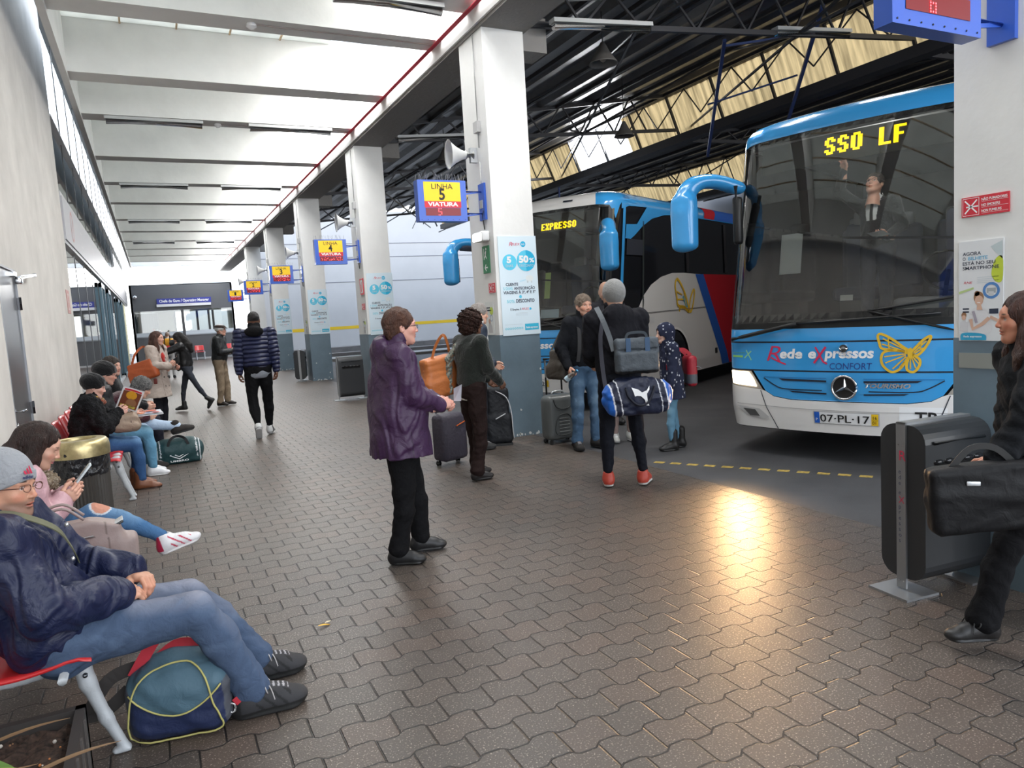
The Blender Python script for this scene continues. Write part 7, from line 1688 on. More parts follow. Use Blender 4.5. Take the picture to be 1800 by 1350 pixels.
kb = thing_at('backpack', 'small red and grey backpack worn by the child in the dotted coat', 'backpack', r7, (.0, -.205, .84)); F = Field((-.2, -.14, -.24), (.2, .14, .24), .009); F.box((0, .01, 0), (.12, .055, .165), .045, .01); V, Q = F.mesh(); Cc = np.tile(V3(.30, .012, .025), (len(V), 1)); Cc[(V[:, 2] < -.03) & (V[:, 2] > -.13)] = (.07, .08, .10)
sdf_obj('pack_body', [(V, Q, Cc)], VC(.5, .4, bump=(20, .3), name='nylon'), kb); mb = MB(); mb.obox((-.10, -.075, .03), (-.13, -.03, .05), .03, .004, P((.6, .65, .7), .2, metal=.5)); mb.build('reflector', kb)
for s in (-1, 1): mb = MB(); strap(mb, [(s*.08, .02, .17), (s*.10, .10, .235), (s*.115, .19, .22), (s*.12, .275, .13), (s*.115, .28, .03)], .035, P((.38, .015, .03), .6), up=(1, 0, 0)); mb.build('strap', kb)
# 8 bald man at the coach door
r8, J8 = person('bald man standing close to the coach door behind the smiling man', 5.35, 8.05, 190, 1.93, dict(sex='m', skin=(.50, .30, .22), beard=.2, top=dict(col=(.03, .03, .035), hem=.12, mat='cotton'), legs=dict(col=(.02, .02, .025), fit=1.1), shoes=dict(style='shoe', col=DK)), dict(head=(10, 14, 0)), q=1.1)
# 10 man walking away in navy quilted jacket
r10, J10 = person('man walking away in a navy quilted jacket, black hood and black trousers', 1.30, 10.98, 10, 1.83,
    dict(sex='m', fat=1.12, skin=SK_D, hair=('crop', (.008, .007, .007)), top=dict(col=(.012, .016, .055), hem=.12, thick=.02, puff=1.25, collar='lapel', mat='puffer', under=(.28, .30, .34)), legs=dict(col=(.005, .005, .006), fit=1.12, cuff=.85, mat='cotton', wr=.008), shoes=dict(style='sneaker', col=(.06, .06, .065), sole=(.50, .50, .50), acc=(.55, .55, .55)), shw=.20),
    dict(head=(0, 4, 0), wR=(.245, -.06, .90), eR=(.9, -.6, 0), wL=(-.245, -.03, .90), eL=(-.9, -.6, 0), aR=(.085, .10, .085), aL=(-.05, -.26, .16), fR=(10, 0), fL=(-8, 48), kL=(-.3, 1, 0)), q=.85)
F = Field((-.22, -.26, 1.30), (.22, .16, 1.62), .011); F.cone((0, -.02, 1.46), (0, -.0, 1.53), .088, .085, .02); F.ell((0, -.10, 1.455), (.125, .065, .075), .03); F.cone((0, -.01, 1.48), (0, .01, 1.62), .062, .07, .004, 'sub'); V, Q = F.mesh(); sdf_obj('hood', [(V*1.045, Q, (.006, .006, .007))], mat_cloth('cotton'), r10)
# 9 old man with cap
def fn_sat(V, Cc, J, Pv, M): return Cc
r9, J9 = person('old man in a flat cap, black jacket and khaki trousers facing right', 1.17, 16.05, 112, 1.70, dict(sex='m', fat=1.15, skin=(.58, .33, .25), hair=('short', (.6, .6, .6), (.7, .7, .7)), glasses=(.2, .2, .2), hat=('cap', (.030, .018, .014), 'wool'), top=dict(col=(.010, .012, .014), hem=.12, thick=.02, puff=1.15, collar='stand'), legs=dict(col=(.26, .20, .14), fit=1.2, cuff=1.2, mat='cotton', wr=.010, ws=15), shoes=dict(style='shoe', col=(.02, .015, .012))),
    dict(head=(-4, 0, 0), wR=(.06, .30, 1.16), eR=(.6, -.6, -.6), dR=(-.6, .6, .4), wL=(-.04, .30, 1.14), aR=(.09, -.04, .085), aL=(-.09, .06, .085)), q=.9)
mb = MB(); strap(mb, [(.10, -.13, 1.20), (.08, -.10, 1.38), (.05, -.02, 1.455), (.0, .10, 1.40)], .02, P((.25, .22, .17), .7), up=(0, -1, .3)); mb.build('strap', r9)
# 8b woman in black walking left
r11, J11 = person('woman in black with head bowed walking left past the office, grey jeans', .52, 15.72, -75, 1.60, dict(sex='f', fat=1.0, skin=SK_L, hair=('long', (.010, .008, .008)), top=dict(col=(.008, .008, .009), hem=.10, thick=.02, puff=1.25, collar='high', mat='leather'), legs=dict(col=(.040, .045, .058), fit=.88, cuff=.8, mat='denim'), shoes=dict(style='ankle', col=(.012, .012, .013))),
    dict(lean=(0, 0, 0), hunch=14, head=(0, 30, 0), wR=(.13, .10, 1.46), eR=(.9, .2, -.3), dR=(-.3, -.2, .9), wL=(-.10, .14, 1.42), eL=(-.8, .4, -.4), dL=(.3, -.2, .9), aR=(.06, .16, .085), aL=(-.06, -.42, .20), kL=(0, 1, -.1), fR=(5, 0), fL=(0, 55)), q=.9)
bb_ = thing_at('handbag', 'black handbag swinging in front of the walking woman in black', 'bag', r11, (.22, .12, .98)); solid(bb_, 'bag_body', bag_at(bb_, (0, 0, 0), (.08, .17, .13), rad=.03, taper=.95, rot=rotm('X', -.5)), (.010, .010, .011), VC(.35, .5, name='leather')); mb = MB(); strap(mb, [(0, -.12, .10), (.0, -.10, .24), (0, 0, .34), (0, .08, .2), (0, .12, .1)], .02, blk, up=(1, 0, 0)); mb.build('strap', bb_)
# 7b woman in beige coat
def fn_beige(V, Cc, J, Pv, M):
    Cc = Cc.copy(); r = (V-Pv) @ M[:, 0]; f = (V-Pv) @ M[:, 1]; z = (V-Pv) @ M[:, 2]
    for k in range(4):
        for s in (-.05, .06): m = ((r-s)**2+(z-.32+.16*k)**2 < .014**2) & (f > .05); Cc[m] = (.03, .03, .03)
    m = (np.abs(r-.11) < .003) & (f > .03); Cc[m] *= .6; return Cc
r12, J12 = person('woman in a beige buttoned coat with red scarf and orange-brown bag, facing right', -.02, 12.95, 118, 1.625, dict(sex='f', fat=1.15, skin=(.60, .34, .26), hair=('long', (.055, .022, .014), (.12, .05, .03)), top=dict(col=(.42, .355, .315), hem=.36, skirt=True, flare=.06, thick=.02, puff=1.3, collar='hoodback', mat='cotton', name='coat', fn=fn_beige, wr=.008), legs=dict(col=(.012, .012, .018), fit=1.0), shoes=dict(style='ankle', col=(.015, .012, .012))),
    dict(head=(0, 0, 0), wR=(.12, .32, 1.12), eR=(.7, -.6, -.5), dR=(0, .6, .7), nR=(-.7, .2, .2), cR=.7, wL=(-.08, .3, 1.1)), q=.82)
F = Field((-.2, -.15, 1.2), (.2, .25, 1.5), .011); F.cone((0, .0, 1.40), (0, .02, 1.46), .085, .08, .02); F.chain([(.02, .09, 1.40), (.03, .14, 1.30), (.02, .17, 1.18)], [.04, .045, .03], .03); F.noise(.008, 40, 3); V, Q = F.mesh(); sdf_obj('scarf', [(V*.93, Q, (.42, .035, .03))], mat_cloth('wool'), r12)
ob = (.36, .075, .02); b = thing_at('shoulder_bag', 'orange-brown leather bag under the arm of the woman in the beige coat', 'bag', r12, (.255, -.08, 1.0)); solid(b, 'bag_body', bag_at(b, (0, 0, 0), (.06, .24, .15), rad=.04, taper=.85, rot=rotm('X', .25)), ob, VC(.45, .4, bump=(18, .35), name='leather'))
mb = MB(); strap(mb, [(.0, -.16, .10), (-.02, -.10, .27), (-.10, .0, .38), (-.02, .12, .27), (.0, .18, .10)], .035, P(ob, .5), up=(1, 0, 0)); mb.build('strap', b); mb = MB(); mb.rbox((.02, .2, -.17), (.03, .05, .09), P((.12, .015, .012), .4), .01); mb.build('tag', b)
ph = thing_at('mobile_phone', 'dark phone held up by the woman in the beige coat', 'phone', r12, (.09, .42, 1.16)); mb = MB(); mb.rbox((0, 0, 0), (.012, .012, .13), P((.2, .02, .03), .3), .004); mb.rbox((0, .007, 0), (.07, .008, .14), blk, .003); mb.build('case', ph)
# right edge: woman in black passing with a dark bag
r13, J13 = person('woman in black with auburn hair walking past at the right edge', 3.33, 1.73, -50, 1.55, dict(sex='f', fat=1.12, skin=(.50, .22, .14), hair=('long', (.030, .010, .006), (.09, .03, .016)), top=dict(col=(.009, .010, .012), hem=.30, skirt=True, flare=.03, thick=.03, puff=1.35, collar='high', mat='cotton', name='coat', wr=.012), legs=dict(col=(.006, .006, .007), fit=1.12, cuff=1.3, mat='cotton', wr=.007), shoes=dict(style='shoe', col=(.012, .011, .011), sole=(.01, .01, .01), laces=(.03, .03, .03), s=1.05)),
    dict(lean=(2, 0, 0), head=(6, 0, 0), wL=(-.20, .30, .86), eL=(-.6, -.8, -.3), dL=(.1, .9, -.3), nL=(.7, 0, -.5), cL=.9, wR=(.22, -.10, .9), aL=(-.09, .30, .085), aR=(.09, -.32, .15), fR=(0, 40), fL=(-12, 0)), q=.62)
bk = thing_at('black_bag', 'large black bag carried in front by the woman at the right edge', 'bag', r13, (-.24, .30, .72)); solid(bk, 'bag_body', bag_at(bk, (0, 0, 0), (.06, .21, .14), rad=.035, taper=.95, rot=rotm('X', -.12)), (.007, .007, .008), VC(.55, .22, bump=(18, .25), name='leather')); mb = MB(); strap(mb, [(0, -.12, .12), (0, -.04, .20), (0, .05, .20), (0, .12, .12)], .025, blk, up=(1, 0, 0)); mb.build('handle', bk); mb = MB(); mb.rbox((-.062, .06, .07), (.006, .05, .018), silver, .003); mb.build('clasp', bk)
tw = empty('travel_case', (3.62, 1.62, 0), R_(10)); tag(tw, 'dark soft case carried at the far right edge behind the black coat', 'bag'); mb = MB(); mb.rbox((0, 0, .40), (.30, .20, .46), P((.010, .010, .011), .6), .05); mb.build('case_body', tw); mb = MB(); mb.tube([(-.08, 0, .62), (-.05, 0, .68), (.05, 0, .68), (.08, 0, .62)], .01, blk, 6); mb.build('handle', tw); mb = MB(); mb.cyl((-.12, 0, .09), (-.12, .04, .09), .085, blk, 12); mb.cyl((.12, 0, .09), (.12, .04, .09), .085, blk, 12); mb.build('wheel', tw)
# driver inside the first coach
def tie_fn(V, Cc, Pv, M):
    Cc = Cc.copy(); r = (V-Pv) @ M[:, 0]; f = (V-Pv) @ M[:, 1]; z = (V-Pv) @ M[:, 2]; m = (np.abs(r) < .016) & (f > .03) & (z > .30); Cc[m] = (.012, .012, .014); return Cc
r14, J14 = person('driver in dark sweater, white shirt and tie reaching up behind the windscreen', 6.88, 5.16, -100, 1.74, dict(sex='m', skin=(.55, .30, .22), hair=('short', (.04, .03, .025)), glasses=(.03, .03, .03), top=dict(col=(.012, .013, .016), hem=.10, thick=.012, collar='stand', mat='wool', open=.055, openz=.30, shirt=(.75, .76, .78), fn=lambda V, Cc, J, Pv, M: tie_fn(V, Cc, Pv, M)), legs=dict(col=(.03, .035, .05), fit=1.05, mat='cotton'), shoes=dict(style='shoe', col=DK)),
    dict(lean=(0, 0, 0), head=(-5, -22, 0), wR=(.26, .18, 1.80), eR=(.8, -.2, -.2), dR=(-.1, .25, .95), nR=(0, 1, -.2), cR=.35, wL=(-.22, .26, 1.05), eL=(-.6, -.8, -.3), dL=(.3, .9, .1), nL=(.4, 0, .8), cL=.5), q=.8, loc_z=1.056)
paper(r14, J14, [(-.16, .36, 1.04), (-.30, .36, 1.06), (-.28, .46, 1.10), (-.12, .44, 1.09)], 'white sheet in the hand of the driver', 'paper', 'paper_sheet', (.7, .7, .7))
# ---------------- seated along the wall ----------------
# F man in navy parka, jeans and hiking shoes
def fn_parka(V, Cc, J, Pv, M):
    Cc = Cc.copy(); return Cc
rF, JF = person('seated man with grey beanie, glasses, navy parka and faded jeans nearest the viewer', -.43, 3.13, 89, 1.80,
    dict(sex='m', fat=1.22, skin=(.52, .27, .18), brow=(.05, .035, .03), beard=.55, glasses=(.16, .07, .05), hat=('beanie', (.27, .28, .30), 'wool'), hs=.97,
         top=dict(col=(.007, .011, .042), hem=.16, thick=.030, puff=1.42, collar='stand', wr=.013, ws=17, cutlow=False, name='parka'),
         legs=dict(col=(.058, .086, .145), fit=1.12, cuff=1.28, fade=(.26, .27, .33), col2=(.10, .145, .23), mat='denim', wr=.008, ws=14), shoes=dict(style='hike', col=(.030, .030, .033), sole=(.008, .008, .008), acc=(.012, .012, .013), laces=(.40, .38, .38), s=1.16)),
    dict(pel=(0, .02, .465), lean=(-38, 0, 0), hunch=45, hoff=(0, -.02, -.035), head=(26, 2, -3), wR=(.10, .20, .60), eR=(.8, -.7, -.4), dR=(-.45, .85, -.2), nR=(-.2, -.3, -.9), cR=.55, wL=(-.07, .25, .62), eL=(-.8, -.6, -.3), dL=(.6, .6, -.2), nL=(.1, -.2, -.9), cL=.6,
         aR=(.085, .635, .10), aL=(-.195, .69, .10), kR=(.15, .3, 1), kL=(-.12, .3, 1), fR=(4, 0), fL=(0, 0), pyaw=0), q=.5)
mb = MB(); strap(mb, [(.13, -.22, .96), (.12, -.10, .985), (.06, .03, .90), (-.02, .07, .80), (-.10, .08, .72)], .036, P((.13, .13, .08), .8), up=(.1, 1, .6)); mb.build('strap', rF)
mb = MB()
for (u, f_, z_) in ((.10, .085, .78), (.06, .075, .90)): mb.ball((u, f_, z_), .008, P((.6, .6, .6), .3, metal=.8), 8, 6)
mb.build('button', rF)
def hat_logo(root, J, mp):
    pass
# small three-stripe mark and word on the beanie
mb = MB(); Rh = J_h = JF['Rh']; hc = JF['hc']
def capm(u, v, l):
    u = -u; d = nrm(V3(math.sin(u), math.cos(u), 0)); zz = v; k = math.sqrt(max(0, 1-((zz-.045)/.107)**2)); p_ = V3(.091*d[0]*k, -.018+.114*d[1]*k, zz)+d*(.008+l); return tuple(Rh @ p_+hc)
a = Art(mb, capm, None, .001); rdm = P((.45, .02, .06), .7); nvm = P((.02, .03, .10), .7)
for k, (x0_, hh_) in enumerate(((-.38, .014), (-.27, .022), (-.16, .030))): a.poly([(x0_, .052), (x0_+.09, .052), (x0_+.03, .052+hh_), (x0_-.03, .052+hh_*.85)], rdm, 1)
a.text('adidas', -.45, .036, .016, nvm, 1, width=.40, bold=.02); mb.build('emblem', rF)
# teal and navy travel bag at his feet
tb = empty('travel_bag', (-.03, 3.12, 0), R_(-14)); tag(tb, 'teal and navy travel bag with yellow piping between bench leg and hiking shoes', 'bag')
te = (.060, .115, .155); F = Field((-.27, -.22, -.01), (.27, .22, .36), .006)
F.box((0, 0, .13), (.19, .135, .13), .07, .0); F.ell((0, .0, .19), (.19, .14, .13), .05); F.noise(.006, 13, 4); F.cut((0, 0, .003), (0, 0, -1)); V, Q = F.mesh(); V = relax(V, Q, 1)
def lid(V): return .115+.12*(np.abs(V[:, 0])/.19)**2
Cc = np.tile(V3(*te), (len(V), 1)); Cc[V[:, 2] < lid(V)] = (.014, .022, .065); Cc[(np.abs(V[:, 0]) > .17) & (V[:, 2] < lid(V))] = (.07, .075, .09)
pipc = (.42, .38, .13); fr = V[:, 1] < 0
sdf_obj('bag_body', [(V, Q, Cc)], VC(.6, .35, bump=(14, .4), name='nylon'), tb)
# piping round the front face: found on the surface itself
def surf_y(x_, z_):
    m = (np.abs(V[:, 0]-x_) < .012) & (np.abs(V[:, 2]-z_) < .012); return V[m, 1].min() if m.any() else -.1
outl = smooth_curve([(-.165, .02), (-.172, .13), (-.13, .25), (-.04, .295), (.06, .295), (.115, .24), (.135, .14), (.155, .08), (.15, .025), (.0, .012)], 5, True)
mb = MB(); pm_ = P(pipc, .6); mb.tube([(x_, surf_y(x_, z_)-.003, z_) for x_, z_ in outl], .0038, pm_, 6, closed=True); lidc = [(x_, .115+.12*(abs(x_)/.19)**2) for x_ in np.linspace(-.168, .168, 22)]; mb.tube([(x_, surf_y(x_, z_)-.002, z_) for x_, z_ in lidc], .0036, pm_, 6); mb.build('piping', tb)
mb = MB(); rs = P((.42, .02, .035), .7); strap(mb, [(-.17, -.03, .24), (-.10, -.01, .35), (-.03, .0, .44), (.01, .02, .50)], .045, rs, up=(0, -1, 0)); strap(mb, [(-.14, .0, .24), (-.02, .02, .33), (.08, .02, .31), (.09, .0, .27)], .035, rs, up=(0, -1, .3)); mb.build('strap', tb)
mb = MB(); strap(mb, [(-.20, .0, .18), (-.27, -.03, .13), (-.33, -.06, .13), (-.26, -.02, .24), (-.15, .0, .27)], .05, P((.025, .020, .018), .7), up=(.3, -1, .3)); mb.build('shoulder_pad', tb)
mb = MB(); strap(mb, [(.17, -.02, .22), (.235, -.04, .19), (.245, -.06, .13), (.20, -.07, .09)], .03, rs, up=(0, -1, 0)); mb.tube([(.19+.014*math.cos(t), -.08, .075+.02*math.sin(t)) for t in [k*PI/4 for k in range(8)]], .004, P((.6, .6, .6), .3, metal=.8), 6, closed=True); mb.build('side_strap', tb)
# G young woman with phone, legs crossed
def fn_rip(V, Cc, J):
    Cc = Cc.copy(); k = J['kL']; d = np.sqrt((((V-k-V3(.03, .04, .05))/V3(.055, .05, .05))**2).sum(1)); Cc[d < 1] = (.50, .24, .17); Cc[(d >= 1) & (d < 1.18)] = (.5, .55, .6); return Cc
def fn_fur(V, Cc, J, Pv, M): return Cc
rG, JG = person('seated young woman with long dark hair and pink jacket looking at her phone, legs crossed', -.72, 4.25, 84, 1.60,
    dict(sex='f', fat=1.08, skin=(.58, .33, .24), brow=(.03, .02, .015), lips=(.45, .10, .12), closed=True, hair=('long', (.018, .008, .006), (.045, .018, .012)), top=dict(col=(.50, .30, .33), hem=.12, thick=.026, puff=1.35, collar='stand', wr=.012, cutlow=False),
         legs=dict(col=(.055, .13, .26), fit=.98, cuff=.92, fade=(.20, .32, .45), fn=fn_rip, mat='denim', wr=.006), shoes=dict(style='sneaker', col=(.66, .65, .66), sole=(.62, .60, .60), acc=(.42, .02, .06, 1), s=.98), handS=.97),
    dict(pel=(0, 0, .53), lean=(2, 0, 0), hunch=22, head=(8, 26, 0), wR=(.02, .24, .83), eR=(.8, -.5, -.5), dR=(.05, .8, .45), nR=(-.8, -.1, .2), cR=.55, wL=(-.09, .26, .84), eL=(-.8, -.4, -.5), dL=(.1, .8, .45), nL=(.8, 0, .3), cL=.6,
         aR=(.10, .44, .10), kR=(.1, .4, 1), aL=(.10, .74, .535), kL=(-.1, .3, 1), fL=(2, -14), fR=(0, 0)), q=.52)
o_ = [c for c in rG.children if c.name.startswith('shoe')]
F = Field((-.25, -.22, .88), (.25, .2, 1.12), .008); cN = JG['neck']; F = Field(cN-.24, cN+.24, .008)
for t in range(14):
    a_ = -PI*.15+PI*1.3*t/13; p_ = cN+V3(.105*math.cos(a_), .085*math.sin(a_)+.005, -.01-.05*max(0, math.sin(a_))); F.ell(p_, (.035, .035, .040), .02)
F.noise(.012, 120, 4); V, Q = F.mesh(); n = fold_noise(V, 150, 2); sdf_obj('fur_collar', [(V, Q, mixc2(np.tile(V3(.20, .15, .10), (len(V), 1)), (.48, .42, .34), np.clip(n, 0, 1)))], mat_cloth('fur'), rG)
ph = thing_at('mobile_phone', 'pale phone held by the young woman in the pink jacket', 'phone', rG, (-.03, .325, .875)); mb = MB(); mb.rbox((0, 0, 0), (.07, .009, .13), P((.62, .68, .70), .3), .004, M=Matrix.Rotation(-.7, 3, 'X')); mb.build('case', ph); mb = MB(); mb.rbox((0, -.004, .004), (.062, .003, .115), P((.3, .35, .38), .1), .001, M=Matrix.Rotation(-.7, 3, 'X')); mb.build('screen', ph)
# mauve handbag on the seat beside her
hb_ = empty('handbag', (-.39, 3.82, .425), R_(4)); tag(hb_, 'large mauve-beige leather handbag with zip pocket on the bench between man and young woman', 'bag'); mv = (.27, .205, .19)
F = Field((-.30, -.15, -.02), (.32, .15, .42), .007); F.box((-.02, 0, .16), (.19, .055, .16), .02, .0, M=rotm('Y', -.05)); F.box((.13, .02, .11), (.10, .065, .11), .03, .05); F.cut((0, 0, .335), (.35, 0, 1)); F.noise(.003, 10, 3); V, Q = F.mesh(); V = relax(V, Q, 1); Cc = np.tile(V3(*mv), (len(V), 1))
e = (V[:, 1] < -.03) & (np.abs(V[:, 2]-.245) < .003) & (np.abs(V[:, 0]+.04) < .10); Cc[e] = (.08, .06, .06); e = (V[:, 1] < -.03) & (np.abs(V[:, 0]-.10-.10*(.3-V[:, 2])) < .003); Cc[e] = (.14, .10, .09)
sdf_obj('bag_body', [(V, Q, Cc)], VC(.5, .4, bump=(90, .08), name='leather'), hb_)
mb = MB(); mvm = P(mv, .5)
for dy in (-.05, .05): mb.tube(smooth_curve([(-.13, dy, .30), (-.16, dy, .36), (-.06, dy, .395), (.02, dy, .33)], 5), .007, mvm, 6)
mb.build('handle', hb_); mb = MB(); mb.rbox((.13, 0, .27), (.10, .085, .012), P((.03, .03, .03), .3), .004, M=Matrix.Rotation(-.45, 3, 'Y')); mb.rbox((.135, 0, .28), (.09, .075, .006), P((.5, .5, .5), .3), .002, M=Matrix.Rotation(-.45, 3, 'Y')); mb.build('purse', hb_)
mb = MB(); mb.tube([(-.14, -.062, .245), (.05, -.062, .250)], .003, silver, 6); mb.tube([(-.14, -.063, .245), (-.13, -.066, .20), (-.135, -.066, .10), (-.12, -.066, .02)], .0035, P((.45, .4, .38), .4, metal=.5), 5); mb.build('zip', hb_)
# H woman in black hat with magazine
def fn_furc(V, Cc, J, Pv, M): n = fold_noise(V, 60, 3); return mixc2(Cc, (.045, .045, .05), np.clip(n, 0, 1)*.6)
rH, JH = person('seated woman in a black hat and black fur-trimmed coat reading a magazine', -.68, 8.32, 88, 1.62,
    dict(sex='f', fat=1.28, skin=(.62, .36, .29), lips=(.45, .08, .08), closed=True, hair=('short', (.012, .01, .01)), hat=('floppy', (.007, .007, .008), 'wool'), top=dict(col=(.008, .008, .009), hem=.14, thick=.035, puff=1.6, collar='stand', mat='fur', fn=fn_furc, cutlow=False, name='coat', wr=.012, ws=25),
         legs=dict(col=(.035, .085, .20), fit=1.05, fade=(.12, .22, .36), mat='denim'), shoes=dict(style='ankle', col=(.15, .05, .02), sole=(.035, .015, .01), s=1.1)),
    dict(pel=(0, 0, .53), lean=(-3, 0, 0), hunch=20, head=(4, 16, 0), wR=(.07, .30, .86), eR=(.8, -.6, -.5), dR=(0, .8, .4), nR=(-.9, .1, .1), cR=.6, wL=(-.14, .34, .84), eL=(-.8, -.5, -.5), dL=(.1, .8, .4), nL=(.8, .1, .1), cL=.6, aR=(.10, .46, .085), aL=(-.12, .42, .085), kR=(.1, .5, 1), kL=(-.1, .5, 1)), q=.75)
F = Field(JH['neck']-.22, JH['neck']+.22, .010); cN = JH['neck']
for t in range(12): a_ = PI*2*t/12; F.ell(cN+V3(.095*math.cos(a_), .085*math.sin(a_)+.02, .005+.03*math.cos(a_*2)), (.032, .032, .030), .02)
F.noise(.006, 50, 3); V, Q = F.mesh(); n = fold_noise(V, 45, 6); sdf_obj('scarf', [(V, Q, np.where(n[:, None] > .25, V3(.42, .24, .03), np.where(n[:, None] > -.2, V3(.04, .02, .02), V3(.22, .05, .02))))], mat_cloth('wool'), rH)
mz = thing_at('magazine', 'open magazine with red cover held up by the woman in the black hat', 'magazine', rH, (-.02, .40, .92)); mb = MB(); T = Matrix.Rotation(R_(-24), 3, 'X') @ Matrix.Rotation(R_(28), 3, 'Y')
def mzm(sd):
    def f(u, v, l): w_ = sd*(.006+.045*abs(u)*3)+0; p_ = T @ Vector((w_+l, u, v)); return tuple(p_)
    return f
for sd in (1,): 
    a = Art(mb, mzm(1), (.02, 0), .0015); a.rect(-.10, -.14, .10, .14, wht, 0); a.rect(-.085, -.10, .085, .105, P((.20, .06, .03), .4), 1); a.disc(0, .06, .05, P((.75, .38, .03), .5), 2); a.rect(-.08, .11, .08, .13, redp, 2); a.disc(.02, -.03, .05, P((.32, .16, .08), .5), 2); a.rect(-.07, -.09, .07, -.06, P((.6, .5, .1), .5), 2)
mb.build('cover', mz); mb = MB(); V_ = []; 
a = Art(mb, lambda u, v, l: tuple(T @ Vector((.0+.135*abs(u)-.012, u, v))), None, .001); a.rect(-.10, -.14, .10, .14, P((.6, .6, .62), .5), 0); mb.build('pages', mz)
pu = thing_at('handbag', 'soft taupe handbag on the lap of the woman reading', 'bag', rH, (.02, .34, .70)); solid(pu, 'bag_body', bag_at(pu, (0, 0, 0), (.14, .13, .09), rad=.05, taper=.8, noise=.012), (.26, .19, .14), VC(.55, .4, bump=(20, .4), name='leather')); mb = MB(); mb.tube(smooth_curve([(-.06, .02, .06), (-.03, .06, .10), (.04, .06, .09), (.06, .0, .06)], 5), .006, P((.16, .11, .08), .5), 6); mb.build('handle', pu); mb = MB(); mb.obox((.12, .05, .02), (.13, .05, -.07), .02, .006, P((.1, .06, .05), .4)); mb.build('tassel', pu)
# I second person in black hat
rI, JI = person('seated person in a black hat and white shoes next to the woman reading', -.60, 9.0, 86, 1.70, dict(sex='f', fat=1.1, skin=(.52, .28, .21), glasses=(.05, .03, .03), hair=('short', (.012, .01, .01)), hat=('floppy', (.007, .007, .008), 'wool'), top=dict(col=(.010, .010, .012), thick=.02, puff=1.3, collar='stand', cutlow=False), legs=dict(col=(.12, .28, .42), fit=1.05, fade=(.25, .42, .52), mat='denim'), shoes=dict(style='sneaker', col=(.66, .66, .68), sole=(.6, .6, .6))),
    dict(pel=(0, 0, .56), lean=(-2, 0, 0), hunch=16, head=(8, 14, 0), wR=(.12, .32, .72), wL=(-.12, .34, .72), aR=(.10, .46, .085), aL=(-.10, .44, .085), kR=(.1, .5, 1), kL=(-.1, .5, 1)), q=1.0)
m2 = thing_at('magazine', 'open magazine with red and blue pages lying on the knees of the second seated person', 'magazine', rI, (.02, .46, .695)); mb = MB(); a = Art(mb, lambda u, v, l: (u, v, .02+l-.10*(abs(u)-.12)*(abs(u)-.12)*8), None, .0015)
for s in (-1, 1): a.rect(min(0, s*.21), -.14, max(0, s*.21), .14, P((.66, .68, .74), .4), 0)
a.poly([(.03, .02), (.17, .06), (.15, .11), (.05, .10)], P((.6, .1, .08), .5), 1); a.poly([(.04, -.10), (.12, -.02), (.17, -.08), (.1, -.12)], P((.7, .25, .08), .5), 1); a.poly([(.05, -.02), (.14, .03), (.17, .0), (.1, -.05)], P((.03, .08, .3), .5), 1); a.rect(-.18, -.08, -.05, .09, P((.6, .15, .1), .5), 1); mb.build('pages', m2); mb = MB(); mb.box((-.2, -.14, -.005), (.2, .14, .005), wht); mb.build('cover', m2)
# K leaning person with grey curly hair, legs crossed
rK, JK = person('seated person with curly grey hair leaning forward, pale blue trousers, legs crossed', -.66, 9.50, 84, 1.70, dict(sex='m', fat=1.1, skin=SK_L, hair=('greycurl', (.10, .10, .10), (.26, .25, .24)), top=dict(col=(.05, .012, .02), thick=.02, puff=1.2, collar='stand', cutlow=False, mat='wool'), legs=dict(col=(.42, .52, .66), fit=1.1, cuff=1.1, mat='denim'), shoes=dict(style='hike', col=(.022, .018, .016), sole=(.02, .02, .02), s=1.05)),
    dict(pel=(0, 0, .56), lean=(34, 0, 0), hunch=32, head=(4, 30, 0), wR=(.10, .50, .62), wL=(-.10, .52, .62), aR=(.12, .50, .085), aL=(.12, .86, .47), kL=(-.2, .4, 1), kR=(.1, .5, 1), fL=(0, -10)), q=.85)
# L dark-haired man
rL, JL = person('seated dark-haired man in a black coat looking towards the right', -.52, 10.1, 90, 1.74, dict(sex='m', fat=1.05, skin=(.58, .33, .25), brow=(.03, .02, .015), beard=.25, hair=('short', (.022, .014, .010)), top=dict(col=(.010, .010, .012), thick=.02, puff=1.2, collar='stand', cutlow=False, mat='wool', name='coat'), legs=dict(col=(.02, .02, .03), fit=1.05), shoes=dict(style='shoe', col=DK)),
    dict(pel=(0, 0, .56), lean=(-4, 0, 0), hunch=8, head=(35, 2, 0), wR=(.12, .34, .70), wL=(-.12, .34, .70), aR=(.12, .46, .085), aL=(-.12, .44, .085), kR=(.1, .5, 1), kL=(-.1, .5, 1)), q=.9)
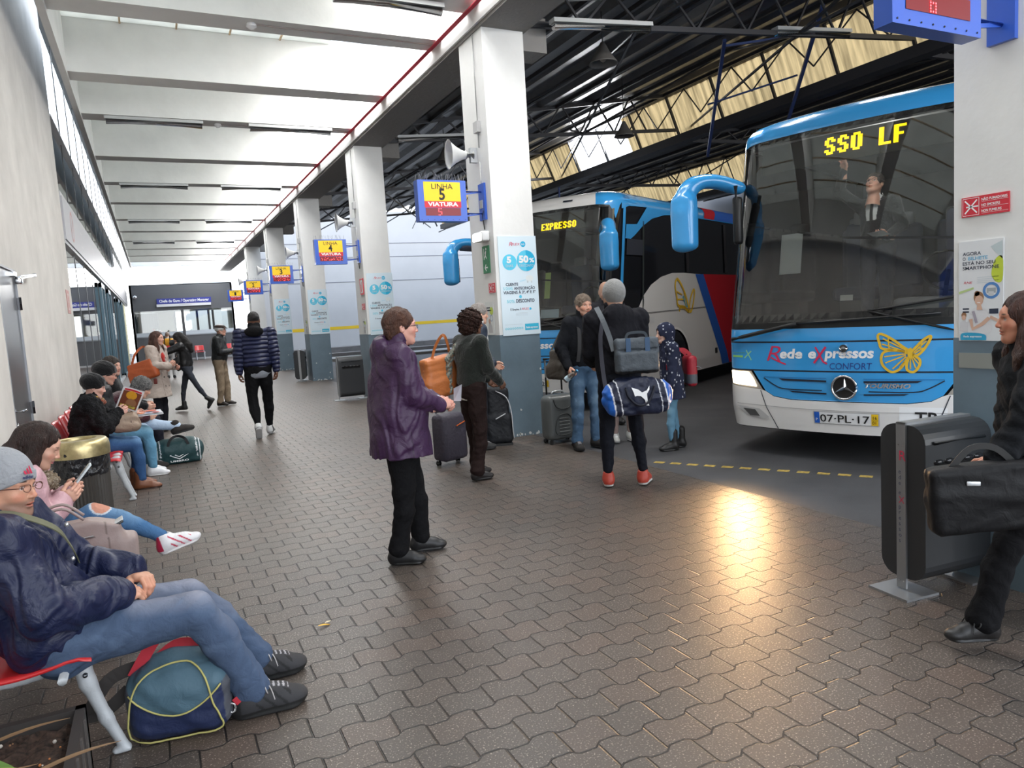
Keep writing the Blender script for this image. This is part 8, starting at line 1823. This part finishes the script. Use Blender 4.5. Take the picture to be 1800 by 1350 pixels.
# dark green sports bag on the floor
gb_ = empty('sports_bag', (.13, 9.62, 0), R_(2)); tag(gb_, 'dark green sports bag with white diamond logo on the floor before the seated people', 'bag'); F = Field((-.32, -.2, -.01), (.32, .2, .36), .010); F.cone((-.14, 0, .155), (.14, 0, .155), .15, .15, 0); F.box((0, 0, .10), (.26, .13, .10), .04, .03); F.cut((0, 0, .003), (0, 0, -1)); F.noise(.005, 12, 3); V, Q = F.mesh(); V = relax(V, Q, 1); Cc = np.tile(V3(.012, .045, .050), (len(V), 1)); ax = np.abs(V[:, 0]); Cc[(np.abs(ax-.20) < .005) | (np.abs(ax-.235) < .006)] = (.6, .62, .64)
sdf_obj('bag_body', [(V, Q, Cc)], VC(.5, .35, bump=(16, .3), name='nylon'), gb_)
mb = MB(); a = Art(mb, lambda u, v, l: (u, -.148-l+max(0, v-.17)*.8, v), None, .001); a.line([(-.10, .115), (0, .165), (.10, .115), (0, .065)], .012, wht, closed=True); a.line([(-.045, .115), (0, .138), (.045, .115), (0, .092)], .010, wht, closed=True); a.text('UMBRO', -.10, .032, .03, wht, width=.20, bold=.01); a.rect(-.03, .19, .03, .212, wht); mb.build('logo', gb_)
mb = MB(); strap(mb, [(-.12, -.13, .20), (-.08, -.12, .30), (0, -.06, .33), (.08, -.12, .30), (.12, -.13, .20)], .03, P((.01, .01, .012), .7), up=(0, -1, .3)); mb.build('handle', gb_)
# people far away: at the office and inside it
rN, JN = person('dark silhouette of a person behind the office window', 1.63, 45.6, 180, 1.80, dict(sex='m', skin=SK_M, fat=1.15, hair=('crop', (.01, .01, .01)), top=dict(col=(.02, .018, .018), mat='cotton'), legs=dict(col=(.02, .02, .02)), shoes=dict(style='shoe', col=DK)), dict(), q=2.2)
rO, JO = person('person seated on the red bench by the office behind the old man', 4.05, 42.6, 190, 1.65, dict(sex='m', skin=SK_L, hair=('short', (.05, .03, .02)), top=dict(col=(.05, .05, .07), mat='cotton', cutlow=False), legs=dict(col=(.10, .18, .32)), shoes=dict(style='shoe', col=DK)), dict(pel=(0, 0, .56), aR=(.1, .45, .085), aL=(-.1, .45, .085), kR=(.1, .5, 1), kL=(-.1, .5, 1)), q=2.2)
rQ, JQ = person('distant person in white shirt with a yellow and red backpack, small behind the walkers', .42, 27.5, 5, 1.62, dict(sex='m', skin=(.6, .38, .3), hair=('crop', (.35, .28, .24)), top=dict(col=(.6, .6, .6), mat='cotton'), legs=dict(col=(.45, .45, .45)), shoes=dict(style='shoe', col=DK)), dict(), q=1.6)
yb = thing_at('backpack', 'tiny yellow and red backpack on the distant person in white', 'backpack', rQ, (0, -.2, 1.18)); mb = MB(); mb.rbox((0, 0, .06), (.42, .2, .28), P((.75, .36, .02), .5), .08); mb.build('pack_body', yb); mb = MB(); mb.rbox((0, -.02, -.12), (.34, .2, .16), P((.5, .03, .02), .5), .05); mb.build('pocket', yb); mb = MB(); mb.box((-.10, -.11, -.1), (-.07, -.09, .3), blk); mb.box((.07, -.11, -.1), (.10, -.09, .3), blk); mb.build('strap', yb)
# orange-red flower pot inside the office
fl = empty('flower_pot', (.16, 44.6, 1.25)); tag(fl, 'orange and white flowers in a pot standing inside the office window', 'flower pot'); mb = MB(); mb.cyl((0, 0, 0), (0, 0, .25), .16, P((.65, .10, .02), .6)); mb.build('pot', fl); mb = MB()
for k in range(9): t = k*.7; mb.ball((.22*math.cos(t), .1*math.sin(t), .38+.04*(k % 4)), .06, P([(.75, .16, .03), (.8, .78, .75), (.05, .05, .04)][k % 3], .6), 8, 6)
mb.build('blossoms', fl); mb = MB()
for k in range(5): mb.cyl((0, 0, .2), (.18*math.cos(k), .08*math.sin(k), .45), .008, P((.06, .12, .03), .6), 6)
mb.build('stems', fl); mb = MB(); mb.box((-.5, -.25, -.1), (.9, .3, 0), P((.3, .28, .25), .6)); mb.build('sill_table', fl)
# passengers dimly seen in the second coach
for i, (dx, yy, cc) in enumerate(((3.0, .85, (.05, .05, .07)), (3.9, .85, (.02, .05, .16)), (4.9, .85, (.06, .04, .04)))):
    pass
